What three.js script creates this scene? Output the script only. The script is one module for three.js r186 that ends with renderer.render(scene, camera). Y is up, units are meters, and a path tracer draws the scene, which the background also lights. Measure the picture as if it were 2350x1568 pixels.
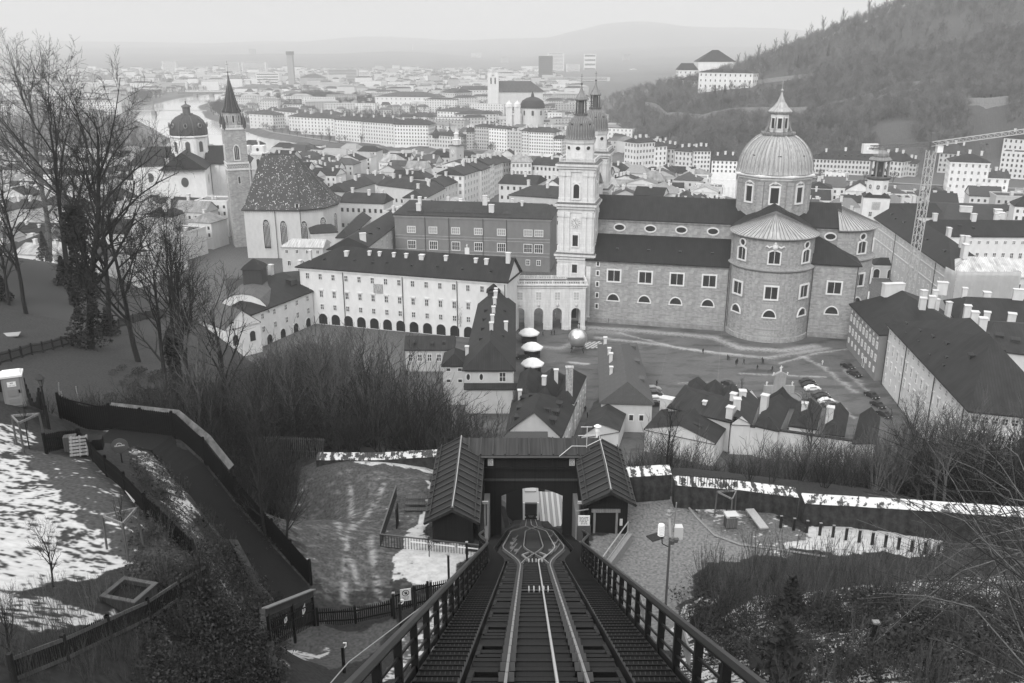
import * as THREE from 'three';
import { mergeGeometries, toCreasedNormals } from 'three/addons/utils/BufferGeometryUtils.js';
import { ImprovedNoise } from 'three/addons/math/ImprovedNoise.js';
import { MarchingCubes } from 'three/addons/objects/MarchingCubes.js';

// ---------------------------------------------------------------- camera, sky, sun, exposure
const scene = new THREE.Scene();
const TH = 18.4 * Math.PI / 180, FOC = 2022, CAMY = 92;
const camera = new THREE.PerspectiveCamera(2 * Math.atan(784 / FOC) * 180 / Math.PI, 2350 / 1568, 0.4, 40000);
camera.position.set(0, CAMY, 0); camera.rotation.x = -TH; camera.updateMatrixWorld();
{ // overcast sky: darker towards the horizon, three times as bright overhead, faint uneven cloud
  const w = 256, h = 128, d = new Float32Array(w * h * 4), n = new ImprovedNoise();
  for (let j = 0; j < h; j++) for (let i = 0; i < w; i++) {
    const el = ((j + .5) / h - .5) * Math.PI, az = i / w * Math.PI * 2, s = Math.max(0, Math.sin(el));
    const x = Math.cos(az) * Math.cos(el) * 3, y = Math.sin(el) * 5, z = Math.sin(az) * Math.cos(el) * 3;
    const c = 1 + .07 * n.noise(x, y, z) + .04 * n.noise(x * 2.3, y * 2.3, z * 2.3 + 7);
    const L = .43 * (1 + 2.1 * s) * c, k = (j * w + i) * 4;
    d[k] = L; d[k + 1] = L; d[k + 2] = L; d[k + 3] = 1;
  }
  const t = new THREE.DataTexture(d, w, h, THREE.RGBAFormat, THREE.FloatType);
  t.mapping = THREE.EquirectangularReflectionMapping; t.magFilter = t.minFilter = THREE.LinearFilter; t.needsUpdate = true;
  scene.background = t; scene.environment = t;
}
const sun = new THREE.DirectionalLight(new THREE.Color(1, .995, .985), 1.5);
sun.position.set(-190, 300, 190); sun.target.position.set(0, 0, -250); sun.castShadow = true; sun.shadow.radius = 60;
sun.shadow.camera.left = -700; sun.shadow.camera.right = 700; sun.shadow.camera.top = 700; sun.shadow.camera.bottom = -700; sun.shadow.camera.far = 3000;
scene.add(sun, sun.target);
scene.fog = new THREE.FogExp2(new THREE.Color(.66, .66, .66), .00022);
const renderer = new THREE.WebGLRenderer();
renderer.toneMapping = THREE.LinearToneMapping; renderer.toneMappingExposure = 1.64; renderer.shadowMap.enabled = true;

// ---------------------------------------------------------------- small tools
const RNG = (s) => () => { s |= 0; s = s + 0x6D2B79F5 | 0; let t = Math.imul(s ^ s >>> 15, 1 | s); t = t + Math.imul(t ^ t >>> 7, 61 | t) ^ t; return ((t ^ t >>> 14) >>> 0) / 4294967296; };
let R = RNG(11); const rr = (a, b) => a + (b - a) * R(), ri = (a, b) => Math.floor(rr(a, b + 1)), pick = (a) => a[Math.floor(R() * a.length)];
const clamp = (x, a = 0, b = 1) => Math.min(b, Math.max(a, x)), lerp = (a, b, t) => a + (b - a) * t, sstep = (a, b, x) => { const t = clamp((x - a) / (b - a)); return t * t * (3 - 2 * t); };
const COS = Math.cos(TH), SIN = Math.sin(TH);
const ray = (px, py) => { const u = (px - 1175) / FOC, v = (py - 784) / FOC; return [u, -v * COS - SIN, v * SIN - COS]; };
// surveying: the ground point (at height y) or the point (at distance north z) seen at a place of the photograph
const P = (px, py, y = 0) => { const r = ray(px, py), D = (y - CAMY) / r[1]; return [r[0] * D, y, r[2] * D]; };
const PZ = (px, py, z) => { const r = ray(px, py), D = z / r[2]; return [r[0] * D, CAMY + r[1] * D, z]; };
const P2 = (px, py, y = 0) => { const p = P(px, py, y); return [p[0], p[2]]; };
const N0 = new ImprovedNoise();
const fbm = (x, y, o = 4, z = .37) => { let s = 0, a = .5, f = 1; for (let i = 0; i < o; i++) { s += a * N0.noise(x * f, y * f, z + i * 3.1); f *= 2; a *= .5; } return s; };
const names = {};
function numbered(n) { const k = names[n] = (names[n] ?? -1) + 1; return k ? n + '_' + String(k).padStart(3, '0') : n; }
function tag(o, label, category, group, kind) { if (label) o.userData.label = label; if (category) o.userData.category = category; if (group) o.userData.group = group; if (kind) o.userData.kind = kind; return o; }
function thing(name, label, category, p = [0, 0, 0], turn = 0, group) { const o = new THREE.Group(); o.name = numbered(name); scene.add(o); o.position.set(...p); o.rotation.y = turn; return tag(o, label, category, group); }
function copyOf(o, label, p, turn = 0, s = 1, group) { const c = o.clone(); c.name = numbered(o.name.replace(/_\d+$/, '')); scene.add(c); c.position.set(...p); c.rotation.y = turn; c.scale.setScalar(s); c.userData = { ...o.userData }; return tag(c, label, null, group); }
function mesh(name, geo, mat, parent, p, turn) { const m = new THREE.Mesh(geo, mat); m.name = parent === scene ? numbered(name) : name; m.castShadow = m.receiveShadow = true; if (p) m.position.set(...p); if (turn) m.rotation.y = turn; parent.add(m); return m; }
const clean = (g) => { const k = g.index ? g.toNonIndexed() : g; for (const a of Object.keys(k.attributes)) if (!['position', 'normal', 'uv'].includes(a)) k.deleteAttribute(a); return k; };
const sub = (a, b) => [a[0] - b[0], a[1] - b[1], a[2] - b[2]], crs = (a, b) => [a[1] * b[2] - a[2] * b[1], a[2] * b[0] - a[0] * b[2], a[0] * b[1] - a[1] * b[0]], nrm = (a) => { const l = Math.hypot(...a) || 1; return [a[0] / l, a[1] / l, a[2] / l]; };
const add3 = (a, b, k = 1) => [a[0] + b[0] * k, a[1] + b[1] * k, a[2] + b[2] * k], mix3 = (a, b, t) => [lerp(a[0], b[0], t), lerp(a[1], b[1], t), lerp(a[2], b[2], t)];

// MB collects faces and builds ONE mesh; uv are metres along each face
class MB {
  constructor() { this.p = []; this.o = null; }
  at(x, y, z, ry = 0) { this.o = [x, y, z, Math.cos(ry), Math.sin(ry)]; return this; }
  here() { this.o = null; return this; }
  v(a) { const o = this.o; if (o) this.p.push(o[0] + a[0] * o[3] + a[2] * o[4], o[1] + a[1], o[2] - a[0] * o[4] + a[2] * o[3]); else this.p.push(a[0], a[1], a[2]); }
  tri(a, b, c) { this.v(a); this.v(b); this.v(c); return this; }
  quad(a, b, c, d) { return this.tri(a, b, c).tri(a, c, d); }
  fan(pts) { for (let i = 1; i < pts.length - 1; i++) this.tri(pts[0], pts[i], pts[i + 1]); return this; }
  box(x0, y0, z0, x1, y1, z1) {
    const a = [x0, y0, z1], b = [x1, y0, z1], c = [x1, y1, z1], d = [x0, y1, z1], e = [x0, y0, z0], f = [x1, y0, z0], g = [x1, y1, z0], h = [x0, y1, z0];
    return this.quad(a, b, c, d).quad(f, e, h, g).quad(b, f, g, c).quad(e, a, d, h).quad(d, c, g, h).quad(e, f, b, a);
  }
  cbox(x, y, z, w, h, d) { return this.box(x - w / 2, y, z - d / 2, x + w / 2, y + h, z + d / 2); }
  prism(c, y0, y1, top = true) { // c: [x,z] seen from above, front-left first, walking right
    const n = c.length; for (let i = 0; i < n; i++) { const a = c[i], b = c[(i + 1) % n]; this.quad([a[0], y0, a[1]], [b[0], y0, b[1]], [b[0], y1, b[1]], [a[0], y1, a[1]]); }
    if (top) this.fan(c.map((q) => [q[0], y1, q[1]])); return this;
  }
  beam(a, b, w, h = w) { // a bar of w across and h high from a to b
    const d = nrm(sub(b, a)); let s = nrm(crs(d, Math.abs(d[1]) > .98 ? [1, 0, 0] : [0, 1, 0])); const u = crs(s, d);
    const q = (p, i, j) => add3(add3(p, s, i * w / 2), u, j * h / 2), k = [[-1, -1], [1, -1], [1, 1], [-1, 1]];
    for (let i = 0; i < 4; i++) { const m = k[i], n = k[(i + 1) % 4]; this.quad(q(a, ...m), q(b, ...m), q(b, ...n), q(a, ...n)); }
    return this.quad(q(a, -1, -1), q(a, 1, -1), q(a, 1, 1), q(a, -1, 1)).quad(q(b, -1, -1), q(b, -1, 1), q(b, 1, 1), q(b, 1, -1));
  }
  tube(pts, rad, n = 5, cap = true) {
    const rings = []; let s = null;
    for (let i = 0; i < pts.length; i++) {
      const d = nrm(sub(pts[Math.min(i + 1, pts.length - 1)], pts[Math.max(i - 1, 0)])), r = Array.isArray(rad) ? rad[i] : rad;
      if (!s) s = nrm(crs(d, Math.abs(d[1]) > .9 ? [1, 0, .1] : [0, 1, 0])); s = nrm(add3(s, d, -(s[0] * d[0] + s[1] * d[1] + s[2] * d[2]))); const u = crs(d, s);
      rings.push(Array.from({ length: n }, (_, k) => { const a = k / n * Math.PI * 2; return add3(add3(pts[i], s, Math.cos(a) * r), u, Math.sin(a) * r); }));
    }
    for (let i = 0; i < rings.length - 1; i++) for (let k = 0; k < n; k++) { const m = (k + 1) % n; this.quad(rings[i][k], rings[i][m], rings[i + 1][m], rings[i + 1][k]); }
    if (cap) { this.fan(rings[0].slice().reverse()); this.fan(rings[rings.length - 1]); } return this;
  }
  lathe(prof, x, z, n = 24, a0 = 0, a1 = Math.PI * 2) { // prof: [radius, y] from the bottom up
    for (let k = 0; k < n; k++) {
      const p = a0 + (a1 - a0) * k / n, q = a0 + (a1 - a0) * (k + 1) / n, f = (e, a) => [x + Math.sin(a) * e[0], e[1], z + Math.cos(a) * e[0]];
      for (let i = 0; i < prof.length - 1; i++) { const A = f(prof[i], p), B = f(prof[i], q), Cc = f(prof[i + 1], q), D = f(prof[i + 1], p); if (prof[i][0] > 1e-6) this.tri(A, B, Cc); if (prof[i + 1][0] > 1e-6) this.tri(A, Cc, D); }
    } return this;
  }
  ball(x, y, z, r, n = 10, sy = 1) { const pr = []; for (let i = 0; i <= n; i++) { const a = -Math.PI / 2 + Math.PI * i / n; pr.push([Math.max(0, Math.cos(a) * r), y + Math.sin(a) * r * sy]); } return this.lathe(pr, x, z, n * 2); }
  geo(smooth) {
    const p = new Float32Array(this.p), n = p.length / 3, uv = new Float32Array(n * 2);
    for (let i = 0; i < n; i += 3) {
      const a = [p[i * 3], p[i * 3 + 1], p[i * 3 + 2]], b = [p[i * 3 + 3], p[i * 3 + 4], p[i * 3 + 5]], c = [p[i * 3 + 6], p[i * 3 + 7], p[i * 3 + 8]], nn = nrm(crs(sub(b, a), sub(c, a)));
      let t, w; if (Math.abs(nn[1]) > .97) { t = [1, 0, 0]; w = [0, 0, -1]; } else { t = nrm(crs([0, 1, 0], nn)); w = crs(nn, t); }
      [a, b, c].forEach((q, k) => { uv[(i + k) * 2] = q[0] * t[0] + q[1] * t[1] + q[2] * t[2]; uv[(i + k) * 2 + 1] = q[0] * w[0] + q[1] * w[1] + q[2] * w[2]; });
    }
    let g = new THREE.BufferGeometry(); g.setAttribute('position', new THREE.BufferAttribute(p, 3)); g.setAttribute('uv', new THREE.BufferAttribute(uv, 2)); g.computeVertexNormals();
    if (smooth) g = toCreasedNormals(g, smooth); return g;
  }
  build(name, mat, parent = scene, smooth) { if (!this.p.length) return null; return mesh(name, this.geo(smooth), mat, parent); }
}

// ---------------------------------------------------------------- procedural materials (all greys: the photograph is black and white)
function tex(size, metres, fn, srgb = false) { // fn(u, v) in 0..1 -> value 0..1, repeats every `metres`
  const d = new Uint8Array(size * size * 4); for (let j = 0; j < size; j++) for (let i = 0; i < size; i++) { const v = clamp(fn(i / size, j / size)) * 255, k = (j * size + i) * 4; d[k] = d[k + 1] = d[k + 2] = v; d[k + 3] = 255; }
  const t = new THREE.DataTexture(d, size, size); t.wrapS = t.wrapT = THREE.RepeatWrapping; t.magFilter = THREE.LinearFilter; t.minFilter = THREE.LinearMipmapLinearFilter; t.generateMipmaps = true; t.colorSpace = THREE.NoColorSpace; t.repeat.set(1 / metres, 1 / metres); t.needsUpdate = true; return t;
}
const wrapn = (u, v, f, o = 4, seed = 0) => { // tileable noise about 0
  const a = u * Math.PI * 2, b = v * Math.PI * 2, k = f / 6.283; let s = 0, m = .5, q = k;
  for (let i = 0; i < o; i++) { s += m * (N0.noise(Math.cos(a) * q + seed, Math.sin(a) * q + 5.2, Math.cos(b) * q) + N0.noise(Math.sin(b) * q, Math.cos(a) * q + 9.1 + seed, Math.sin(a) * q)); q *= 2; m *= .5; } return s;
};
const hash = (a, b) => { const s = Math.sin(a * 127.1 + b * 311.7) * 43758.5453; return s - Math.floor(s); };
const TX = {
  plaster: tex(256, 9, (u, v) => .9 + .12 * wrapn(u, v, 4, 5) + .05 * wrapn(u, v * .2, 30, 2, 3)),
  seam: tex(512, 19.2, (u, v) => { const s = (u * 32) % 1, e = Math.min(s, 1 - s), i = Math.floor(u * 32); return (e < .1 ? .4 : e < .18 ? 1.1 : .68 + .3 * hash(i, Math.floor(v * 5 + hash(i, 1) * 3) % 5)) * (.85 + .55 * wrapn(u, v, 6, 5) + .18 * wrapn(u, v * .15, 30, 2, 4)); }),
  tiles: tex(256, 3.2, (u, v) => { const r = Math.floor(v * 10), f = (v * 10) % 1, c = Math.floor(u * 16 + (r % 2) * .5); return (f < .16 ? .6 : .84 + .16 * hash(c % 16, r)) * (.92 + .14 * wrapn(u, v, 5, 4)); }),
  stone: tex(512, 11, (u, v) => { const r = Math.floor(v * 22), f = (v * 22) % 1, w = 10, o = hash(r, 3.3), q = u * w + o, c = Math.floor(q) % w, g = q % 1; const m = f < .1 || g < .05; return (m ? .74 : .66 + .34 * Math.pow(hash(c + 2, r + 5), .7)) * (.9 + .22 * wrapn(u, v, 10, 4)); }),
  rubble: tex(256, 6, (u, v) => .7 + .5 * wrapn(u, v, 14, 4) + .25 * wrapn(u, v, 40, 2, 5)),
  streak: tex(256, 10, (u, v) => .78 + .5 * wrapn(u, v * .12, 26, 3) + .3 * wrapn(u, v * .05, 60, 2, 2)),
  marble: tex(256, 8, (u, v) => { const r = Math.floor(v * 9), f = (v * 9) % 1, g = (u * 4 + (r % 2) * .5) % 1; return ((f < .05 || g < .025) ? .8 : .92 + .08 * hash(Math.floor(u * 4 + (r % 2) * .5) % 4, r)) * (.95 + .2 * wrapn(u, v * .3, 9, 4)); }),
  speckle: tex(512, 14, (u, v) => { const cu = u * 38, cv = v * 26, i = Math.floor(cu), j = Math.floor(cv), q = hash(i + 3, j + 9), w = .16 + .3 * hash(i, j), d = Math.hypot(cu - i - .5, (cv - j - .5) * (.7 + hash(j, i))); const r = (v * 40) % 1; return q > .87 - .2 * wrapn(u, v, 5, 3, 1) && d < w ? .8 : (.05 + .03 * hash(Math.floor(u * 60), Math.floor(v * 40))) * (r < .2 ? .7 : 1); }),
  wood: tex(256, 1.6, (u, v) => { const c = Math.floor(u * 10), e = (u * 10) % 1; return (e < .07 ? .4 : .74 + .26 * hash(c, 1)) * (.86 + .3 * wrapn(u, v * .15, 40, 3)); }),
  grass: tex(512, 7, (u, v) => .68 + .55 * wrapn(u, v, 18, 5) + .3 * wrapn(u, v, 70, 2, 2)),
  grain: tex(256, 1.1, (u, v) => .78 + .3 * wrapn(u, v, 50, 3) + .14 * wrapn(u, v, 6, 3)),
  bark: tex(128, .8, (u, v) => .7 + .6 * wrapn(u, v * .4, 16, 4)),
};
const mats = {};
function mat(c, t, rough = .8, o = {}) { const k = [c, t && t.uuid, rough, JSON.stringify(o)].join(); if (mats[k]) return mats[k]; const p = { color: new THREE.Color().setRGB(c, c, c), roughness: rough, metalness: o.metal || 0 }; if (t) p.map = t; if (o.bump) { p.bumpMap = t; p.bumpScale = o.bump; } if (o.trans) { p.transmission = o.trans; p.thickness = 0; } if (o.emit) { p.emissive = new THREE.Color(o.emit, o.emit, o.emit); } if (rough > .55 && !o.metal) p.specularIntensity = .25; const m = o.trans || p.specularIntensity ? new THREE.MeshPhysicalMaterial(p) : new THREE.MeshStandardMaterial(p); m.side = THREE.DoubleSide; return mats[k] = m; }
const wallM = (c) => mat(c, TX.plaster, .9), roofM = (c) => mat(c < .3 ? c * .34 : c, TX.seam, .6), tileM = (c) => mat(c, TX.tiles, .75);
const M = { trim: mat(.74, TX.plaster, .8), glass: mat(.018, null, .35), glassMid: mat(.06, null, .3), dark: mat(.012, null, .8), stone: mat(.4, TX.stone, .9), stoneLo: mat(.3, TX.stone, .9), marble: mat(.66, TX.marble, .8), trimStone: mat(.62, TX.marble, .85),
  copper: mat(.42, TX.streak, .6), copperDark: mat(.24, TX.streak, .6), lead: mat(.13, TX.streak, .6), gutter: mat(.02, null, .5), iron: mat(.007, null, .5), white: mat(.8, null, .6), snow: mat(.6, null, .9), rail: mat(.36, null, .4, { metal: .7 }), wood: mat(.016, TX.wood, .75), woodMid: mat(.09, TX.wood, .8), woodPale: mat(.24, TX.wood, .85), bark: mat(.04, TX.bark, .95), barkPale: mat(.13, TX.bark, .95), ivy: mat(.028, null, .8), leaf: mat(.035, null, .85), concrete: mat(.24, TX.grain, .9), rubble: mat(.1, TX.rubble, .95), asphalt: mat(.1, TX.grain, .9) };

// ---------------------------------------------------------------- windows and houses
const winCache = {};
function arcShape(w, h, type, sh = new THREE.Shape(), rev = false) { // centred
  const a = w / 2, b = h / 2; let pts = [];
  if (type === 'o') for (let i = 0; i < 20; i++) pts.push([a * Math.cos(i / 20 * 6.2832), b * Math.sin(i / 20 * 6.2832)]);
  else if (type === 'l' || type === 'a') { const r = a, y = type === 'l' ? -b : b - r, sy = type === 'l' ? h / r : 1; pts.push([-a, -b], [a, -b]); for (let i = 0; i <= 12; i++) pts.push([a * Math.cos(i / 12 * Math.PI), y + r * sy * Math.sin(i / 12 * Math.PI)]); if (type === 'l') pts = pts.slice(2); }
  else if (type === 'g') { const y = b - w * .95; pts.push([-a, -b], [a, -b]); for (let i = 0; i <= 7; i++) { const t = i / 7; pts.push([a * (1 - t * t), y + w * .95 * Math.sin(t * Math.PI / 2)]); } for (let i = 6; i >= 0; i--) { const t = i / 7; pts.push([-a * (1 - t * t), y + w * .95 * Math.sin(t * Math.PI / 2)]); } }
  else if (type === 's') { pts.push([-a, -b], [a, -b]); for (let i = 0; i <= 6; i++) { const t = i / 3 - 1; pts.push([-t * a, b - w * .16 * t * t]); } }
  else pts.push([-a, -b], [a, -b], [a, b], [-a, b]);
  if (rev) pts.reverse(); sh.setFromPoints(pts.map((q) => new THREE.Vector2(...q))); return sh;
}
function winGeo(w, h, type, fw, mx, my, dep) {
  const k = [w, h, type, fw, mx, my, dep].join(); if (winCache[k]) return winCache[k];
  const out = arcShape(w + fw * 2, h + fw * (type === 'l' ? 1.6 : 2), type); out.holes.push(arcShape(w, h, type, new THREE.Path(), true));
  const parts = [clean(new THREE.ExtrudeGeometry(out, { depth: dep, bevelEnabled: false, curveSegments: 1 }))];
  const bar = (x, y, a, b) => { const g = clean(new THREE.BoxGeometry(a, b, .06)); g.translate(x, y, .06); parts.push(g); };
  for (let i = 1; i < mx; i++) bar(-w / 2 + w * i / mx, 0, Math.min(.16, fw * .7), h * (type === 'o' ? .9 : type === 'g' ? .86 : type === 'l' ? .95 : .98));
  for (let j = 1; j < my; j++) bar(0, -h / 2 + h * j / my, w * .97, Math.min(.12, fw * .6));
  if (type === 'l') parts[0].translate(0, 0, 0);
  const pane = clean(new THREE.ShapeGeometry(arcShape(w, h, type), 1)); pane.translate(0, 0, .03);
  return winCache[k] = [mergeGeometries(parts), pane];
}
// a window: its frame is the part, its pane the sub-part
function win(parent, x, y, z, turn, s) {
  const [f, p] = winGeo(s.w, s.h, s.t || 'r', s.fw ?? .18, s.mx || 1, s.my || 1, s.dep || .14);
  const m = mesh(s.name || 'window', f, s.frame || M.trim, parent, [x, y, z], turn); mesh('pane', p, s.glass || M.glass, m);
  if (s.hood) { const b = new MB(); b.box(-s.w / 2 - .35, s.h / 2 + .35, 0, s.w / 2 + .35, s.h / 2 + .6, .4); if (s.hood > 1) b.quad([-s.w / 2 - .4, s.h / 2 + .62, .38], [s.w / 2 + .4, s.h / 2 + .62, .38], [0, s.h / 2 + .62 + s.w * .35, .3], [0, s.h / 2 + .62 + s.w * .35, .05]); mesh('hood', b.geo(), s.frame || M.trim, m); }
  return m;
}
function facade(g, A, B, rows, ox = 0, oz = 0) { // A, B: left and right end of the wall seen from outside
  const L = Math.hypot(B[0] - A[0], B[1] - A[1]), dx = (B[0] - A[0]) / L, dz = (B[1] - A[1]) / L, turn = Math.atan2(-dz, dx);
  for (const r of rows) {
    const n = r.n || 1, m = r.m ?? L / n / 2, xs = r.xs ? r.xs.map((f) => f * L) : Array.from({ length: n }, (_, i) => n === 1 ? L / 2 : m + (L - 2 * m) * i / (n - 1));
    for (const s of xs) { const x = A[0] + dx * s - ox, z = A[1] + dz * s - oz; if (r.lite) mesh('window', liteGeo(r.w, r.h), M.glass, g, [x, r.y, z], turn); else win(g, x, r.y, z, turn, r); }
  }
}
const liteCache = {}; const liteGeo = (w, h) => liteCache[w + ',' + h] || (liteCache[w + ',' + h] = clean(new THREE.BoxGeometry(w, h, .12)));
const offs = (c, o) => { const n = c.length; return c.map((p, i) => { const a = c[(i + n - 1) % n], b = c[(i + 1) % n]; const e = (q, r) => { const l = Math.hypot(r[0] - q[0], r[1] - q[1]); return [(r[0] - q[0]) / l, (r[1] - q[1]) / l]; }; const d1 = e(a, p), d2 = e(p, b), n1 = [-d1[1], d1[0]], n2 = [-d2[1], d2[0]], k = 1 + n1[0] * n2[0] + n1[1] * n2[1]; return [p[0] + (n1[0] + n2[0]) / k * o, p[1] + (n1[1] + n2[1]) / k * o]; }); };
const quadOf = (A, B, dep) => { const L = Math.hypot(B[0] - A[0], B[1] - A[1]), n = [-(B[1] - A[1]) / L, (B[0] - A[0]) / L]; return [A, B, [B[0] - n[0] * dep, B[1] - n[1] * dep], [A[0] - n[0] * dep, A[1] - n[1] * dep]]; };
function roofFaces(b, c0, y, rh, o) { // four-cornered roof: ridge from the left side's middle to the right side's (axis 0) or front to back (axis 1)
  const ov = o.ov ?? .5; let c = offs(c0, ov); if (o.axis) c = [c[1], c[2], c[3], c[0]];
  const m = (p, q, t = .5) => [lerp(p[0], q[0], t), lerp(p[1], q[1], t)], k = o.sk ?? .5, a = m(c[0], c[3], k), d = m(c[1], c[2], k), r1 = m(a, d, o.inA || 0), r2 = m(d, a, o.inB || 0), at = (q, yy) => [q[0], yy, q[1]], t = y + rh, e = y - (o.drop || 0);
  b.quad(at(c[0], e), at(c[1], e), at(r2, t), at(r1, t)); b.quad(at(c[2], e), at(c[3], e), at(r1, t), at(r2, t));
  if (o.inA) b.tri(at(c[3], e), at(c[0], e), at(r1, t)); if (o.inB) b.tri(at(c[1], e), at(c[2], e), at(r2, t));
  for (let i = 0; i < 4; i++) { if ((i === 3 && !o.inA) || (i === 1 && !o.inB)) continue; const p = c[i], q = c[(i + 1) % 4]; b.quad(at(p, e - .35), at(q, e - .35), at(q, e + .0), at(p, e + .0)); }
  b.fan(c.map((p) => at(p, e - .34)).reverse());
  return [r1, r2];
}
function chimney(g, x, y, z, w, h, d, m = wallM(.62), turn = 0) { const b = new MB(); b.at(x, y, z, turn).cbox(0, 0, 0, w, h, d).cbox(0, h, 0, w + .3, .22, d + .3); return b.build('chimney', m, g); }
function house(o) { // c: four [x, z] corners, front-left first, walking right
  const c0 = o.c, b0 = c0[0], y0 = o.y0 || 0, c = c0.map((p) => [p[0] - b0[0], p[1] - b0[1]]), g = o.g || thing(o.name || 'house', o.label, o.cat || 'house', [b0[0], y0, b0[1]], 0, o.group), h = o.h, rh = o.rh ?? 4;
  const w = new MB().prism(c, o.base ?? -3, h, !!o.flat), cc = o.axis ? [c[1], c[2], c[3], c[0]] : c, md = (p, q) => [(p[0] + q[0]) / 2, (p[1] + q[1]) / 2];
  if (!o.flat) { if (!o.inA) { const m = md(cc[0], cc[3]); w.tri([cc[3][0], h, cc[3][1]], [cc[0][0], h, cc[0][1]], [m[0], h + rh * .97, m[1]]); } if (!o.inB) { const m = md(cc[1], cc[2]); w.tri([cc[1][0], h, cc[1][1]], [cc[2][0], h, cc[2][1]], [m[0], h + rh * .97, m[1]]); } }
  w.build('wall', o.wall || wallM(.6), g);
  if (o.flat) { const b = new MB(), i = offs(c, -.35), e = offs(c, .12); b.prism(e, h - .1, h + .7, false); b.prism(i, h, h + .7, false); for (let k = 0; k < 4; k++) { const q = (k + 1) % 4; b.quad([e[k][0], h + .7, e[k][1]], [e[q][0], h + .7, e[q][1]], [i[q][0], h + .7, i[q][1]], [i[k][0], h + .7, i[k][1]]); } b.build('parapet', o.wall || wallM(.6), g); new MB().fan(i.map((p) => [p[0], h + .06, p[1]])).build('roof', o.roof || roofM(.2), g); }
  else { const b = new MB(); roofFaces(b, c, h + .02, rh, o); b.build('roof', o.roof || roofM(.075), g); }
  if (o.cornice) new MB().prism(offs(c, o.cornice), h - .9, h - .4, false).prism(offs(c, o.cornice * .5), h - 1.3, h - .9, false).build('cornice', o.trim || M.trim, g);
  for (const [k, i, j] of [['f', 0, 1], ['r', 1, 2], ['b', 2, 3], ['l', 3, 0]]) if (o[k]) facade(g, c[i], c[j], o[k]);
  for (const [t, s, cw, ch, cd] of o.chim || []) { const q = [lerp(lerp(c[0][0], c[1][0], t), lerp(c[3][0], c[2][0], t), s), lerp(lerp(c[0][1], c[1][1], t), lerp(c[3][1], c[2][1], t), s)], k = o.axis ? t : s; chimney(g, q[0], h + (o.flat ? 0 : rh * (1 - Math.abs(2 * k - 1))) - .8, q[1], cw || 1, (ch || 2.2) + .8, cd || cw || 1, o.chimM, Math.atan2(-(c[1][1] - c[0][1]), c[1][0] - c[0][0])); }
  for (const [t, s, dw, dh] of o.dorm || []) { // small shed dormers on the front (s < .5) or back slope of an axis-0 roof, right or left slope of an axis-1 roof
    const q = [lerp(lerp(c[0][0], c[1][0], t), lerp(c[3][0], c[2][0], t), s), lerp(lerp(c[0][1], c[1][1], t), lerp(c[3][1], c[2][1], t), s)], k = o.axis ? t : s, y = h + rh * (1 - Math.abs(2 * k - 1)), fd = Math.atan2(-(c[1][1] - c[0][1]), c[1][0] - c[0][0]), turn = o.axis ? fd + (t > .5 ? Math.PI / 2 : -Math.PI / 2) : fd + (s > .5 ? Math.PI : 0), W2 = dw || 1.2, H2 = dh || .9;
    const b = new MB().at(q[0], y - .1, q[1], turn), zf = .9, zb = -1.5; b.quad([-W2 / 2 - .15, H2, zf + .2], [W2 / 2 + .15, H2, zf + .2], [W2 / 2 + .15, H2 + .25, zb], [-W2 / 2 - .15, H2 + .25, zb]); b.quad([-W2 / 2, -.5, zf], [-W2 / 2, H2, zf], [-W2 / 2, H2 + .2, zb], [-W2 / 2, 0, zb]); b.quad([W2 / 2, -.5, zf], [W2 / 2, H2, zf], [W2 / 2, H2 + .2, zb], [W2 / 2, 0, zb]);
    const d = b.build('dormer', o.roof || roofM(.075), g); mesh('pane', new MB().at(q[0], y - .1, q[1], turn).quad([-W2 / 2, -.5, zf - .02], [W2 / 2, -.5, zf - .02], [W2 / 2, H2, zf - .02], [-W2 / 2, H2, zf - .02]).geo(), M.glass, d);
  }
  return g;
}
function pipes(g, list) { for (const [x, z, y0, y1] of list) new MB().tube([[x, y0, z], [x, y1, z]], .14, 5).build('drainpipe', M.gutter, g); }
// ---------------------------------------------------------------- the town's plain, the river, the wooded hill and the far hills
const RIVER = [[520, -520], [380, -540], [296, -562], [205, -600], [112, -692], [25, -762], [-50, -786], [-135, -846], [-222, -880], [-330, -1010], [-404, -1150], [-494, -1312], [-600, -1600], [-640, -1900], [-600, -2300], [-300, -2700]];
function polyDist(L, x, z) { let d = 1e9; for (let i = 0; i < L.length - 1; i++) { const [ax, az] = L[i], [bx, bz] = L[i + 1], ux = bx - ax, uz = bz - az, t = clamp(((x - ax) * ux + (z - az) * uz) / (ux * ux + uz * uz)); d = Math.min(d, Math.hypot(x - ax - ux * t, z - az - uz * t)); } return d; }
const riverD = (x, z) => (z < -480 && z > -2900) ? polyDist(RIVER, x, z) : 1e9;
const CREST = [[90, 0], [125, 10], [150, 30], [180, 44], [240, 57], [290, 73], [350, 97], [450, 137], [600, 200], [900, 290], [1400, 330]];
const table = (T, x) => { if (x <= T[0][0]) return T[0][1]; for (let i = 1; i < T.length; i++) if (x < T[i][0]) return lerp(T[i - 1][1], T[i][1], (x - T[i - 1][0]) / (T[i][0] - T[i - 1][0])); return T[T.length - 1][1]; };
function hillY(x, z) {
  const f = 706 + 24 * sstep(300, 480, x) + 8 * fbm(x * .02, 3.3), t = (-z - f) / 240; if (x < 60) return 0; if (t <= 0) return 0;
  return (table(CREST, x) * (.42 * sstep(0, .12, t) + .58 * sstep(.05, 1, t)) * (1 - .9 * sstep(1.3, 4.2, t)) + 3 * fbm(x * .03, z * .03) * sstep(0, .2, t));
}
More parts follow.
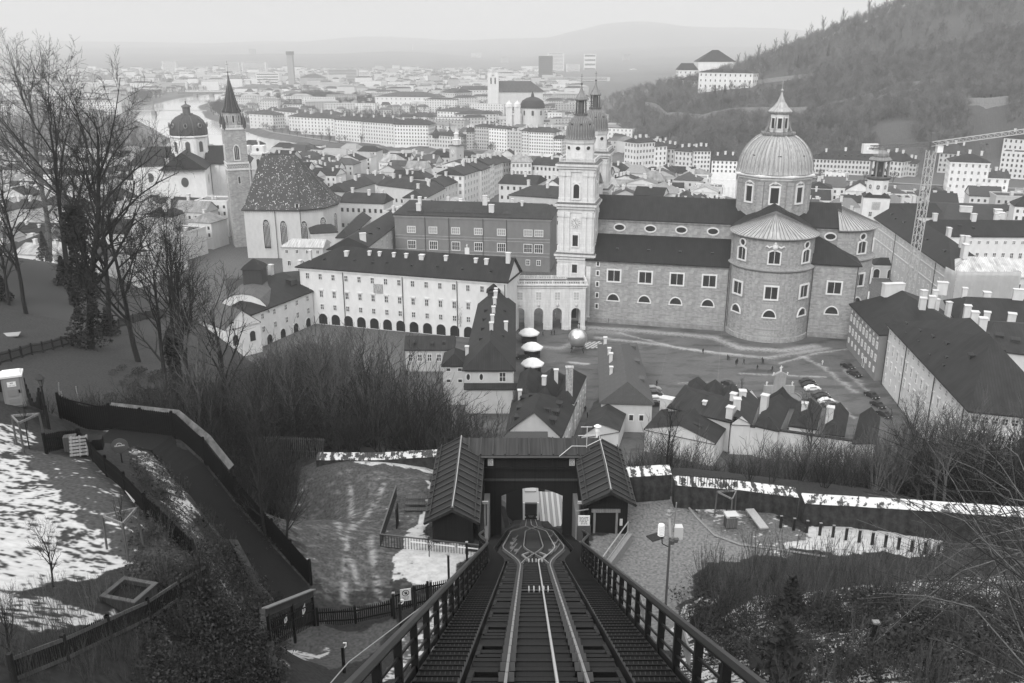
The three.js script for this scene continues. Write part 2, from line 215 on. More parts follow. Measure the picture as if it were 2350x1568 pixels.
function townY(x, z) {
  let y = hillY(x, z); const d = riverD(x, z); if (d < 62) y = Math.min(y, lerp(-6.5, 0, sstep(43, 60, d)));
  const far = -z; if (far > 3600) {
    y += 140 * Math.exp(-Math.pow((x - 1180) / 800, 2) - Math.pow((far - 9400) / 1100, 2)) + 85 * Math.exp(-Math.pow((x - 2350) / 900, 2) - Math.pow((far - 10000) / 1200, 2));
    y += 95 * sstep(4200, 7600, far) * (.6 + fbm(x * .0006, far * .0004)) + 190 * sstep(7500, 11000, far) * (.7 + .8 * fbm(x * .00035 + 4, 2));
  } return y;
}
{
  const xs = [], zs = []; for (let x = -760; x <= 720; x += 10) xs.push(x); for (let x = 740, s = 24; x < 9000; s *= 1.22, x += s) xs.push(x); for (let x = -784, s = 24; x > -9000; s *= 1.22, x -= s) xs.unshift(x);
  for (let z = -120; z >= -1420; z -= 10) zs.push(z); for (let z = -1435, s = 16; z > -13000; s *= 1.09, z -= s) zs.push(z);
  const p = [], c = [], uv = [], idx = [], nx = xs.length;
  zs.forEach((z) => xs.forEach((x) => {
    const y = townY(x, z), d = riverD(x, z), g = fbm(x * .02, z * .02, 3), hy = hillY(x, z); p.push(x, y, z); uv.push(x, -z);
    let a = .13 + .05 * g; if (d < 70) a = d > 41 && d < 58 ? .13 + .06 * g : .17; if (hy > 2) a = .1 + .05 * g; if (z < -1100 && d > 70) a = .1 + .1 * clamp(fbm(x * .006, z * .006) + .4); c.push(a, a, a);
  }));
  for (let j = 0; j < zs.length - 1; j++) for (let i = 0; i < nx - 1; i++) { const a = j * nx + i, b = a + 1, d = a + nx, e = d + 1; idx.push(a, b, e, a, e, d); }
  const g = new THREE.BufferGeometry(); g.setAttribute('position', new THREE.Float32BufferAttribute(p, 3)); g.setAttribute('color', new THREE.Float32BufferAttribute(c, 3)); g.setAttribute('uv', new THREE.Float32BufferAttribute(uv, 2)); g.setIndex(idx); g.computeVertexNormals();
  const m = mat(1, TX.grass, .95, { v: 1 }); m.vertexColors = true; tag(mesh('town_ground', g, m, scene), null, null, null, 'structure');
  const W = new MB(); for (let i = 0; i < RIVER.length - 1; i++) { const [a, b] = [RIVER[i], RIVER[i + 1]], n = (k) => { const q = RIVER[Math.max(0, k - 1)], r = RIVER[Math.min(RIVER.length - 1, k + 1)], l = Math.hypot(r[0] - q[0], r[1] - q[1]); return [-(r[1] - q[1]) / l * 54, (r[0] - q[0]) / l * 54]; }, u = n(i), v = n(i + 1); W.quad([a[0] + u[0], -4.6, a[1] + u[1]], [b[0] + v[0], -4.6, b[1] + v[1]], [b[0] - v[0], -4.6, b[1] - v[1]], [a[0] - u[0], -4.6, a[1] - u[1]]); }
  tag(W.build('river_water', mat(.5, null, .1)), null, null, null, 'structure');
  const pm = mat(.3, TX.grain, .9);
  const bank = (off, wd, name, m, y = .05) => { const b = new MB(), L = []; for (let i = 0; i < RIVER.length - 2; i++) for (let k = 0; k < 4; k++) L.push([lerp(RIVER[i][0], RIVER[i + 1][0], k / 4), lerp(RIVER[i][1], RIVER[i + 1][1], k / 4)]); for (let i = 1; i < L.length - 2; i++) { const n = (k) => { const q = L[k - 1], r = L[k + 1], l = Math.hypot(r[0] - q[0], r[1] - q[1]); return [-(r[1] - q[1]) / l, (r[0] - q[0]) / l]; }, u = n(i), v = n(i + 1), f = (q, w, o) => [q[0] + w[0] * o, y, q[1] + w[1] * o]; b.quad(f(L[i], u, off), f(L[i], u, off + wd), f(L[i + 1], v, off + wd), f(L[i + 1], v, off)); } tag(b.build(name, m), null, null, null, 'structure'); };
  bank(61, 5, 'riverside_path', pm); bank(68, 8, 'riverside_road', mat(.12, TX.grain, .9));
}
// ---------------------------------------------------------------- the castle hill at our feet: one sheet fitted through surveyed points
const track = (d, off = 0, up = 0) => [.3 + .0215 * d + off, 88.6 - .545 * d + up, -d]; // the funicular's line: d metres out
const ANCH = [];
const an = (px, py, y) => { const p = P(px, py, y); ANCH.push([p[0], p[2], y]); }, aw = (x, z, y) => ANCH.push([x, z, y]);
an(70, 935, 69.6); an(110, 995, 69.2); an(40, 1120, 70.2); an(200, 1240, 70); an(60, 1380, 71.2); an(300, 1300, 69.6); an(480, 1345, 68.6); an(255, 1480, 70.6); an(80, 1568, 72.2);
an(450, 1500, 67.2); an(300, 1560, 69.6); an(545, 1400, 65.5); an(560, 1520, 64.5); an(330, 1012, 67); an(445, 1085, 65.8); an(545, 1210, 63.2); an(640, 1325, 60.6); an(690, 1385, 59.6); an(650, 1490, 58.6); an(750, 1500, 58.9); an(800, 1560, 60);
an(170, 1010, 68.3); an(300, 1130, 69); an(400, 1230, 67.8); an(230, 1000, 67.4);
an(850, 1200, 59.2); an(760, 1090, 59.6); an(950, 1080, 59.6); an(720, 1200, 58.8); an(940, 1330, 59.3); an(1000, 1290, 59.5);
an(1500, 1180, 58.8); an(1700, 1200, 59); an(1480, 1400, 58.5); an(1600, 1300, 58.6); an(1900, 1230, 59); an(2150, 1240, 59);
an(1600, 1450, 59.6); an(1700, 1390, 60.6); an(1900, 1330, 60.2); an(2200, 1300, 59.8); an(1700, 1550, 64.5); an(2000, 1500, 65); an(2300, 1350, 62.4); an(2300, 1550, 68);
aw(9.5, -59.8, 59); aw(17, -57.8, 59); aw(24, -56, 59); aw(30, -54.2, 59); aw(40, -52, 59.2); aw(1, -40, 59.4); aw(1, -30, 63); aw(.8, -18, 70); aw(.5, -6, 79); aw(0, 10, 88); aw(-16, -12, 77); aw(-40, -20, 80); aw(-45, -45, 74); aw(14, -14, 72); aw(30, -10, 80); aw(45, -30, 72); aw(-8, -36, 61.5); aw(-8, -24, 66.5);
aw(-24, -62, 59.5); aw(-15, -58, 57); aw(-32, -68, 60); aw(-40, -62, 66); aw(-52, -62, 69); aw(-62, -72, 66); aw(-55, -90, 60.4); aw(-56, -109, 56.5); aw(-55.7, -134, 52); aw(-72, -125, 58); aw(-80, -100, 64); aw(-70, -150, 54); aw(-36, -95, 55); aw(-40, -120, 50);
aw(-22, -78, 57); aw(-12, -76, 56); aw(0, -76, 50); aw(12, -70, 57); aw(30, -66, 57); aw(45, -66, 54); aw(-18, -92, 51); aw(5, -90, 40); aw(30, -88, 40); aw(60, -80, 44); aw(-24, -120, 38); aw(10, -125, 17); aw(45, -125, 18); aw(-28, -160, 14); aw(10, -155, 0); aw(50, -155, 2); aw(90, -120, 22); aw(90, -170, 2); aw(-62, -165, 40); aw(-45, -170, 20); aw(-60, -195, 3); aw(-95, -170, 46); aw(-100, -215, 8); aw(60, -195, -1); aw(0, -195, -2); aw(100, -60, 60);
const RBF = (() => { // thin-plate spline
  const n = ANCH.length, m = n + 3, A = [], b = [], k = (r2) => r2 < 1e-9 ? 0 : r2 * Math.log(r2) * .5; for (let i = 0; i < m; i++) A.push(new Float64Array(m + 1));
  for (let i = 0; i < n; i++) { const [x, z, y] = ANCH[i]; for (let j = 0; j < n; j++) A[i][j] = k((x - ANCH[j][0]) ** 2 + (z - ANCH[j][1]) ** 2); A[i][i] += .4; A[i][n] = A[n][i] = 1; A[i][n + 1] = A[n + 1][i] = x; A[i][n + 2] = A[n + 2][i] = z; A[i][m] = y; }
  for (let i = 0; i < m; i++) { let q = i; for (let r = i + 1; r < m; r++) if (Math.abs(A[r][i]) > Math.abs(A[q][i])) q = r; [A[i], A[q]] = [A[q], A[i]]; for (let r = i + 1; r < m; r++) { const f = A[r][i] / A[i][i]; if (f) for (let c = i; c <= m; c++) A[r][c] -= f * A[i][c]; } }
  for (let i = m - 1; i >= 0; i--) { let s = A[i][m]; for (let j = i + 1; j < m; j++) s -= A[i][j] * b[j]; b[i] = s / A[i][i]; }
  return (x, z) => { let s = b[n] + b[n + 1] * x + b[n + 2] * z; for (let i = 0; i < n; i++) s += b[i] * k((x - ANCH[i][0]) ** 2 + (z - ANCH[i][1]) ** 2); return s; };
})();
const PATH = [[238, 1004, 67.4], [372, 1020, 66.8], [432, 1080, 65.6], [505, 1172, 63.4], [588, 1270, 61.3], [668, 1362, 59.8], [690, 1440, 59]].map((q) => P(...q));
function pathAt(x, z) { let bd = 1e9, y = 0; for (let i = 0; i < PATH.length - 1; i++) { const a = PATH[i], b = PATH[i + 1], ux = b[0] - a[0], uz = b[2] - a[2], t = clamp(((x - a[0]) * ux + (z - a[2]) * uz) / (ux * ux + uz * uz)), d = Math.hypot(x - a[0] - ux * t, z - a[2] - uz * t); if (d < bd) { bd = d; y = lerp(a[1], b[1], t); } } return [bd, y]; }
function T(x, z) { // height of the hillside
  let y = RBF(x, z) + .18 * fbm(x * .5, z * .5, 3); const d = -z, o = Math.abs(x - track(d)[0]);
  if (x < -8 && x > -34 && z < -40 && z > -60) { const [pd, py] = pathAt(x, z); if (pd < 2.6) y = lerp(py, y, sstep(1.25, 2.6, pd)); } if (d > 1 && o < 4.5 && d < 49) y = Math.min(y, track(d)[1] - 1.9 + .2 * o); if (d >= 49 && d < 150 && o < 3.4) y = Math.min(y, track(d)[1] - .9); return y;
}
const onT = (x, z, up = 0) => [x, T(x, z) + up, z];
function hitT(px, py) { const r = ray(px, py); let D = 12; for (; D < 260; D += .5) if (CAMY + r[1] * D < T(r[0] * D, r[2] * D)) break; for (let s = .25; s > .01; s /= 2) { D += (CAMY + r[1] * D < T(r[0] * D, r[2] * D)) ? -s : s; } return [r[0] * D, CAMY + r[1] * D, r[2] * D]; }
const inPoly = (p, x, z) => { let k = false; for (let i = 0, j = p.length - 1; i < p.length; j = i++) if ((p[i][1] > z) !== (p[j][1] > z) && x < (p[j][0] - p[i][0]) * (z - p[i][1]) / (p[j][1] - p[i][1]) + p[i][0]) k = !k; return k; };
{
  const zone = (v, snow, y, ...px) => { const p = px.map((q) => P2(q[0], q[1], y)), xs = p.map((q) => q[0]), zs = p.map((q) => q[1]); return { v, snow, p, bb: [Math.min(...xs) - 1, Math.max(...xs) + 1, Math.min(...zs) - 1, Math.max(...zs) + 1] }; };
  const Z = [ // tone, share of snow, height, outline
    zone(.045, .67, 70, [-60, 985], [90, 985], [60, 1030], [130, 1110], [330, 1180], [420, 1290], [360, 1380], [250, 1440], [60, 1568], [-60, 1568]),
    zone(.07, .25, 70, [40, 1030], [230, 1020], [470, 1240], [440, 1330], [330, 1300], [130, 1150]),
    zone(.1, .45, 66, [230, 1010], [270, 1000], [430, 1140], [560, 1290], [640, 1400], [600, 1400], [480, 1290]),
    zone(.03, .12, 67, [60, 1568], [250, 1450], [480, 1320], [560, 1260], [610, 1390], [640, 1568]),
    zone(.05, .12, 65, [228, 996], [420, 1005], [475, 1085], [610, 1215], [720, 1345], [650, 1345], [530, 1225], [430, 1115], [330, 1020]),
    zone(.17, .35, 60.5, [560, 1290], [600, 1285], [670, 1345], [640, 1390]),
    zone(.075, .05, 59.3, [690, 1060], [1010, 1060], [940, 1240], [900, 1330], [750, 1370], [640, 1230]),
    zone(.08, .97, 59.4, [930, 1235], [1000, 1240], [1110, 1262], [1040, 1330], [920, 1325], [900, 1330]),
    zone(.08, .9, 59.6, [985, 1100], [1000, 1100], [985, 1190], [930, 1290], [905, 1290], [965, 1180]),
    zone(.08, .8, 59.6, [740, 1040], [1000, 1050], [1000, 1078], [930, 1078], [745, 1056]),
    zone(.11, .5, 60, [900, 1440], [1010, 1345], [1060, 1330], [960, 1480], [830, 1600], [900, 1500]),
    zone(.11, .6, 59, [640, 1500], [730, 1490], [700, 1568], [640, 1568]),
    zone(.09, .0, 59, [640, 1430], [760, 1430], [900, 1420], [860, 1490], [760, 1568], [700, 1568], [730, 1490], [640, 1500]),
    zone(.21, .0, 58.7, [1440, 1130], [1580, 1150], [1560, 1165], [1700, 1240], [1800, 1290], [1620, 1290], [1560, 1400], [1560, 1568], [1400, 1400], [1360, 1260]),
    zone(.15, .3, 59, [1560, 1150], [1740, 1165], [1860, 1230], [1800, 1290], [1700, 1240]),
    zone(.15, .85, 59, [1850, 1200], [2160, 1235], [2160, 1290], [1900, 1280], [1800, 1260]),
    zone(.03, .56, 62, [1560, 1420], [1700, 1330], [2350, 1280], [2700, 1950], [1540, 1950]),
    zone(.1, .7, 59.2, [1540, 1440], [1600, 1370], [1640, 1380], [1580, 1450], [1550, 1568]),
  ];
  const tracks = [[[770, 1210], [830, 1368]], [[880, 1120], [800, 1240], [790, 1375]], [[800, 1090], [810, 1230]], [[850, 1250], [870, 1375]]].map((l) => l.map((q) => P2(q[0], q[1], 59.2)));
  const S = 1400, x0 = -80, z0 = -115, LEN = 140, d = new Uint8Array(S * S * 4);
  for (let j = 0; j < S; j++) for (let i = 0; i < S; i++) {
    const x = x0 + (i + .5) / S * LEN, z = z0 + (j + .5) / S * LEN, wx = x + .9 * N0.noise(x * .5, z * .5, 1) + .35 * N0.noise(x * 1.7, z * 1.7, 4), wz = z + .9 * N0.noise(x * .5, z * .5, 8) + .35 * N0.noise(x * 1.7, z * 1.7, 6);
    let v = x < -35 && z < -70 ? .055 : .035, sn = 0; for (const q of Z) if (wx > q.bb[0] && wx < q.bb[1] && wz > q.bb[2] && wz < q.bb[3] && inPoly(q.p, wx, wz)) { v = q.v; sn = q.snow; }
    let n = fbm(x * .35, z * .35, 2, 2.2) * .7 + .6 * N0.noise(x * 1.4, z * 2.6, .3) + .55 * N0.noise(x * 3.1, z * 5.2, 5.3) + .3 * N0.noise(x * 7, z * 9, 2), f = .78 + .5 * N0.noise(x * 6, z * 6, 3) + .4 * N0.noise(x * 14, z * 14, 9);
    v *= clamp(f, .35, 1.7); const lawn = z < -47 && z > -64 && x < -3 && x > -20; if (lawn) { let dd = 9; for (const t of tracks) dd = Math.min(dd, polyDist(t, x, z)); v += .17 * (1 - sstep(.05, .42, dd + .12 * n)) * clamp(.5 + 1.7 * n) + .1 * clamp(n * 1.3); }
    const sv = sn ? sstep(-.08, .1, n - (.85 - sn * 1.55)) : 0; v = lerp(v, .56 - .2 * clamp(.75 - n) * clamp(f), sv);
    const g = Math.pow(clamp(v), 1 / 2.2) * 255, k = (j * S + i) * 4; d[k] = d[k + 1] = d[k + 2] = g; d[k + 3] = 255;
  }
  const t = new THREE.DataTexture(d, S, S); t.colorSpace = THREE.SRGBColorSpace; t.magFilter = THREE.LinearFilter; t.minFilter = THREE.LinearMipmapLinearFilter; t.generateMipmaps = true; t.needsUpdate = true;
  const grid = (xa, xb, za, zb, st, name, m, skip) => { const p = [], uv = [], ix = [], nx = Math.round((xb - xa) / st), nz = Math.round((zb - za) / st); for (let j = 0; j <= nz; j++) for (let i = 0; i <= nx; i++) { const x = xa + i * st, z = za + j * st; p.push(x, T(x, z), z); uv.push((x - x0) / LEN, (z - z0) / LEN); } for (let j = 0; j < nz; j++) for (let i = 0; i < nx; i++) { const a = j * (nx + 1) + i, b = a + 1, c = a + nx + 1, e = c + 1; if (skip && skip(xa + (i + .5) * st, za + (j + .5) * st)) continue; ix.push(a, c, e, a, e, b); } const g = new THREE.BufferGeometry(); g.setAttribute('position', new THREE.Float32BufferAttribute(p, 3)); g.setAttribute('uv', new THREE.Float32BufferAttribute(uv, 2)); g.setIndex(ix); g.computeVertexNormals(); return tag(mesh(name, g, m, scene), null, null, null, 'structure'); };
  const m = mat(.98, t, .92); grid(-80, 60, -115, 25, .7, 'hillside_ground', m);
  grid(-200, 130, -235, -115, 3, 'lower_slope_ground', mat(.06, TX.grass, .95)); grid(-200, -80, -115, 25, 5, 'side_slope_ground', mat(.07, TX.grass, .95)); grid(60, 160, -115, 25, 5, 'side_slope_ground', mat(.06, TX.grass, .95));
}
{ const b = new MB(), n = (k) => { const q = PATH[Math.max(0, k - 1)], r = PATH[Math.min(PATH.length - 1, k + 1)], l = Math.hypot(r[0] - q[0], r[2] - q[2]); return [-(r[2] - q[2]) / l, (r[0] - q[0]) / l]; }; for (let i = 0; i < PATH.length - 1; i++) for (let k = 0; k < 5; k++) { const g = (t) => { const p = mix3(PATH[i], PATH[i + 1], t), u = n(i), v = n(i + 1), w = [lerp(u[0], v[0], t), lerp(u[1], v[1], t)]; return [[p[0] - w[0] * 1.15, p[1] + .1, p[2] - w[1] * 1.15], [p[0] + w[0] * 1.15, p[1] + .1, p[2] + w[1] * 1.15]]; }, A = g(k / 5), B = g((k + 1) / 5); b.quad(A[0], B[0], B[1], A[1]); } tag(b.build('footpath', mat(.018, TX.grain, .8)), null, null, null, 'structure'); }
{ // the square: asphalt with swept and left-over snow
  const x0 = -22, z0 = -330, LX = 150, LZ = 150, S = 1024, d = new Uint8Array(S * S * 4);
  const st = (w, a, ...px) => ({ w, a, l: px.map((q) => P2(...q)) });
  const L = [st(2.2, .75, [1345, 752], [1450, 758], [1640, 775], [1700, 800], [1800, 806], [1870, 795]), st(1.3, .6, [1370, 775], [1500, 790], [1650, 812], [1760, 822], [1900, 800]), st(.8, .55, [1420, 765], [1560, 800], [1700, 815]), st(.7, .7, [1790, 835], [1870, 812], [1960, 800]), st(.7, .6, [1700, 858], [1800, 862], [1890, 866]), st(1, .5, [1840, 818], [1900, 850], [1960, 900]), st(.7, .5, [1890, 900], [1960, 960]), st(1.6, .45, [1215, 795], [1290, 800], [1330, 780]), st(1, .8, [1310, 832], [1345, 836]), st(.5, .5, [1560, 880], [1620, 878]), st(.8, .5, [1940, 850], [2000, 905]), st(2.4, .4, [1360, 762], [1420, 764])];
  for (let j = 0; j < S; j++) for (let i = 0; i < S; i++) {
    const x = x0 + (i + .5) / S * LX, z = z0 + (j + .5) / S * LZ, n = fbm(x * .22, z * .5, 4), n2 = fbm(x * .9, z * 1.6, 3, 3); let v = .1 + .06 * fbm(x * .07, z * .11, 4, 9) + .035 * n2 - .03 * sstep(.05, .2, fbm(x * .12, z * .3, 3, 5)); if (Math.abs((x + z * .25) % 17) < .12 || Math.abs((z - x * .2) % 19) < .12) v *= 1.3;
    const wx = x + 2.2 * n, wz = z + 1.6 * n2; for (const s of L) { const q = polyDist(s.l, wx, wz); if (q < s.w * 2) v = lerp(v, .48, s.a * (1 - sstep(s.w * .2, s.w * 1.5, q + 2.4 * n2 * s.w + .8 * n)) * clamp(.75 + 1.6 * n2, .25, 1)); }
    const g = Math.pow(clamp(v), 1 / 2.2) * 255, k = (j * S + i) * 4; d[k] = d[k + 1] = d[k + 2] = g; d[k + 3] = 255;
  }
  const t = new THREE.DataTexture(d, S, S); t.colorSpace = THREE.SRGBColorSpace; t.magFilter = THREE.LinearFilter; t.minFilter = THREE.LinearMipmapLinearFilter; t.generateMipmaps = true; t.needsUpdate = true;
  const g = new THREE.BufferGeometry(); g.setAttribute('position', new THREE.Float32BufferAttribute([x0, .05, z0, x0, .05, z0 + LZ, x0 + LX, .05, z0 + LZ, x0 + LX, .05, z0], 3)); g.setAttribute('uv', new THREE.Float32BufferAttribute([0, 0, 0, 1, 1, 1, 1, 0], 2)); g.setIndex([0, 1, 2, 0, 2, 3]); g.computeVertexNormals();
  tag(mesh('square_pavement', g, mat(.97, t, .75), scene), null, null, null, 'structure');
}
// ---------------------------------------------------------------- the cathedral
function balustrade(g, A, B, y, h = 1.15, sp = .55, m = M.marble) { // A, B: [x, z] in g
  const L = Math.hypot(B[0] - A[0], B[1] - A[1]), n = Math.max(2, Math.round(L / sp)), b = new MB(), pt = (t) => [lerp(A[0], B[0], t), lerp(A[1], B[1], t)];
  b.beam([A[0], y + h - .1, A[1]], [B[0], y + h - .1, B[1]], .36, .2); b.beam([A[0], y + .1, A[1]], [B[0], y + .1, B[1]], .4, .2);
  for (let i = 0; i <= n; i += 1) { const p = pt(i / n); if (i % 8 === 0) b.cbox(p[0], y, p[1], .5, h + .06, .5); }
  const o = b.build('balustrade', m, g); const u = new MB().tube([[0, .2, 0], [0, h * .45, 0], [0, h - .2, 0]], [.1, .16, .08], 5).geo();
  for (let i = 0; i <= n; i++) if (i % 8) { const p = pt(i / n); mesh('baluster', u, m, o, [p[0], y, p[1]]); }
}
function statue(g, name, m, x, y, z, h) { const b = new MB(); b.lathe([[.3 * h / 2, y], [.24 * h / 2, y + h * .3], [.28 * h / 2, y + h * .6], [.3 * h / 2, y + h * .74], [.1 * h / 2, y + h * .84]], x, z, 7); b.ball(x, y + h * .91, z, h * .08, 5); b.tube([[x - .14 * h, y + h * .74, z], [x - .2 * h, y + h * .52, z + .1], [x - .08 * h, y + h * .5, z + .15]], [.06 * h, .05 * h, .03 * h], 5); b.tube([[x + .14 * h, y + h * .74, z], [x + .22 * h, y + h * .66, z + .05], [x + .24 * h, y + h * .86, z]], [.06 * h, .05 * h, .03 * h], 5); return b.build(name, m, g, .6); }
function clockFace(g, x, y, z, s, m = M.trim, square = true) {
  const b = new MB(); if (square) b.box(x - s, y - s, z, x + s, y + s, z + .12); else b.at(x, y, z).lathe([[0, 0], [0, 0]], 0, 0, 3).here(); const disk = []; for (let i = 0; i < 28; i++) disk.push([x + Math.sin(i / 28 * 6.2832) * s * .95, y + Math.cos(i / 28 * 6.2832) * s * .95, z + .2]); b.fan(disk.reverse());
  const f = b.build('clock_face', m, g), d = new MB(); for (let i = 0; i < 12; i++) { const a = i * Math.PI / 6, q = [Math.sin(a), Math.cos(a)]; d.beam([x + q[0] * s * .6, y + q[1] * s * .6, z + .24], [x + q[0] * s * .86, y + q[1] * s * .86, z + .24], s * .13, .08); } for (let i = 0; i < 24; i++) { const a = i * Math.PI / 12, c = (i + 1) * Math.PI / 12; d.beam([x + Math.sin(a) * s * .48, y + Math.cos(a) * s * .48, z + .22], [x + Math.sin(c) * s * .48, y + Math.cos(c) * s * .48, z + .22], .07, .05); }
  mesh('hour_marks', d.geo(), M.lead, f); mesh('clock_hand', new MB().beam([x, y, z + .3], [x + s * .3, y - s * .3, z + .3], .16, .06).geo(), M.dark, f); mesh('clock_hand', new MB().beam([x, y, z + .32], [x - s * .2, y + s * .6, z + .32], .12, .06).geo(), M.dark, f);
}
const octR = (a) => a / Math.cos(Math.PI / 8), oct = (b, prof, x, z) => b.lathe(prof.map((p) => [octR(p[0]), p[1]]), x, z, 8, Math.PI / 8, Math.PI * 2 + Math.PI / 8);
{
  const g = thing('cathedral', 'huge stone cathedral with ribbed dome and two domed towers on the square', 'cathedral', [22, 0, -306], -13.2 * Math.PI / 180);
  const stone = mat(.38, TX.stone, .9), roof = roofM(.07), roof2 = roofM(.055), mar = M.marble;
  // aisle and nave
  const w = new MB(); w.box(5, -1, -6, 54, 22.8, 5.9); w.box(5, -1, -41, 54, 22.8, -29); w.build('aisle_wall', stone, g);
  new MB().box(5, -1, -29, 88.5, 34.9, -6).build('nave_wall', stone, g);
  new MB().quad([5, 22.7, 6.7], [53.7, 22.7, 6.7], [53.7, 29.6, -6.05], [5, 29.6, -6.05]).quad([5, 22.3, 6.7], [53.7, 22.3, 6.7], [53.7, 22.7, 6.7], [5, 22.7, 6.7]).build('aisle_roof', roof2, g);
  const r = new MB(); roofFaces(r, [[4, -6], [89, -6], [89, -29], [4, -29]], 35, 6.6, { ov: .7 }); r.build('nave_roof', roof, g);
  new MB().box(5, 22.05, 5.9, 53.7, 22.3, 6.5).box(5, 34.2, -5.99, 54, 34.66, -5.4).box(77, 34.2, -5.99, 88, 34.66, -5.4).build('cornice', M.stoneLo, g);
  new MB().box(6, -1, 5.9, 53.9, 1.7, 6.3).build('plinth', M.stoneLo, g);
  for (const x of [15.1, 25.9, 36.6, 47.4]) { win(g, x, 17.3, 5.9, 0, { w: 4.1, h: 3.8, mx: 2, fw: .5, dep: .3 }); win(g, x, 9.6, 5.9, 0, { w: 3.9, h: 2.3, t: 'l', fw: .45, dep: .3 }); win(g, x, 32, -6, 0, { w: 3.4, h: 2, t: 'o', fw: .45, dep: .3 }); mesh('roof_vent', new MB().box(-.5, 0, -.6, .5, .5, .6).geo(), M.gutter, g, [x + .3, 25.6, 1.2]); }
  for (const y of [21.3, 17.9, 14, 10, 6]) win(g, 9.4, y, 5.9, 0, { w: .8, h: 1.5, fw: .3, dep: .2 });
  pipes(g, [[53.6, 6.2, 0, 22.6], [80.4, 6.2, 0, 25], [94.2, 6.2, 0, 25]]);
  // round arms
  const conch = (x, z, a0, a1, R, name) => {
    new MB().lathe([[R + .4, -1], [R + .4, 1.6], [R, 1.7], [R, 23.4]], x, z, 44, a0, a1).lathe([[R - .6, 25], [R - .6, 34.4]], x, z, 44, a0, a1).build(name + '_wall', stone, g, .5);
    new MB().lathe([[R, 23.4], [R + .8, 24.1], [R + .8, 24.4], [R - .6, 25.1]], x, z, 44, a0, a1).build('cornice', M.stoneLo, g); new MB().lathe([[R - .6, 33.6], [R + .3, 34.3], [R + 1, 34.5]], x, z, 44, a0, a1).build('cornice', M.stoneLo, g);
    new MB().lathe([[R + 1, 34.5], [R + 1, 34.8], [R * .5, 38.2], [.01, 41.2]], x, z, 44, a0, a1).build('cone_roof', M.copper, g);
    const s = new MB(); for (let i = 0; i <= 36; i++) { const a = lerp(a0, a1, i / 36); s.beam([x + Math.sin(a) * (R + 1), 34.85, z + Math.cos(a) * (R + 1)], [x, 41.25, z], .12, .12); } s.build('roof_seams', M.lead, g);
  };
  const h = Math.PI / 2; conch(67.2, 2.4, -h * 1.12, h * 1.12, 13.4, 'apse'); conch(88.5, -17.5, -.02, Math.PI, 13.4, 'choir');
  const ring = (x, z, R, deg, y, o) => { const a = deg * Math.PI / 180, k = o.up ? R - .62 : R; win(g, x + Math.sin(a) * k, y, z + Math.cos(a) * k, a, o); };
  for (const d of [0, -50, 50]) { ring(67.2, 2.4, 13.5, d, 17, { w: 3.8, h: 4, mx: 2, fw: .5, dep: .4 }); ring(67.2, 2.4, 13.5, d, 10, { w: 3.9, h: 2.4, t: 'l', fw: .45, dep: .4 }); ring(67.2, 2.4, 13.5, d, 28.6, { w: 3.4, h: 4.1, t: 's', mx: 2, fw: .42, dep: .4, up: 1 }); if (d) ring(67.2, 2.4, 13.5, d, 32.2, { w: 2.2, h: 1.9, t: 'o', fw: .4, dep: .35, up: 1 }); }
  { const b = new MB().at(67.2, 31.6, 15.35); b.ball(0, .3, 0, .95, 6, 1.2).ball(0, 1.5, .1, .5, 5); b.tube([[-.9, .6, .1], [-1.8, .1, .2], [-2.7, .7, .1], [-3, .2, .1]], [.3, .35, .3, .15], 6).tube([[.9, .6, .1], [1.8, .1, .2], [2.7, .7, .1], [3, .2, .1]], [.3, .35, .3, .15], 6); b.build('coat_of_arms', M.marble, g, .8); }
  for (const d of [38, 78, 118]) { ring(88.5, -17.5, 13.5, d, 17.4, { w: 3.6, h: 4, mx: 2, fw: .5, dep: .4 }); ring(88.5, -17.5, 13.5, d, 10, { w: 3.8, h: 2.4, t: 'l', fw: .45, dep: .4 }); ring(88.5, -17.5, 13.5, d, 28.6, { w: 3.3, h: 4, t: 's', mx: 2, fw: .42, dep: .4, up: 1 }); ring(88.5, -17.5, 13.5, d, 32.2, { w: 2.2, h: 1.9, t: 'o', fw: .4, dep: .35, up: 1 }); }
  win(g, 86, 32, -6, 0, { w: 3.2, h: 2, t: 'o', fw: .45, dep: .3 });
  // sacristy between the arms
  new MB().box(77, -1, -6, 94.6, 25.2, 5.6).build('sacristy_wall', stone, g); new MB().box(80.6, -1, 5.6, 95, 1.7, 6).build('plinth', M.stoneLo, g);
  new MB().tri([78, 25.2, 6.3], [95.4, 25.2, 6.3], [79.6, 33.4, -6]).tri([95.4, 25.2, 6.3], [95.4, 25.2, -7], [79.6, 33.4, -6]).quad([78, 24.8, 6.3], [95.4, 24.8, 6.3], [95.4, 25.2, 6.3], [78, 25.2, 6.3]).quad([95.4, 24.8, 6.3], [95.4, 24.8, -7], [95.4, 25.2, -7], [95.4, 25.2, 6.3]).build('sacristy_roof', roof, g);
  win(g, 87.6, 17.3, 5.6, 0, { w: 4.1, h: 3.8, mx: 2, fw: .5, dep: .3 }); win(g, 87.6, 9.6, 5.6, 0, { w: 4, h: 2.4, t: 'l', fw: .45, dep: .3 });
  // transept roof and drum
  new MB().quad([53.2, 34.6, 2.6], [66.9, 42.6, -2], [66.9, 42.6, -16], [53.2, 34.6, -16]).quad([81.2, 34.6, 2.6], [81.2, 34.6, -16], [66.9, 42.6, -16], [66.9, 42.6, -2]).tri([53.2, 34.6, 2.6], [81.2, 34.6, 2.6], [66.9, 42.6, -2]).build('transept_roof', roof, g);
  new MB().box(53.8, 20, -29, 80.4, 34.8, 2.4).build('transept_wall', stone, g);
  oct(new MB(), [[11.4, 32], [11.4, 50.2]], 66.7, -17.5).build('drum', stone, g);
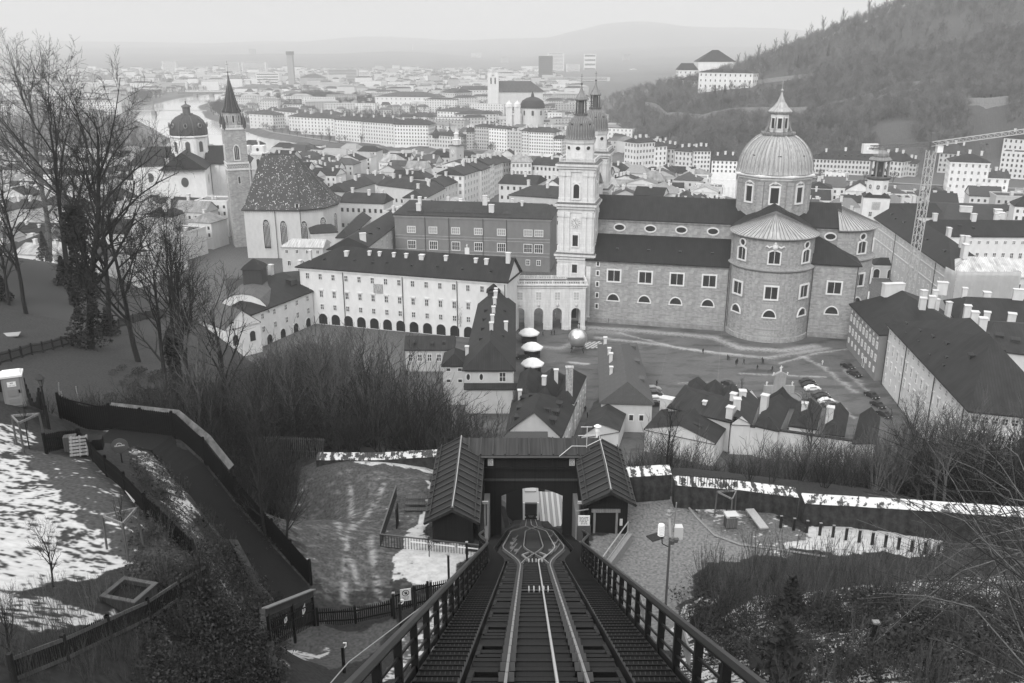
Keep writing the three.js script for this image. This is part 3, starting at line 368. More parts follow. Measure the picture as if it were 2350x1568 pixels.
  oct(new MB(), [[11.4, 49.4], [12.2, 50.2], [12.2, 50.7], [13, 51.1], [13, 51.5], [12.3, 51.9]], 66.7, -17.5).build('cornice', M.trimStone, g);
  for (let k = 0; k < 8; k++) { const a = (k + .5) * Math.PI / 4, R2 = octR(11.45), q = [66.7 + Math.sin(a) * R2, -17.5 + Math.cos(a) * R2]; mesh('pilaster', new MB().box(-1.1, 33, -.5, 1.1, 49.6, .35).geo(), stone, g, [q[0], 0, q[1]], a); }
  for (let k = 0; k < 8; k++) { const a = k * Math.PI / 4; const m = win(g, 66.7 + Math.sin(a) * 11.4, 45, -17.5 + Math.cos(a) * 11.4, a, { w: 2.7, h: 5.2, fw: .55, dep: .45, hood: 1 }); const b = new MB(); b.tube([[-2, 3.3, .2], [-1, 4, .25], [0, 4.25, .25], [1, 4, .25], [2, 3.3, .2]], .28, 5); b.ball(0, 4.1, .3, .6, 5); mesh('hood', b.geo(), M.trimStone, m); }
  const prof = []; for (let i = 0; i <= 14; i++) { const t = i / 14, a = t * 1.2; prof.push([lerp(12.6, 12.3, t) * Math.cos(a) * (t < .04 ? 1.04 : 1) + 1.2 * t, 51.9 + 12.9 * Math.sin(a)]); }
  const dome = new MB().lathe(prof, 66.7, -17.5, 48).build('dome', M.copper, g, .5);
  const rib = (x, z, pr, n, w, name, m, par, a0 = 0) => { for (let k = 0; k < n; k++) { const a = k / n * Math.PI * 2 + a0, b = new MB(), pts = pr.map((p) => [x + Math.sin(a) * (p[0] + .05), p[1] + .05, z + Math.cos(a) * (p[0] + .05)]); b.tube(pts, w, 4); mesh(name, b.geo(), m, par); } };
  rib(66.7, -17.5, prof, 8, .34, 'rib', mat(.46, TX.streak, .6), dome, Math.PI / 8); rib(66.7, -17.5, prof, 48, .07, 'seam', mat(.3, TX.streak, .6), dome, .03);
  for (let k = 0; k < 8; k++) { const a = k * Math.PI / 4 + .05; mesh('dome_hatch', new MB().box(-.55, 0, -.8, .55, .5, .35).geo(), M.gutter, dome, [66.7 + Math.sin(a) * 11.2, 57.6, -17.5 + Math.cos(a) * 11.2], a); }
  oct(new MB(), [[5.4, 64], [5.6, 64.5], [5.6, 65], [3.3, 65.1]], 66.7, -17.5).build('lantern_base', M.copperDark, g); const lan = oct(new MB(), [[2.9, 65], [2.9, 71.3]], 66.7, -17.5).build('lantern', M.trimStone, g);
  for (let k = 0; k < 8; k++) { const a = k * Math.PI / 4; win(g, 66.7 + Math.sin(a) * 2.9, 68, -17.5 + Math.cos(a) * 2.9, a, { w: 1.3, h: 3.4, fw: .22, dep: .2 }); const c = a + Math.PI / 8; mesh('console', new MB().tube([[66.7 + Math.sin(c) * 4.6, 65.1, -17.5 + Math.cos(c) * 4.6], [66.7 + Math.sin(c) * 3.7, 67.2, -17.5 + Math.cos(c) * 3.7], [66.7 + Math.sin(c) * 3.3, 70, -17.5 + Math.cos(c) * 3.3]], [.42, .3, .22], 5).geo(), M.copperDark, lan); }
  oct(new MB(), [[3, 70.9], [3.7, 71.4], [3.9, 71.9], [2.5, 73.2], [1.2, 75], [.4, 77.2], [.2, 78.2]], 66.7, -17.5).build('lantern_roof', M.copper, g); new MB().ball(66.7, 78.6, -17.5, .5, 7).tube([[66.7, 79, -17.5], [66.7, 82, -17.5]], .09, 5).beam([66.2, 81.1, -17.5], [67.2, 81.1, -17.5], .12).build('finial', M.copper, g);
  // towers
  const tower = (cz) => {
    const X = 1.2, H = 6.05, t = new MB(), sq = (b, hw, y0, y1) => b.box(X - hw, y0, cz - hw, X + hw, y1, cz + hw);
    sq(t, H + .1, -1, 23); sq(t, H - .1, 25, 40); sq(t, H - .25, 42, 53); t.build('tower_wall', mar, g);
    const cor = (y, k) => { const c = new MB(); sq(c, H + k, y, y + .75); c.build('cornice', M.trimStone, g); }; for (const [y, k] of [[21.2, .3], [22.3, .7], [23.4, 1.2], [24.4, .5], [38.6, .2], [39.8, .6], [40.8, 1.15], [41.6, .4], [52.4, .2], [53.4, .6], [54.3, 1.15]]) cor(y, k);
    for (const y of [24.2, 41.6, 55.05]) { const roofc = new MB(), a = H + 1.1, b = H + .2, f = (s, yy, q) => [[X - s, yy, cz + s], [X + s, yy, cz + s], [X + s, yy, cz - s], [X - s, yy, cz - s]][q]; for (let q = 0; q < 4; q++) roofc.quad(f(a, y, q), f(a, y, (q + 1) % 4), f(b, y + .7, (q + 1) % 4), f(b, y + .7, q)); roofc.build('ledge_roof', M.lead, g); }
    const pil = { a: new MB().box(-.75, 0, -.3, .75, 19.6, .32).box(-.95, 0, -.3, .95, 1.6, .5).geo(), b: new MB().box(-.75, 0, -.3, .75, 13.6, .32).box(-.9, 0, -.3, .9, 1.6, .45).box(-.95, 11.9, -.3, .95, 13.4, .55).geo(), c: new MB().box(-.75, 0, -.3, .75, 10.4, .32).box(-.9, 0, -.3, .9, 1.4, .45).box(-.95, 8.8, -.3, .95, 10.2, .55).geo() };
    for (let q = 0; q < 4; q++) { const a = q * h, n = [Math.sin(a), Math.cos(a)], s = [Math.cos(a), -Math.sin(a)]; for (const [k, y, hw] of [['a', .5, H + .1], ['b', 25.2, H - .1], ['c', 42.2, H - .25]]) for (const o of [-4.9, -2.9, 2.9, 4.9]) mesh('pilaster', pil[k], mar, g, [X + n[0] * hw + s[0] * o, y, cz + n[1] * hw + s[1] * o], a);
      const at = (y, hw, o) => win(g, X + n[0] * hw, y, cz + n[1] * hw, a, o);
      at(45.9, H - .25, { w: 2, h: 4.8, t: 'a', fw: .5, dep: .5, hood: 1 }); const m = at(28.9, H - .1, { w: 1.9, h: 3.9, fw: .45, dep: .4, hood: 2 }); at(19, H + .1, { w: 1.8, h: 3, fw: .35, dep: .3 }); at(4, H + .1, { w: 2, h: 6, fw: .4, dep: .3 });
      if (q === 0) clockFace(g, X, 35, cz + H - .08, 1.9, mar);
    }
    for (let q = 0; q < 4; q++) { const k = [[-1, 1], [1, 1], [1, -1], [-1, -1]], a = k[q], b = k[(q + 1) % 4], e = H - .2; balustrade(g, [X + a[0] * e, cz + a[1] * e], [X + b[0] * e, cz + b[1] * e], 55.7, 1.2, .5); }
    oct(new MB(), [[4.6, 55], [4.6, 61.6]], X, cz).build('octagon', mat(.72, TX.plaster, .85), g); oct(new MB(), [[4.6, 61.2], [4.9, 61.8], [5, 62.4], [5.2, 62.9]], X, cz).build('cornice', M.trimStone, g);
    for (let k = 0; k < 8; k++) { const a = k * Math.PI / 4; win(g, X + Math.sin(a) * 4.6, 60.1, cz + Math.cos(a) * 4.6, a, { w: 1.6, h: 1.3, t: 'o', fw: .18, dep: .14 }); mesh('panel', new MB().box(-1.1, -1.4, 0, 1.1, 1.3, .1).geo(), mar, g, [X + Math.sin(a) * 4.6, 57.4, cz + Math.cos(a) * 4.6], a); }
    const pr = [[5.3, 62.9], [4.85, 63.5], [4.7, 64.5], [4.75, 65.6], [4.5, 67], [3.9, 68.4], [3, 69.6], [2.1, 70.3], [1.9, 70.8]]; const d = new MB().lathe(pr, X, cz, 32).build('tower_dome', mat(.17, TX.streak, .6), g, .5); rib(X, cz, pr, 32, .13, 'rib', mat(.3, TX.streak, .6), d);
    for (let k = 0; k < 8; k++) { const a = k * Math.PI / 4 + .2; mesh('dome_hatch', new MB().box(-.3, 0, -.5, .3, .5, .25).geo(), M.gutter, d, [X + Math.sin(a) * 4.1, 67.6, cz + Math.cos(a) * 4.1], a); }
    const l = oct(new MB(), [[2.2, 70.7], [2.2, 71.2], [1, 71.2], [1, 75.4], [1.9, 75.4], [2, 75.9]], X, cz).build('tower_lantern', M.lead, g); for (let k = 0; k < 8; k++) { const a = (k + .5) * Math.PI / 4; mesh('column', new MB().tube([[X + Math.sin(a) * 1.75, 71.2, cz + Math.cos(a) * 1.75], [X + Math.sin(a) * 1.6, 75.4, cz + Math.cos(a) * 1.6]], .17, 5).geo(), M.lead, l); }
    oct(new MB(), [[2.1, 75.8], [1.7, 76.6], [.9, 77.8], [.35, 79.3], [.15, 80.4]], X, cz).build('tower_cap', M.copperDark, g); new MB().ball(X, 80.8, cz, .4, 6).tube([[X, 81, cz], [X, 84, cz]], .07, 4).beam([X - .45, 83.2, cz], [X + .45, 83.2, cz], .1).build('finial', M.lead, g);
  };
  tower(-.5); tower(-34.5);
  new MB().box(-4, -1, -29, 6, 44, -6.5).build('west_front', mar, g); new MB().tri([-4, 44, -6.5], [-4, 50, -17.5], [-4, 44, -29]).quad([-4, 44, -6.5], [6, 44, -6.5], [6, 50, -17.5], [-4, 50, -17.5]).quad([-4, 44, -29], [-4, 50, -17.5], [6, 50, -17.5], [6, 44, -29]).build('gable', mar, g);
}
{ // the arcade that joins the cathedral and the white wing
  const A = P2(1172, 757), B = P2(1342, 757), L = B[0] - A[0], g = thing('arcade_building', 'pale stone arcade of four tall arches with a balustraded terrace left of the cathedral tower', 'arcade', [A[0], 0, A[1]]);
  const H = 16.2, D = 9, n = 4, sp = L / n, w = 3.2, sh = new THREE.Shape(); sh.moveTo(0, 0); const holes = [];
  const front = () => { const s = new THREE.Shape(); s.moveTo(0, 0); for (let i = 0; i < n; i++) { const c = sp * (i + .5), y = 6.2; s.lineTo(c - w / 2, 0); s.lineTo(c - w / 2, y); for (let k = 1; k < 10; k++) { const a = Math.PI - k / 10 * Math.PI; s.lineTo(c + Math.cos(a) * w / 2, y + Math.sin(a) * w / 2); } s.lineTo(c + w / 2, y); s.lineTo(c + w / 2, 0); } s.lineTo(L, 0); s.lineTo(L, H); s.lineTo(0, H); s.closePath(); return clean(new THREE.ExtrudeGeometry(s, { depth: 1.3, bevelEnabled: false })); };
  mesh('front_wall', front(), M.marble, g, [0, 0, -1.3]); mesh('back_wall', front(), M.marble, g, [0, 0, -D]);
  new MB().box(0, 0, -D, 1.1, H, -1.3).box(L - 1.1, 9.5, -D, L, H, -1.3).box(L - 1.1, 0, -2.6, L, 9.5, -1.3).box(L - 1.1, 0, -D, L, 9.5, -D + 1.4).box(1.1, 9.2, -D + 1.3, L - 1.1, 9.6, -1.3).build('side_wall', M.marble, g);
  new MB().box(-.4, H - 1.2, -D - .4, L + .5, H - .8, .5).box(-.7, H - .4, -D - .7, L + .8, H, .8).build('cornice', M.trimStone, g); new MB().fan([[-.3, H + .05, .3], [L + .3, H + .05, .3], [L + .3, H + .05, -D], [-.3, H + .05, -D]]).build('terrace', M.asphalt, g);
  balustrade(g, [0, .2], [L, .2], H, 1.2, .6); balustrade(g, [L, .2], [L, -D], H, 1.2, .6); balustrade(g, [0, -D + 2], [L - 6, -D + 2], H, 1.2, .6);
  const p = new MB().box(-.55, 0, 0, .55, H - 1.4, .35).box(-.75, 0, 0, .75, 1.2, .5).geo(); for (let i = 0; i <= n; i++) mesh('pilaster', p, M.trimStone, g, [clamp(sp * i, .6, L - .6), 0, 0]);
  for (let i = 0; i < n; i++) { win(g, sp * (i + .5), 12, 0, 0, { w: 1.7, h: 2.6, mx: 2, my: 3, fw: .3, glass: mat(.4, null, .5) }); const b = new MB().at(sp * (i + .5), 9, .25); b.ball(0, 0, 0, .5, 5, 1.4).ball(0, .8, 0, .3, 4); b.build('cartouche', M.trimStone, g); }
}
// ---------------------------------------------------------------- the buildings round the square and the old town
const dirOf = (A, B) => { const l = Math.hypot(B[0] - A[0], B[1] - A[1]); return [(B[0] - A[0]) / l, (B[1] - A[1]) / l]; }, mv = (A, d, s) => [A[0] + d[0] * s, A[1] + d[1] * s];
const hAt = (px, py, z) => PZ(px, py, z)[1];
const W1 = (y, n, o = {}) => ({ y, n, w: 1.1, h: 1.9, mx: 2, my: 2, fw: .22, ...o });
// white wing with the arcade
{
  const d = dirOf([-70, -297], [-13.6, -280.3]), A = mv([-70, -297], d, -4.4), B = mv(A, d, 75.5), n = 15;
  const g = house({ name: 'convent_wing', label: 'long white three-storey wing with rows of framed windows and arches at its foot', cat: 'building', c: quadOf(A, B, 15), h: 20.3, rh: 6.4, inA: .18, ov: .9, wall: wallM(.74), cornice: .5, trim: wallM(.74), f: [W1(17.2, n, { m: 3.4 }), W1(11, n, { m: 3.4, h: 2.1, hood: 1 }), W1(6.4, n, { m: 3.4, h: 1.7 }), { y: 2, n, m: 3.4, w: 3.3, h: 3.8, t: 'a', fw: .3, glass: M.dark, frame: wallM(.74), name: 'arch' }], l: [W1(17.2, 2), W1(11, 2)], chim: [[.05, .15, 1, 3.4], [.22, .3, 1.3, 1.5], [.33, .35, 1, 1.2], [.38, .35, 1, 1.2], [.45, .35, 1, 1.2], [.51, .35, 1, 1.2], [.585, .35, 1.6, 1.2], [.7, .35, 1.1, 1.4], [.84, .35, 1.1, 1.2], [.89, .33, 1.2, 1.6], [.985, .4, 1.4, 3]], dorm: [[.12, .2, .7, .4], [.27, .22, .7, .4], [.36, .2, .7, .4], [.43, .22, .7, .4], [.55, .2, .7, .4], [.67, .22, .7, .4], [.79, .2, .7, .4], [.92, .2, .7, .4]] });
  pipes(g, [.3, 17, 39, 58.5, 75].map((s) => [d[0] * s + .25 * -d[1], d[1] * s + .3, 0, 19.6])); const q = mv([0, 0], d, 30); new MB().at(q[0] - d[1] * .1, 14.6, q[1] + .12, Math.atan2(-d[1], d[0])).box(-1.7, -1.6, 0, 1.7, 1.6, .15).build('sundial', mat(.45, TX.rubble, .9), g);
}
// the long wing running towards us
{
  const g = house({ name: 'long_wing', label: 'long narrow house with steep dark ridge roof running towards us beside the arcade', cat: 'building', c: [[-12.4, -217], [.3, -217], [.6, -279], [-10.6, -279]], h: 12.1, rh: 5.6, axis: 1, inB: .02, inA: .12, ov: .7, wall: wallM(.6), f: [{ y: 10, xs: [.78], w: 1.5, h: 2.4, mx: 2, my: 2, fw: .22 }, { y: 10, xs: [.07, .34], w: .9, h: 1.8, t: 'o', fw: .25 }, { y: 5.9, xs: [.2, .5, .82], w: 1, h: .7, mx: 2, fw: .22 }, { y: 1.4, xs: [.5], w: 1.2, h: 2.6, fw: .2, name: 'door' }], r: [W1(9, 12), W1(4, 12)], chim: [[.5, .28, 1, 1.8], [.5, .4, 1, 1.8], [.5, .55, 1, 1.6], [.5, .7, 1, 1.8], [.5, .82, 1.1, 1.8], [.5, .9, 1, 1.4], [.82, .42, 1, 3]], dorm: [[.3, .25, .6, .4], [.3, .4, .6, .4], [.3, .55, .6, .4], [.3, .7, .6, .4], [.72, .3, .6, .4], [.72, .5, .6, .4], [.72, .7, .6, .4]] });
  new MB().quad([-.3, 7.2, 1.6], [15, 7.2, 1.6], [15, 8.3, .02], [-.3, 8.3, .02]).quad([-.3, 6.9, 1.6], [15, 6.9, 1.6], [15, 7.2, 1.6], [-.3, 7.2, 1.6]).build('lean_to_roof', roofM(.075), g);
  new MB().box(.2, -2, .02, 12.6, 7, 1.1).build('lower_wall', wallM(.6), g); { const b = new MB(); roofFaces(b, [[4.4, -58], [8.4, -58], [8.4, -62.5], [4.4, -62.5]], 17.4, 2.2, { axis: 1, ov: .3 }); b.build('hood_roof', roofM(.06), g); new MB().box(4.5, 15, -62.3, 8.3, 17.5, -58.2).build('hood', M.woodMid, g); }
  house({ name: 'annex', label: 'small annex with dark hip roof and tiny square windows left of the long wing', cat: 'building', c: [[-18.6, -222], [-12.45, -222], [-12.45, -232], [-18.6, -232]], h: 11.4, rh: 3, axis: 1, inB: .4, inA: .1, ov: .4, wall: wallM(.56), f: [{ y: 10.2, n: 2, w: 1, h: .8, fw: .2 }, { y: 7, n: 2, w: 1, h: .8, fw: .2 }], chim: [[1.02, .6, .9, 3.4]] });
  house({ name: 'low_range', label: 'low range with grey seamed roof between the bare thicket and the annex', cat: 'building', c: quadOf(P2(930, 802, 7), P2(1040, 802, 7), 8), h: 7, rh: 3, ov: .4, inA: .001, inB: .001, wall: wallM(.5), roof: roofM(.1), f: [{ y: 4.4, n: 5, w: 1.1, h: 2, mx: 2, my: 2, fw: .22 }], dorm: [[.2, .25, .7, .5], [.55, .2, .7, .5], [.8, .25, .7, .5]] });
}
// grey palace
{
  const A = [-51.4, -382.3], B = [16.3, -371.5], w = { w: 3.3, mx: 4, my: 2, fw: .28, dep: .2 }, xs = [.109, .251, .398, .545, .692, .861, .929], d = dirOf(A, B), pane = mat(.34, TX.grain, .5);
  const g = house({ name: 'grey_palace', label: 'large grey palace with paired white windows behind the white wing', cat: 'palace', c: quadOf(A, B, 26), h: 23.4, rh: 4.2, inA: .06, inB: .06, ov: .8, wall: wallM(.19), roof: roofM(.09), cornice: .5, trim: wallM(.3), f: [{ ...w, y: 16.9, xs, h: 2.5, glass: pane }, { ...w, y: 10.2, xs, h: 3.4 }, { y: 4, xs: [.861, .929], w: 1.4, h: 2, mx: 2, my: 2, fw: .25 }], chim: [[.15, .12, 2, 3.4, 1.4], [.14, .3, 1.4, 4], [.62, .14, 2.2, 3.4, 1.4], [.56, .4, 2, 4, 1.4], [.3, .6, 1.2, 2], [.8, .4, 1, 2], [.72, .7, 1, 2.4]] });
  for (const y of [14.2, 12.9, 8, 6.6]) { const L = 68.5, b = new MB().at(0, y, 0, Math.atan2(-d[1], d[0])); b.box(0, 0, 0, L, .22, .14); b.build('string_course', wallM(.36), g); }
  pipes(g, [.2, .355, .575, .725].map((t) => [d[0] * t * 68.5 - d[1] * .3, d[1] * t * 68.5 + .3, 0, 23])); { const q = [d[0] * .47 * 68.5, d[1] * .47 * 68.5 + .35], b = new MB().at(q[0], 5.5, q[1]); b.box(-3.4, 0, -.2, 3.4, .3, .9).box(-1, .3, -.2, 1, 4.2, .2); b.build('balcony', M.trim, g); statue(g, 'statue', M.trim, q[0], 9.7, q[1], 1.7); balustrade(g, [q[0] - 3.3, q[1] + .8], [q[0] + 3.3, q[1] + .8], 5.8, 1, .6, M.trim); }
  for (let i = 0; i < 11; i++) { const t = .1 + i * .062, q = [lerp(0, 67.7, t), lerp(0, 10.8, t)], b = new MB().at(q[0], 24, q[1], Math.atan2(-d[1], d[0])); b.tri([-1.9, .5, -2], [1.9, .5, -2], [0, 2.4, -10]).tri([1.9, .5, -2], [2.1, 1.2, -12], [0, 2.4, -10]).tri([-1.9, .5, -2], [0, 2.4, -10], [-2.1, 1.2, -12]); b.build('roof_fold', roofM(.085), g); }
}
// houses below us, in front of the square
const E4 = (h, a, b, c, d) => [P2(...a, h), P2(...b, h), P2(...c, h), P2(...d, h)];
{
  const c = E4(8, [1166, 991], [1284, 1003], [1318, 925], [1180, 920]), g = house({ name: 'gabled_house', label: 'house with half-hipped seamed roof, shed dormers and white gable nearest the station roof', cat: 'house', c, h: 8, rh: 5.6, axis: 1, inB: .42, ov: .6, wall: wallM(.66), roof: roofM(.085), f: [{ y: 6.4, xs: [.3, .72], w: 1.1, h: 1.8, mx: 2, my: 2, fw: .25 }], r: [W1(6, 5), W1(2.4, 5)], dorm: [[.8, .18, 2, .7], [.8, .42, 2, .7], [.8, .66, 2, .7], [.18, .2, 2, .7], [.18, .5, 2, .7], [.2, .8, 2, .7], [.66, .3, .7, .4], [.35, .7, .7, .4]], chim: [[.5, .97, 1, 1.4]] });
  const k = E4(9, [1180, 920], [1318, 925], [1346, 863], [1196, 857]), q = (t) => [[lerp(k[0][0], k[1][0], t), lerp(k[0][1], k[1][1], t)], [lerp(k[3][0], k[2][0], t), lerp(k[3][1], k[2][1], t)]], m = thing('folded_roof_house', 'rear house with three parallel ridges and a tall blotched chimney at the square', 'house', [k[0][0], 0, k[0][1]]), lo = (p) => [p[0] - k[0][0], p[1] - k[0][1]];
  new MB().prism(k.map(lo), -2, 9, false).build('wall', wallM(.5), m);
  for (let i = 0; i < 3; i++) { const a = q(i / 3), b = q((i + 1) / 3), r = new MB(); roofFaces(r, [a[0], b[0], b[1], a[1]].map(lo), 9, 3.6, { axis: 1, inB: .25, inA: .1, ov: i ? .02 : .3 }); r.build('roof', roofM([.085, .075, .08][i]), m); }
  const cp = lo(P2(1306, 900, 11)); chimney(m, cp[0], 9, cp[1], 1.7, 8.5, 1.4, mat(.5, TX.rubble, .9)); const c2 = lo(P2(1276, 870, 11)); chimney(m, c2[0], 9.5, c2[1], 1, 4, 1); const c3 = lo(P2(1193, 905, 11)); chimney(m, c3[0], 9, c3[1], .9, 3, .9); facade(m, lo(k[1]), lo(k[2]), [W1(6, 5), W1(2.4, 5)]);
}
house({ name: 'stable_house', label: 'house with long grey tiled hip roof and roof vents standing in the square', cat: 'house', c: E4(8, [1380, 923], [1497, 926], [1458, 788], [1375, 791]), h: 8, rh: 5.4, axis: 1, inB: .36, inA: .02, ov: .5, wall: wallM(.58), roof: mat(.1, TX.tiles, .7), f: [{ y: 4, xs: [.6, .8], w: 1, h: 1.5, fw: .2 }], r: [W1(5.4, 8)], chim: [[.22, .3, .8, 2], [.24, .5, .9, 2.4], [.22, .65, .8, 1.8], [.15, .9, .9, 2]], dorm: [[.85, .25, 2.4, .8], [.85, .55, 2.4, .8], [.85, .82, 2.4, .8]] });
house({ name: 'shed_house', label: 'low shed with plain light grey seamed gable roof between the lane and the hip-roofed house', cat: 'shed', c: E4(5, [1334, 1003], [1420, 989], [1443, 926], [1365, 924]), h: 5, rh: 2.6, axis: 1, ov: .3, wall: wallM(.72), roof: roofM(.13) });
house({ name: 'broad_house', label: 'broad low house with shallow dark gable roof and whitewashed gable above the bushes', cat: 'house', c: E4(6, [1481, 984], [1640, 1017], [1674, 968], [1523, 937]), h: 6, rh: 2.6, axis: 1, ov: .3, wall: wallM(.7), roof: roofM(.07), f: [], dorm: [[.7, .3, .8, .4]], chim: [[.05, 1, 3, 2.6, 2.2], [.62, 1, .9, 2]] });
house({ name: 'long_hall', label: 'long seamed roof stretching behind the broad whitewashed house', cat: 'hall', c: E4(8, [1534, 934], [1676, 968], [1694, 919], [1574, 884]), h: 8, rh: 2.2, inA: .2, inB: .05, ov: .3, wall: wallM(.5), roof: roofM(.09), chim: [[.98, .1, 1.6, 2.6], [.96, .6, 1.4, 2]] });
for (const [i, x, y] of [[0, 1596, 886], [1, 1637, 893], [2, 1676, 903]]) house({ name: 'side_gable', label: `small dark seamed side gable, ${['left', 'middle', 'right'][i]} of three behind the long hall roof`, cat: 'house', c: quadOf(P2(x - 20, y + 12, 8), P2(x + 18, y + 16, 8), 7), h: 8, rh: 1.7, axis: 1, inA: .5, ov: .2, wall: wallM(.5), roof: roofM(.075) });
house({ name: 'tilted_roof_house', label: 'house with one steep seamed slope, skylights and tall chimneys right of the long hall', cat: 'house', c: E4(8, [1680, 972], [1722, 974], [1742, 920], [1706, 906]), h: 8, rh: 2, axis: 1, sk: .85, ov: .3, wall: wallM(.66), roof: roofM(.1), chim: [[.05, .25, 1.6, 4.2], [.08, .75, 1.6, 2.6]] });
house({ name: 'ridge_house', label: 'gabled house with seamed roof just left of the concave pavilion roof', cat: 'house', c: E4(8, [1734, 976], [1786, 988], [1812, 929], [1766, 918]), h: 8, rh: 2.2, axis: 1, inA: .1, ov: .3, wall: wallM(.6), roof: roofM(.085), chim: [[.02, .55, 1.6, 4]] });
house({ name: 'corner_house', label: 'gabled house with seamed roof under the parked cars, right of the pavilion', cat: 'house', c: E4(8, [1812, 976], [1872, 984], [1884, 936], [1832, 926]), h: 8, rh: 2, axis: 1, inA: .2, ov: .3, wall: wallM(.6), roof: roofM(.08), chim: [[.4, .5, 1.4, 1.6]] });
house({ name: 'narrow_house', label: 'narrow steep-roofed house above the bushes with a big white chimney', cat: 'house', c: E4(8, [1892, 994], [1936, 1000], [1946, 948], [1906, 938]), h: 8, rh: 2.2, axis: 1, inA: .1, ov: .3, wall: wallM(.62), roof: roofM(.085), chim: [[.1, .4, 1.6, 3.6]] });
house({ name: 'end_house', label: 'steep dark-roofed end house of the low row, nearest the big hip roof', cat: 'house', c: E4(8, [1960, 1016], [2010, 1016], [2018, 960], [1976, 952]), h: 8, rh: 2.4, axis: 1, inA: .2, ov: .3, wall: wallM(.55), roof: roofM(.07) });
{ // garden wall, pavilion roof and fountain monument
  const A = P2(1678, 972, 7.4), B = P2(1960, 1012, 7.4), g = thing('garden_wall', 'high whitewashed wall with two oval openings above the bushes', 'wall', [A[0], 0, A[1]]), d = dirOf(A, B), L = Math.hypot(B[0] - A[0], B[1] - A[1]), t = Math.atan2(-d[1], d[0]);
  new MB().at(0, 0, 0, t).box(0, -4, -.6, L, 7.2, 0).build('wall', wallM(.66), g); new MB().at(0, 0, 0, t).box(-.1, 7.2, -.8, L, 7.45, .25).build('coping', roofM(.1), g); for (const s of [.12, .27]) win(g, d[0] * s * L, 2.6, d[1] * s * L + .02, t, { w: 1.6, h: 1, t: 'o', fw: .15, name: 'opening' });
  const p = P(1793, 922, 6), q = thing('pavilion', 'dark pavilion with concave pointed hip roof before the fountain monument', 'pavilion', [p[0], 0, p[2]], .35); new MB().box(-3.4, 0, -3.4, 3.4, 6, 3.4).build('wall', wallM(.4), q); const pr = [[4.6, 6], [3.2, 6.5], [2, 7.4], [.9, 8.7], [.02, 10.2]]; const b = new MB().lathe(pr.map((e) => [e[0] * 1.414, e[1]]), 0, 0, 4, Math.PI / 4, Math.PI * 2.25); b.build('roof', roofM(.06), q);
  const f = P(1795, 905, 1), m = thing('fountain_monument', 'pale stone horse-pond fountain with pediment and statues behind the pavilion roof', 'fountain', [f[0], 0, f[2] - 3]); new MB().box(-7, 0, -1, 7, 4, .6).box(-2.6, 4, -1, 2.6, 9, .6).build('back_wall', mat(.3, TX.marble, .9), m); new MB().tri([-4, 9, .8], [4, 9, .8], [0, 11.2, .8]).tri([4, 9, -1], [-4, 9, -1], [0, 11.2, -1]).quad([-4, 9, .8], [0, 11.2, .8], [0, 11.2, -1], [-4, 9, -1]).quad([4, 9, -1], [0, 11.2, -1], [0, 11.2, .8], [4, 9, .8]).build('pediment', mat(.3, TX.marble, .9), m);
  statue(m, 'statue', M.marble, 0, 11, 0, 3); statue(m, 'statue', M.marble, -6, 4, 0, 2.2); statue(m, 'statue', M.marble, 6, 4, 0, 2.2); statue(m, 'statue', M.marble, -3.2, 9, 0, 1.8); statue(m, 'statue', M.marble, 3.2, 9, 0, 1.8); m.scale.set(.6, .6, .6); new MB().lathe([[9, 0], [9, .9], [8.4, .9], [8.4, .3], [0, .3]], 0, 5, 20).build('basin', M.concrete, m);
}
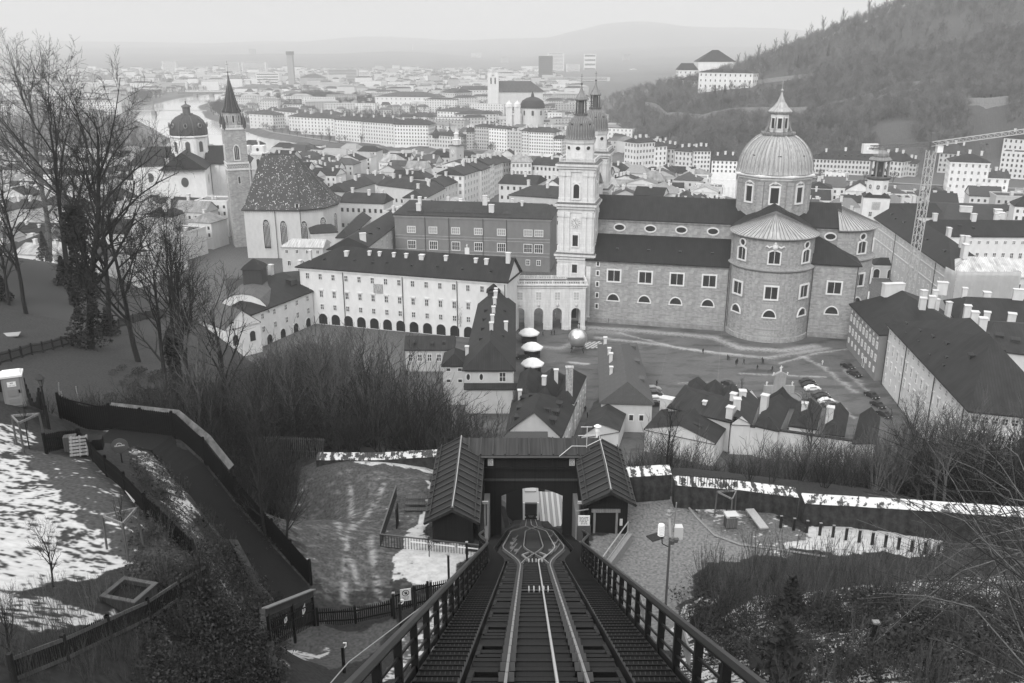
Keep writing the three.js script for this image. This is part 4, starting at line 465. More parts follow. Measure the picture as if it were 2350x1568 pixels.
// grey corner building and the big hip-roofed one
{
  const g = house({ name: 'corner_building', label: 'mid-grey corner building with white-framed windows right of the cathedral', cat: 'building', c: [[105.6, -240], [132, -243.4], [135, -275], [108.6, -271]], h: 14.4, rh: 6.5, inA: .5, inB: .3, axis: 1, ov: .7, wall: wallM(.25), roof: roofM(.065), cornice: .3, trim: wallM(.3), l: [W1(12.6, 8, { w: .6, h: .6, t: 'o' }), W1(10.4, 9, { h: 1.7 }), W1(6.6, 9, { h: 1.7 }), W1(3, 8, { w: .8, h: 1.2 }), { y: 1.6, xs: [.62], w: 1.5, h: 3, t: 'a', fw: .25, name: 'portal' }], f: [W1(10.4, 1, { xs: [.2] })], chim: [[.4, .75, 6.5, 3.2, 2], [.55, .25, 1.5, 4.4], [.8, .4, 1.2, 3.4], [.9, .3, 1.3, 4.6]] });
  const FL = P2(2230, 941, 18), BL = P2(2043, 744, 18), FR = P2(2440, 962, 18), BR = [FR[0] + BL[0] - FL[0] + 6, FR[1] + BL[1] - FL[1]];
  const h = house({ name: 'palace_block', label: 'big white building with ornate window rows under a huge dark hip roof at right', cat: 'building', c: [FL, FR, BR, BL], h: 18, rh: 10.5, axis: 1, inB: .42, inA: .34, ov: 1, wall: wallM(.68), roof: roofM(.085), cornice: .5, l: [W1(16, 15, { w: 1.2, h: 1.4, fw: .2 }), W1(11.7, 15, { w: 1.2, h: 2.4, hood: 2, dep: .2 }), W1(7.4, 15, { w: 1.2, h: 2.2, dep: .2 }), W1(3, 13, { w: .8, h: 1.6, t: 'a' })], f: [W1(16, 9, { h: 1.4 }), W1(11.7, 9, { hood: 1 }), W1(7, 9)], chim: [[.3, .96, 1.6, 2.4], [.36, .92, 1.4, 2.4], [.42, .96, 1.2, 2.2], [.5, .98, 2.6, 2.6, 1.4], [.58, .62, 1.7, 2.6], [.56, .5, 1.7, 2.8], [.75, .9, 1.6, 3]], dorm: [[.12, .88, 2, .5], [.16, .74, 2.2, .5], [.2, .62, 2.2, .5], [.24, .5, 2.2, .5], [.3, .3, 2.2, .5], [.06, .8, .8, .4], [.09, .66, .8, .4], [.08, .5, .8, .4], [.1, .36, .8, .4], [.16, .4, .9, .4], [.7, .6, 2.2, .5], [.72, .42, 2.2, .5]] });
  { const d = [BL[0] - FL[0], BL[1] - FL[1]]; pipes(h, [.05, .36, .72, .985].map((t) => [d[0] * t - .4, d[1] * t, 0, 17.4])); }
  house({ name: 'roof_block', label: 'dark hip roof with long roof lantern between the corner building and the scaffold', cat: 'building', c: E4(14, [2200, 742], [2480, 760], [2420, 700], [2170, 690]), h: 14, rh: 5, inA: .12, inB: .1, ov: .6, wall: wallM(.6), roof: roofM(.07), chim: [[.3, .6, 2, 2], [.55, .5, 3, 3, 1.4], [.1, .6, 1.4, 3]] });
  house({ name: 'seamed_block', label: 'wide dark seamed roof at the right edge behind the big hip roof', cat: 'building', c: E4(16, [2255, 800], [2500, 830], [2440, 745], [2215, 735]), h: 16, rh: 4, inA: .2, inB: .2, ov: .6, wall: wallM(.62), roof: roofM(.08), dorm: [[.2, .25, 2, .5], [.35, .2, 2, .5]], chim: [[.15, .7, 1.6, 2.6], [.4, .7, 2, 2.6]] });
}
// the residence with courtyards, its bell tower, the wrapped end, the crane
{
  const N = [163, -392], Sx = [150, -291], d = dirOf(N, Sx), inn = [d[1] * -1, d[0]].map((v) => -v), xs = (n) => ({ n });
  const west = quadOf(N, Sx, 14), gW = house({ name: 'residence_wing', label: 'long pale residence wing with four window rows and dark roof behind the crane mast', cat: 'building', c: [N, Sx, west[2], west[3]], h: 20, rh: 6, inA: .02, inB: .3, ov: .8, wall: wallM(.55), roof: roofM(.06), cornice: .4, f: [W1(18, 20, { w: .9, h: 1 }), W1(13.6, 20, { h: 2.2 }), W1(8.6, 20, { h: 2 }), W1(3.6, 20, { h: 1.8 })], chim: [[.68, .55, 2.4, 3.6, 1.2], [.83, .52, 1.4, 3.4], [.88, .5, 1.5, 4], [.93, .35, 3, 4, 1.6]], dorm: [[.1, .3, 1.4, .5], [.18, .25, 1.2, .5], [.28, .3, 2, .4], [.45, .3, 2, .4], [.6, .25, 2, .4], [.8, .25, 2, .4]] });
  pipes(gW, [.33, .83].map((t) => [(Sx[0] - N[0]) * t - .4, (Sx[1] - N[1]) * t, 0, 19.4])); for (const y of [16.2, 11.2]) new MB().at(0, y, 0, Math.atan2(-d[1], d[0])).box(0, 0, 0, 101.5, .3, .22).build('string_course', M.trim, gW);
  const FR = P2(2326, 628, 20), sg = house({ name: 'wrapped_building', label: 'building end under a pale membrane roof at the scaffold', cat: 'building', c: [[150.4, -290.6], FR, [FR[0] + 2, FR[1] - 15], [152.6, -305]], h: 19.5, rh: 4.5, inA: .3, inB: .002, ov: 1.1, wall: wallM(.74), roof: mat(.62, TX.seam, .6), f: [W1(16, 4, { w: 1.6 }), W1(11, 4, { w: 1.8, h: 2.4 }), W1(6, 4, { w: 1.8, h: 2.4 })] });
  house({ name: 'membrane_wing', label: 'wing with pale temporary membrane roof at the right edge beside the scaffold', cat: 'building', c: [[FR[0] + .5, FR[1] - 1], [FR[0] + 46, FR[1] - 4], [FR[0] + 47, FR[1] - 17], [FR[0] + 2.5, FR[1] - 14.5]], h: 18.6, rh: 4.4, ov: .7, inB: .01, wall: wallM(.7), roof: mat(.6, TX.seam, .6), f: [W1(15, 8), W1(10, 8)] });
  const sc = thing('scaffold', 'scaffold with translucent pale netting wrapping the building end', 'scaffold', [150, 0, -290]), L = FR[0] - 149.5, zf = 1.6, pole = new MB().tube([[0, 0, 0], [0, 21.4, 0]], .07, 4).geo(), steel = mat(.3, null, .5);
  for (let i = 0; i <= 9; i++) for (const o of [0, 1.1]) mesh('pole', pole, steel, sc, [-.6 + (L + 1.2) * i / 9, 0, zf + o]); for (let k = 1; k <= 10; k++) { mesh('deck', new MB().box(-1, 0, zf, L + 1, .1, zf + 1).geo(), M.woodPale, sc, [0, k * 2, 0]); mesh('guard_rail', new MB().beam([-1, 1, zf + 1.1], [L + 1, 1, zf + 1.1], .07).geo(), steel, sc, [0, k * 2, 0]); }
  const net = mat(.78, TX.plaster, 1, { trans: .55 }); mesh('netting', new MB().quad([-1, 1.5, zf + 1.25], [L + 1, 1.5, zf + 1.25], [L + 1, 21, zf + 1.25], [-1, 21, zf + 1.25]).geo(), net, sc); mesh('netting', new MB().quad([-1.1, 1.5, -5], [-1.1, 1.5, zf + 1.25], [-1.1, 21, zf + 1.25], [-1.1, 21, -5]).geo(), net, sc); mesh('netting', new MB().quad([L + 1.1, 1.5, zf + 1.25], [L + 1.1, 1.5, -3], [L + 1.1, 21, -3], [L + 1.1, 21, zf + 1.25]).geo(), net, sc);
  { const s2 = thing('scaffold', 'open tube scaffold right of the netted building end', 'scaffold', [FR[0] + 4, 0, FR[1] + 1]); for (let i = 0; i <= 6; i++) for (const o of [0, 1.1]) mesh('pole', new MB().tube([[0, 0, 0], [0, 18, 0]], .07, 4).geo(), steel, s2, [i * 2.4, 0, o]); for (let k = 1; k <= 8; k++) { mesh('deck', new MB().box(-.2, 0, 0, 14.6, .1, 1).geo(), M.woodPale, s2, [0, k * 2.1, 0]); mesh('brace', new MB().beam([(k % 6) * 2.4, k * 2.1, 1.15], [(k % 6) * 2.4 + 2.4, k * 2.1 + 2, 1.15], .06).geo(), steel, s2); } }
  const q = (a, b, c, e, h) => E4(h, a, b, c, e);
  house({ name: 'courtyard_range', label: 'white courtyard range with double window rows and long dark seamed roof at right', cat: 'building', c: quadOf(P2(2120, 541, 20), P2(2420, 543, 20), 13), h: 20, rh: 5.4, ov: .7, inA: .1, inB: .1, wall: wallM(.74), roof: roofM(.065), f: [W1(17.4, 15, { w: 1, h: 1 }), W1(12, 15, { h: 2 }), W1(7, 15)], chim: [[.12, .5, 1.6, 2.4], [.42, .5, 1.8, 2.4], [.62, .6, 1.6, 2.4], [.6, .55, 1.4, 3]], dorm: [[.3, .3, 1.4, .6], [.4, .25, .8, .5]] });
  house({ name: 'north_range', label: 'dark seamed roof range directly right of the bell tower', cat: 'building', c: quadOf(P2(2036, 497, 20), P2(2168, 497, 20), 12), h: 20, rh: 5, ov: .6, inA: .1, inB: .1, wall: wallM(.7), roof: roofM(.07), f: [W1(17.4, 9, { w: 1.6, h: 1.6 })], chim: [[.05, .4, 1.6, 2.6], [.35, .6, 1.3, 4], [.55, .6, 1.4, 4]] });
  house({ name: 'hip_range', label: 'broad hip roof with a large twin chimney behind the courtyard range', cat: 'building', c: q([2165, 512], [2300, 518], [2310, 470], [2120, 463], 20), h: 20, rh: 4, ov: .6, inA: .2, inB: .2, wall: wallM(.7), roof: roofM(.085), chim: [[.42, .3, 5, 2.4, 2], [.9, .3, 3, 1.6], [.95, .2, 3, 2]] });
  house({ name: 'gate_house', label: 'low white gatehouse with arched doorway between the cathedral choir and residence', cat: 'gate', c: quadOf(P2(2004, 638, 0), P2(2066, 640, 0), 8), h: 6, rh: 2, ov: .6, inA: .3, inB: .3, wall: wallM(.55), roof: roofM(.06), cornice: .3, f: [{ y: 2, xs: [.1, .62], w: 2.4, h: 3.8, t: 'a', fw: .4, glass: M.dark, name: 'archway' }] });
  // bell tower
  const z = -404, H = (y) => hAt(2008, y, z), c0 = PZ(2008, 470, z), t = thing('bell_tower', 'white bell tower with octagonal stage and dark open bell cage under a small onion roof', 'tower', [c0[0], 0, z], -.3);
  const s = 5.6; new MB().box(-s, 0, -s, s, H(450), s).build('tower_wall', wallM(.74), t); new MB().lathe([[s * 1.5, H(450)], [s * 1.2, H(445)], [3, H(436)]], 0, 0, 4, Math.PI / 4, Math.PI * 2.25).build('skirt_roof', roofM(.08), t); oct(new MB(), [[4.4, H(447)], [4.4, H(408)]], 0, 0).build('octagon', wallM(.74), t); oct(new MB(), [[4.4, H(412)], [5.4, H(407)], [5.4, H(404)], [4, H(404)]], 0, 0).build('cornice', M.lead, t);
  for (let k = 0; k < 8; k++) { const a = k * Math.PI / 4; win(t, Math.sin(a) * 4.4, H(427), Math.cos(a) * 4.4, a, { w: 1.5, h: 2.2, t: 'o', fw: .25, mx: 2, my: 2 }); const b = a + Math.PI / 8, x = Math.sin(b) * 4, zz = Math.cos(b) * 4; mesh('column', new MB().tube([[x, H(404), zz], [x, H(367), zz]], .42, 6).geo(), M.copperDark, t); }
  new MB().lathe([[2.2, H(404)], [2.2, H(368)]], 0, 0, 8).build('bell_cage', mat(.05, TX.streak, .7), t); for (let k = 0; k < 6; k++) { const a = k * Math.PI / 3; mesh('bell', new MB().at(Math.sin(a) * 3, H(390), Math.cos(a) * 3).lathe([[.55, -.5], [.4, 0], [.3, .4], [0, .55]], 0, 0, 8).geo(), M.lead, t); }
  oct(new MB(), [[4.5, H(369)], [4.9, H(366)], [4.2, H(362)], [3, H(360)], [3.3, H(356)], [3.2, H(351)], [2, H(347)], [1, H(344)], [1.1, H(341)], [.3, H(338)], [.1, H(330)]], 0, 0).build('onion_roof', M.copperDark, t);
  clockFace(t, 0, H(468), s + .02, 1.8, mat(.5, TX.marble, .8)); win(t, -2, H(487), s, 0, { w: 1.2, h: 2, mx: 2, my: 2, fw: .25 }); win(t, -s, H(465), 0, -Math.PI / 2, { w: 1.4, h: 3, mx: 2, my: 3, fw: .25 });
}
{ // tower crane
  const z = -318, b = PZ(2083, 690, z), top = PZ(2138, 345, z), g = thing('tower_crane', 'tall pale lattice tower crane with long jib in front of the residence', 'crane', [b[0], 0, z]), h = top[1], w = 1.25, m = mat(.42, null, .5), ms = mat(.1, null, .5);
  const lattice = (p, q, s, name, mt, step = 3) => { const o = new MB(), L = Math.hypot(...sub(q, p)), n = Math.round(L / step), d = nrm(sub(q, p)), u = Math.abs(d[1]) > .8 ? [1, 0, 0] : [0, 1, 0], v = nrm(crs(d, u)), k = [[-1, -1], [1, -1], [1, 1], [-1, 1]].map((e) => (t) => add3(add3(mix3(p, q, t), u, e[0] * s), v, e[1] * s)); for (const f of k) o.beam(f(0), f(1), .24); for (let i = 0; i < n; i++) for (let e = 0; e < 4; e++) { o.beam(k[e](i / n), k[(e + 1) % 4](i / n), .13); o.beam(k[e](i / n), k[(e + 1) % 4]((i + 1) / n), .13); } return o.build(name, mt, g); };
  lattice([0, 0, 0], [top[0] - b[0], h, 0], w, 'mast', m); new MB().cbox(0, 0, 0, 5, 1, 5).build('base_block', M.concrete, g); const X = top[0] - b[0];
  const tip = sub(PZ(2420, 292, -296), [b[0], 0, z]), j0 = [X, h + 2.2, 0]; lattice(j0, tip, .75, 'jib', m, 2.2); const cj = sub(PZ(1990, 338, -326), [b[0], 0, z]); lattice(j0, cj, .55, 'counter_jib', ms, 2.4); new MB().beam([X, h, 0], [X, h + 6, 0], 1.4).build('slewing_head', ms, g);
  new MB().tube([[X, h + 6, 0], cj], .06, 4).build('tie_bar', ms, g); new MB().tube([[X, h + 6, 0], mix3(j0, tip, .35)], .06, 4).build('tie_bar', ms, g); new MB().at(cj[0] + 1, cj[1] - 2.2, cj[2]).box(-2.6, 0, -1, 3, 3.4, 1).build('counterweight', mat(.72, TX.plaster, .7), g); new MB().at(X + 2.2, h - .6, 1).box(-1, 0, -1, 1, 2.4, 1).build('cab', M.white, g);
  const cv = document.createElement('canvas'); cv.width = 128; cv.height = 48; const c = cv.getContext('2d'); c.fillStyle = '#ddd'; c.fillRect(0, 0, 128, 48); c.fillStyle = '#333'; c.font = 'bold 40px sans-serif'; c.textAlign = 'center'; c.fillText('RHZ', 64, 39); const tx = new THREE.CanvasTexture(cv); tx.colorSpace = THREE.SRGBColorSpace; const pl = new THREE.PlaneGeometry(3.2, 1.2); mesh('sign', pl, new THREE.MeshStandardMaterial({ map: tx, roughness: .7 }), g, [cj[0] + 1.2, cj[1] - .4, cj[2] + 1.03]);
}
// the Gothic church: polygonal choir with a high hip roof, and the tower with its spire
{
  const z0 = -400, X = (px, z) => PZ(px, 478, z)[0], y = hAt(690, 480, z0), g = thing('gothic_church', 'gothic church choir with tall snow-speckled hip roof and traceried windows', 'church', [X(575, z0), 0, z0]), ox = X(575, z0);
  const pl = [[ox - 3, z0 + 1], [X(690, z0), z0 + 2], [X(742, -405), -404], [X(774, -416), -416], [X(778, -430), -433], [X(700, -440), -446], [ox - 3, -444]].map((p) => [p[0] - ox, p[1] - z0]), st = mat(.56, TX.plaster, .9);
  new MB().prism(pl, -1, y, false).build('wall', st, g); const rf = new MB(), e1 = offs(pl, .9), t1 = [X(612, -416) - ox, -16], t2 = [X(686, -414) - ox, -14], yt = hAt(640, 354, -415), at = (p, h) => [p[0], h, p[1]], n = pl.length;
  const K = (q) => (q === 0 || q === n - 1) ? t1 : t2, pt = (i, t) => [lerp(e1[i][0], K(i)[0], t), lerp(e1[i][1], K(i)[1], t)], e3 = pl.map((_, i) => pt(i, .5)), e4 = pl.map((_, i) => pt(i, .14)); for (let i = 0; i < n; i++) { const j = (i + 1) % n, RG = [[e1, y], [e4, y + 1.8], [e3, lerp(y, yt, .47)]]; for (let k = 0; k < 2; k++) rf.quad(at(RG[k][0][i], RG[k][1]), at(RG[k][0][j], RG[k][1]), at(RG[k + 1][0][j], RG[k + 1][1]), at(RG[k + 1][0][i], RG[k + 1][1])); rf.quad(at(e3[i], lerp(y, yt, .47)), at(e3[j], lerp(y, yt, .47)), at(K(j), yt), at(K(i), yt)); } rf.build('roof', mat(.82, TX.speckle, .8), g);
  for (let i = 0; i < 5; i++) { const p = e1[i], q = e4[i], r = e3[i]; if (i) new MB().tube([at(p, y + .1), at(q, y + 1.9), at(r, lerp(y, yt, .47) + .1), at(i ? t2 : t1, yt)], .22, 4).build('ridge_cap', M.gutter, g); } new MB().tube([at(t1, yt), at(t2, yt)], .25, 4).build('ridge_cap', M.gutter, g);
  new MB().prism(offs(pl, .9), y - .5, y + .1, false).build('gutter', M.gutter, g); const fr = new MB(); for (let i = 0; i < 4; i++) { const a = pl[i], b = pl[i + 1], L = Math.hypot(b[0] - a[0], b[1] - a[1]), m = Math.round(L / .9), d = dirOf(a, b); for (let k = 0; k < m; k++) { const q = mv(a, d, (k + .5) * L / m); fr.at(q[0], y - 1.5, q[1], Math.atan2(-d[1], d[0])).box(-.18, 0, 0, .18, .9, .25); } } fr.here(); tag(fr.build('corbel_frieze', M.trimStone, g), null, null, null, 'stuff');
  const wi = (px, z, i, h, yb, arch) => { const a = pl[i], b = pl[i + 1], d = dirOf(a, b), t = Math.atan2(-d[1], d[0]), x = X(px, z + z0) - ox, q = [x, lerp(a[1], b[1], (x - a[0]) / (b[0] - a[0]))]; const m = win(g, q[0], yb + h / 2, q[1] + .03, t, { w: 3.1, h, t: 'g', mx: 5, fw: .3, dep: .3, frame: M.trimStone }); const k = new MB(); k.tube([[-1.3, h / 2 - 3, .1], [-.65, h / 2 - 2, .1], [0, h / 2 - 3, .1], [.65, h / 2 - 2, .1], [1.3, h / 2 - 3, .1]], .1, 4); k.tube(Array.from({ length: 9 }, (_, j) => [.55 * Math.cos(j * .785), h / 2 - 1.5 + .55 * Math.sin(j * .785), .1]), .09, 4); mesh('tracery', k.geo(), M.trimStone, m); };
  wi(608, 1, 0, 13.5, y - 18, 0); wi(648, 1, 0, 13, y - 18, 1); wi(694, 1.4, 1, 12.6, y - 17.8, 1); wi(738, -3, 1, 8.6, y - 13, 0); wi(766, -12, 2, 8.4, y - 12.6, 0);
  pipes(g, [[pl[1][0], pl[1][1] + .3, 0, y], [X(632, z0) - ox, 2.1, 0, y]]);
  { const q = at([X(685, -401) - ox, 1.6], y), b = new MB().at(q[0], q[1], q[2]); b.box(-1, 0, -2, 1, 2.8, 0); b.build('dormer', M.trim, g); new MB().at(q[0], q[1] + 2.8, q[2]).tri([-1.4, 0, .3], [1.4, 0, .3], [0, 1.4, .3]).quad([-1.4, 0, .3], [0, 1.4, .3], [0, 1.4, -4], [-1.4, 0, -4]).quad([1.4, 0, .3], [1.4, 0, -4], [0, 1.4, -4], [0, 1.4, .3]).build('dormer_roof', M.lead, g); new MB().at(q[0], q[1] + .8, q[2] + .03).quad([-.6, 0, 0], [.6, 0, 0], [.6, 1.8, 0], [-.6, 1.8, 0]).build('dormer_opening', M.dark, g); }
  // tower
  const st2 = mat(.4, TX.stone, .9), tz = -428, H = (yy) => hAt(540, yy, tz), cx = PZ(543, 380, tz)[0], t = thing('gothic_tower', 'square gothic church tower with tracery openings, corner turrets and dark needle spire', 'tower', [cx, 0, tz], .42), s = 4.9;
  new MB().box(-s, 0, -s, s, H(294), s).build('tower_wall', st2, t); for (const yy of [388, 374, 296]) new MB().box(-s - .35, H(yy), -s - .35, s + .35, H(yy) + .8, s + .35).build('cornice', M.trimStone, t);
  for (let q = 0; q < 4; q++) { const a = q * Math.PI / 2, n2 = [Math.sin(a), Math.cos(a)]; const m = win(t, n2[0] * s, H(348), n2[1] * s, a, { w: 2.2, h: 6.6, t: 'g', mx: 3, fw: .5, dep: .3, frame: M.trimStone }); win(t, n2[0] * s, H(410), n2[1] * s, a, { w: 1, h: 3.4, t: 'g', fw: .25, frame: M.trimStone }); const f = new MB(); for (let k = 0; k < 9; k++) { const o = -s + (k + .5) * s * 2 / 9; f.tube([[o - .5, 0, .2], [o, 1, .2], [o + .5, 0, .2]], .12, 4); } tag(mesh('blind_tracery', f.geo(), M.trimStone, t, [n2[0] * s, H(381), n2[1] * s], a), null, null, null, 'stuff'); const k = [[-1, 1], [1, 1], [1, -1], [-1, -1]], A = k[q], B = k[(q + 1) % 4]; balustrade(t, [A[0] * s, A[1] * s], [B[0] * s, B[1] * s], H(294) + .2, 1.3, .7, M.trimStone); new MB().at(A[0] * 4.6, H(290), A[1] * 4.6).lathe([[.9, -1], [.9, 1.4], [1.15, 1.4], [.05, 6.2]], 0, 0, 6).build('turret', mat(.06, null, .7), t); }
  oct(new MB(), [[3.7, H(294)], [3.7, H(256)]], 0, 0).build('octagon', st2, t); for (let k = 0; k < 8; k++) { const a = k * Math.PI / 4; win(t, Math.sin(a) * 3.7, H(272), Math.cos(a) * 3.7, a, { w: .9, h: 3.4, t: 'g', fw: .2, frame: M.trimStone }); }
  const sp = oct(new MB(), [[4.4, H(257)], [4.2, H(254)], [3.2, H(245)], [2.4, H(228)], [.35, H(180)], [.1, H(165)]], 0, 0).build('spire', mat(.045, TX.streak, .7), t); for (let k = 0; k < 16; k++) { const a = k * Math.PI / 8, f = (r, yy) => [Math.sin(a) * r, H(yy), Math.cos(a) * r]; mesh('spire_rib', new MB().tube([f(4.5, 256), f(3.4, 245), f(2.5, 228), f(.35, 180)], .1, 3).geo(), M.copperDark, sp); }
  new MB().ball(0, H(166), 0, .4, 5).tube([[0, H(166), 0], [0, H(140), 0]], .07, 4).beam([-.6, H(148), 0], [.6, H(148), 0], .13).build('cross', M.lead, t);
}
{ // the white domed baroque church farther left
  const z = -520, H = (y) => hAt(430, y, z), c = PZ(436, 330, z), t = thing('domed_church', 'white baroque church with dark ribbed dome and lantern left of the spire', 'church', [c[0], 0, z], .2), wl = wallM(.76), rf = roofM(.065);
  new MB().box(-11, 0, -32, 11, H(372), 34).box(-31, 0, -11, 31, H(372), 11).build('wall', wl, t); for (const [a, b, e] of [[-34, -9, 0], [9, 36, 0], [-33, -9, 1], [9, 33, 1]]) { const r = new MB(), cs = e ? [[a, 11.5], [b, 11.5], [b, -11.5], [a, -11.5]] : [[-11.5, b], [11.5, b], [11.5, a], [-11.5, a]]; roofFaces(r, cs, H(371), 9, { axis: e ? 0 : 1, inA: a < 0 ? .4 : .02, inB: a < 0 ? .02 : .4, ov: .8 }); r.build('roof', rf, t); }
  oct(new MB(), [[9.6, H(372)], [9.6, H(312)]], 0, 0).build('drum', wl, t); oct(new MB(), [[9.6, H(316)], [10.4, H(312)], [10.2, H(309)]], 0, 0).build('cornice', M.trim, t); for (let k = 0; k < 16; k++) { const a = k * Math.PI / 8; if (k % 2 === 0) win(t, Math.sin(a) * 9.6, H(334), Math.cos(a) * 9.6, a, { w: 2.6, h: 6, t: 'a', fw: .4, glass: M.glassMid }); else mesh('pilaster', new MB().box(-.8, 0, 0, .8, H(316) - H(356), .5).geo(), M.trim, t, [Math.sin(a) * 10.2, H(356), Math.cos(a) * 10.2], a); }
  const pr = [[10.4, H(309)], [10.5, H(300)], [10, H(289)], [8.8, H(278)], [6.6, H(269)], [4, H(264)], [2.6, H(262)]], d = new MB().lathe(pr, 0, 0, 32).build('dome', mat(.07, TX.streak, .6), t, .5); for (let k = 0; k < 8; k++) { const a = (k + .5) * Math.PI / 4; mesh('rib', new MB().tube(pr.map((p) => [Math.sin(a) * (p[0] + .1), p[1], Math.cos(a) * (p[0] + .1)]), .25, 4).geo(), M.lead, d); const b = k * Math.PI / 4; win(d, Math.sin(b) * 9.9, H(286), Math.cos(b) * 9.9, b, { name: 'oval_dormer', w: 1.4, h: 2, t: 'o', fw: .4, dep: .9, frame: M.copperDark }); }
  oct(new MB(), [[3.2, H(263)], [3.2, H(260)], [2, H(260)], [2, H(247)], [2.7, H(246)], [2.2, H(242)], [.6, H(239)], [.15, H(236)]], 0, 0).build('lantern', M.lead, t); new MB().ball(0, H(234), 0, .5, 6).tube([[0, H(234), 0], [0, H(226), 0]], .1, 4).build('finial', M.lead, t);
  for (const [x, zz, a] of [[11, 22, 1.57], [-11, 22, -1.57], [0, 34, 0], [31, 0, 1.57], [-31, 0, -1.57], [22, 11, 0], [-22, 11, 0]]) win(t, x, H(400), zz, a, { w: 4, h: 5.4, t: 'o', fw: .7, glass: M.glassMid });
  for (const [x, zz] of [[-24, 11], [-15, 11], [15, 11], [26, 11]]) mesh('pilaster', new MB().box(-1, 0, 0, 1, H(374), .5).geo(), M.trim, t, [x, 0, zz]); pipes(t, [[11.3, 11.3, 0, H(374)], [-11.3, 11.3, 0, H(374)]]);
  chimney(t, -9, H(370), 28, 1.8, 5, 1.8); house({ name: 'chapel', label: 'small chapel with dark pyramid roof and little turret before the domed church', cat: 'chapel', c: quadOf(P2(385, 420, 12), P2(470, 420, 12), 18), h: 12, rh: 7, inA: .49, inB: .49, ov: .6, wall: wl, roof: rf, f: [{ y: 8, n: 3, w: 2, h: 3, t: 'o', fw: .4 }], chim: [[.5, .5, 1.8, 4]] });
  for (const [i, x] of [[0, 596], [1, 560]]) { const q = PZ(x, 360, -556), hh = (y) => hAt(x, y, -556), k = thing('church_tower', `white curved-top baroque church tower with round clock, ${i ? 'hidden behind' : 'just right of'} the gothic spire`, 'tower', [q[0], 0, -556]); new MB().box(-4.5, 0, -4.5, 4.5, hh(352), 4.5).box(-3.6, hh(352), -3.6, 3.6, hh(334), 3.6).build('tower_wall', wl, k); new MB().box(-5.1, hh(354), -5.1, 5.1, hh(352) + .6, 5.1).box(-5, hh(388), -5, 5, hh(386), 5).build('cornice', M.trim, k); win(k, 0, hh(372), 4.5, 0, { w: 2, h: 5, t: 'a', fw: .5 }); win(k, 0, hh(342), 3.6, 0, { w: 1.8, h: 2, t: 'o', fw: .4 }); clockFace(k, 0, hh(358), 4.6, 1.5, M.trim, false); statue(k, 'statue', M.marble, 0, hh(334), 0, 4.5); statue(k, 'statue', M.marble, -3.4, hh(352), 3, 3); statue(k, 'statue', M.marble, 3.4, hh(352), 3, 3); }
}
// buildings between the Gothic church and the white wing, and the abbey at its foot
house({ name: 'diagonal_range', label: 'range with long diagonal dark roof joining the grey palace and the white wing', cat: 'building', c: [P2(752, 572, 17), P2(844, 566, 17), P2(914, 512, 17), P2(888, 490, 17)], h: 17, rh: 4, axis: 1, ov: .5, inA: .02, inB: .05, wall: wallM(.5), r: [W1(14, 6, { w: 1.6, h: 2.6 }), W1(9, 6, { w: 1.6 })], dorm: [[.75, .3, 1.6, .5], [.75, .5, 1.6, .5], [.25, .4, 1.6, .5]], chim: [[.8, .08, 2.4, 3, 1.4]] });
house({ name: 'pale_roof_house', label: 'house with pale streaked metal roof directly below the gothic windows', cat: 'building', c: quadOf(P2(645, 566, 14), P2(740, 568, 14), 10), h: 14, rh: 2.4, ov: .5, inA: .2, inB: .01, wall: wallM(.55), roof: mat(.5, TX.streak, .6), f: [{ y: 12, n: 4, w: 1, h: 1.4, mx: 2, fw: .2 }, { y: 7, n: 3, w: 1.2, h: 2, mx: 2, fw: .2 }] });
house({ name: 'choir_annex', label: 'low annex with dark roof and plain pale wall at the choir corner', cat: 'building', c: quadOf(P2(715, 535, 15), P2(772, 532, 15), 12), h: 15, rh: 2.5, ov: .7, inA: .3, inB: .2, wall: wallM(.6), cornice: .3 });
house({ name: 'back_range', label: 'dark narrow roof range behind the diagonal roof near the palace', cat: 'building', c: [P2(772, 545, 16), P2(800, 545, 16), P2(850, 500, 16), P2(820, 497, 16)], h: 16, rh: 3, axis: 1, ov: .5, inA: .05, inB: .05, wall: wallM(.55) });
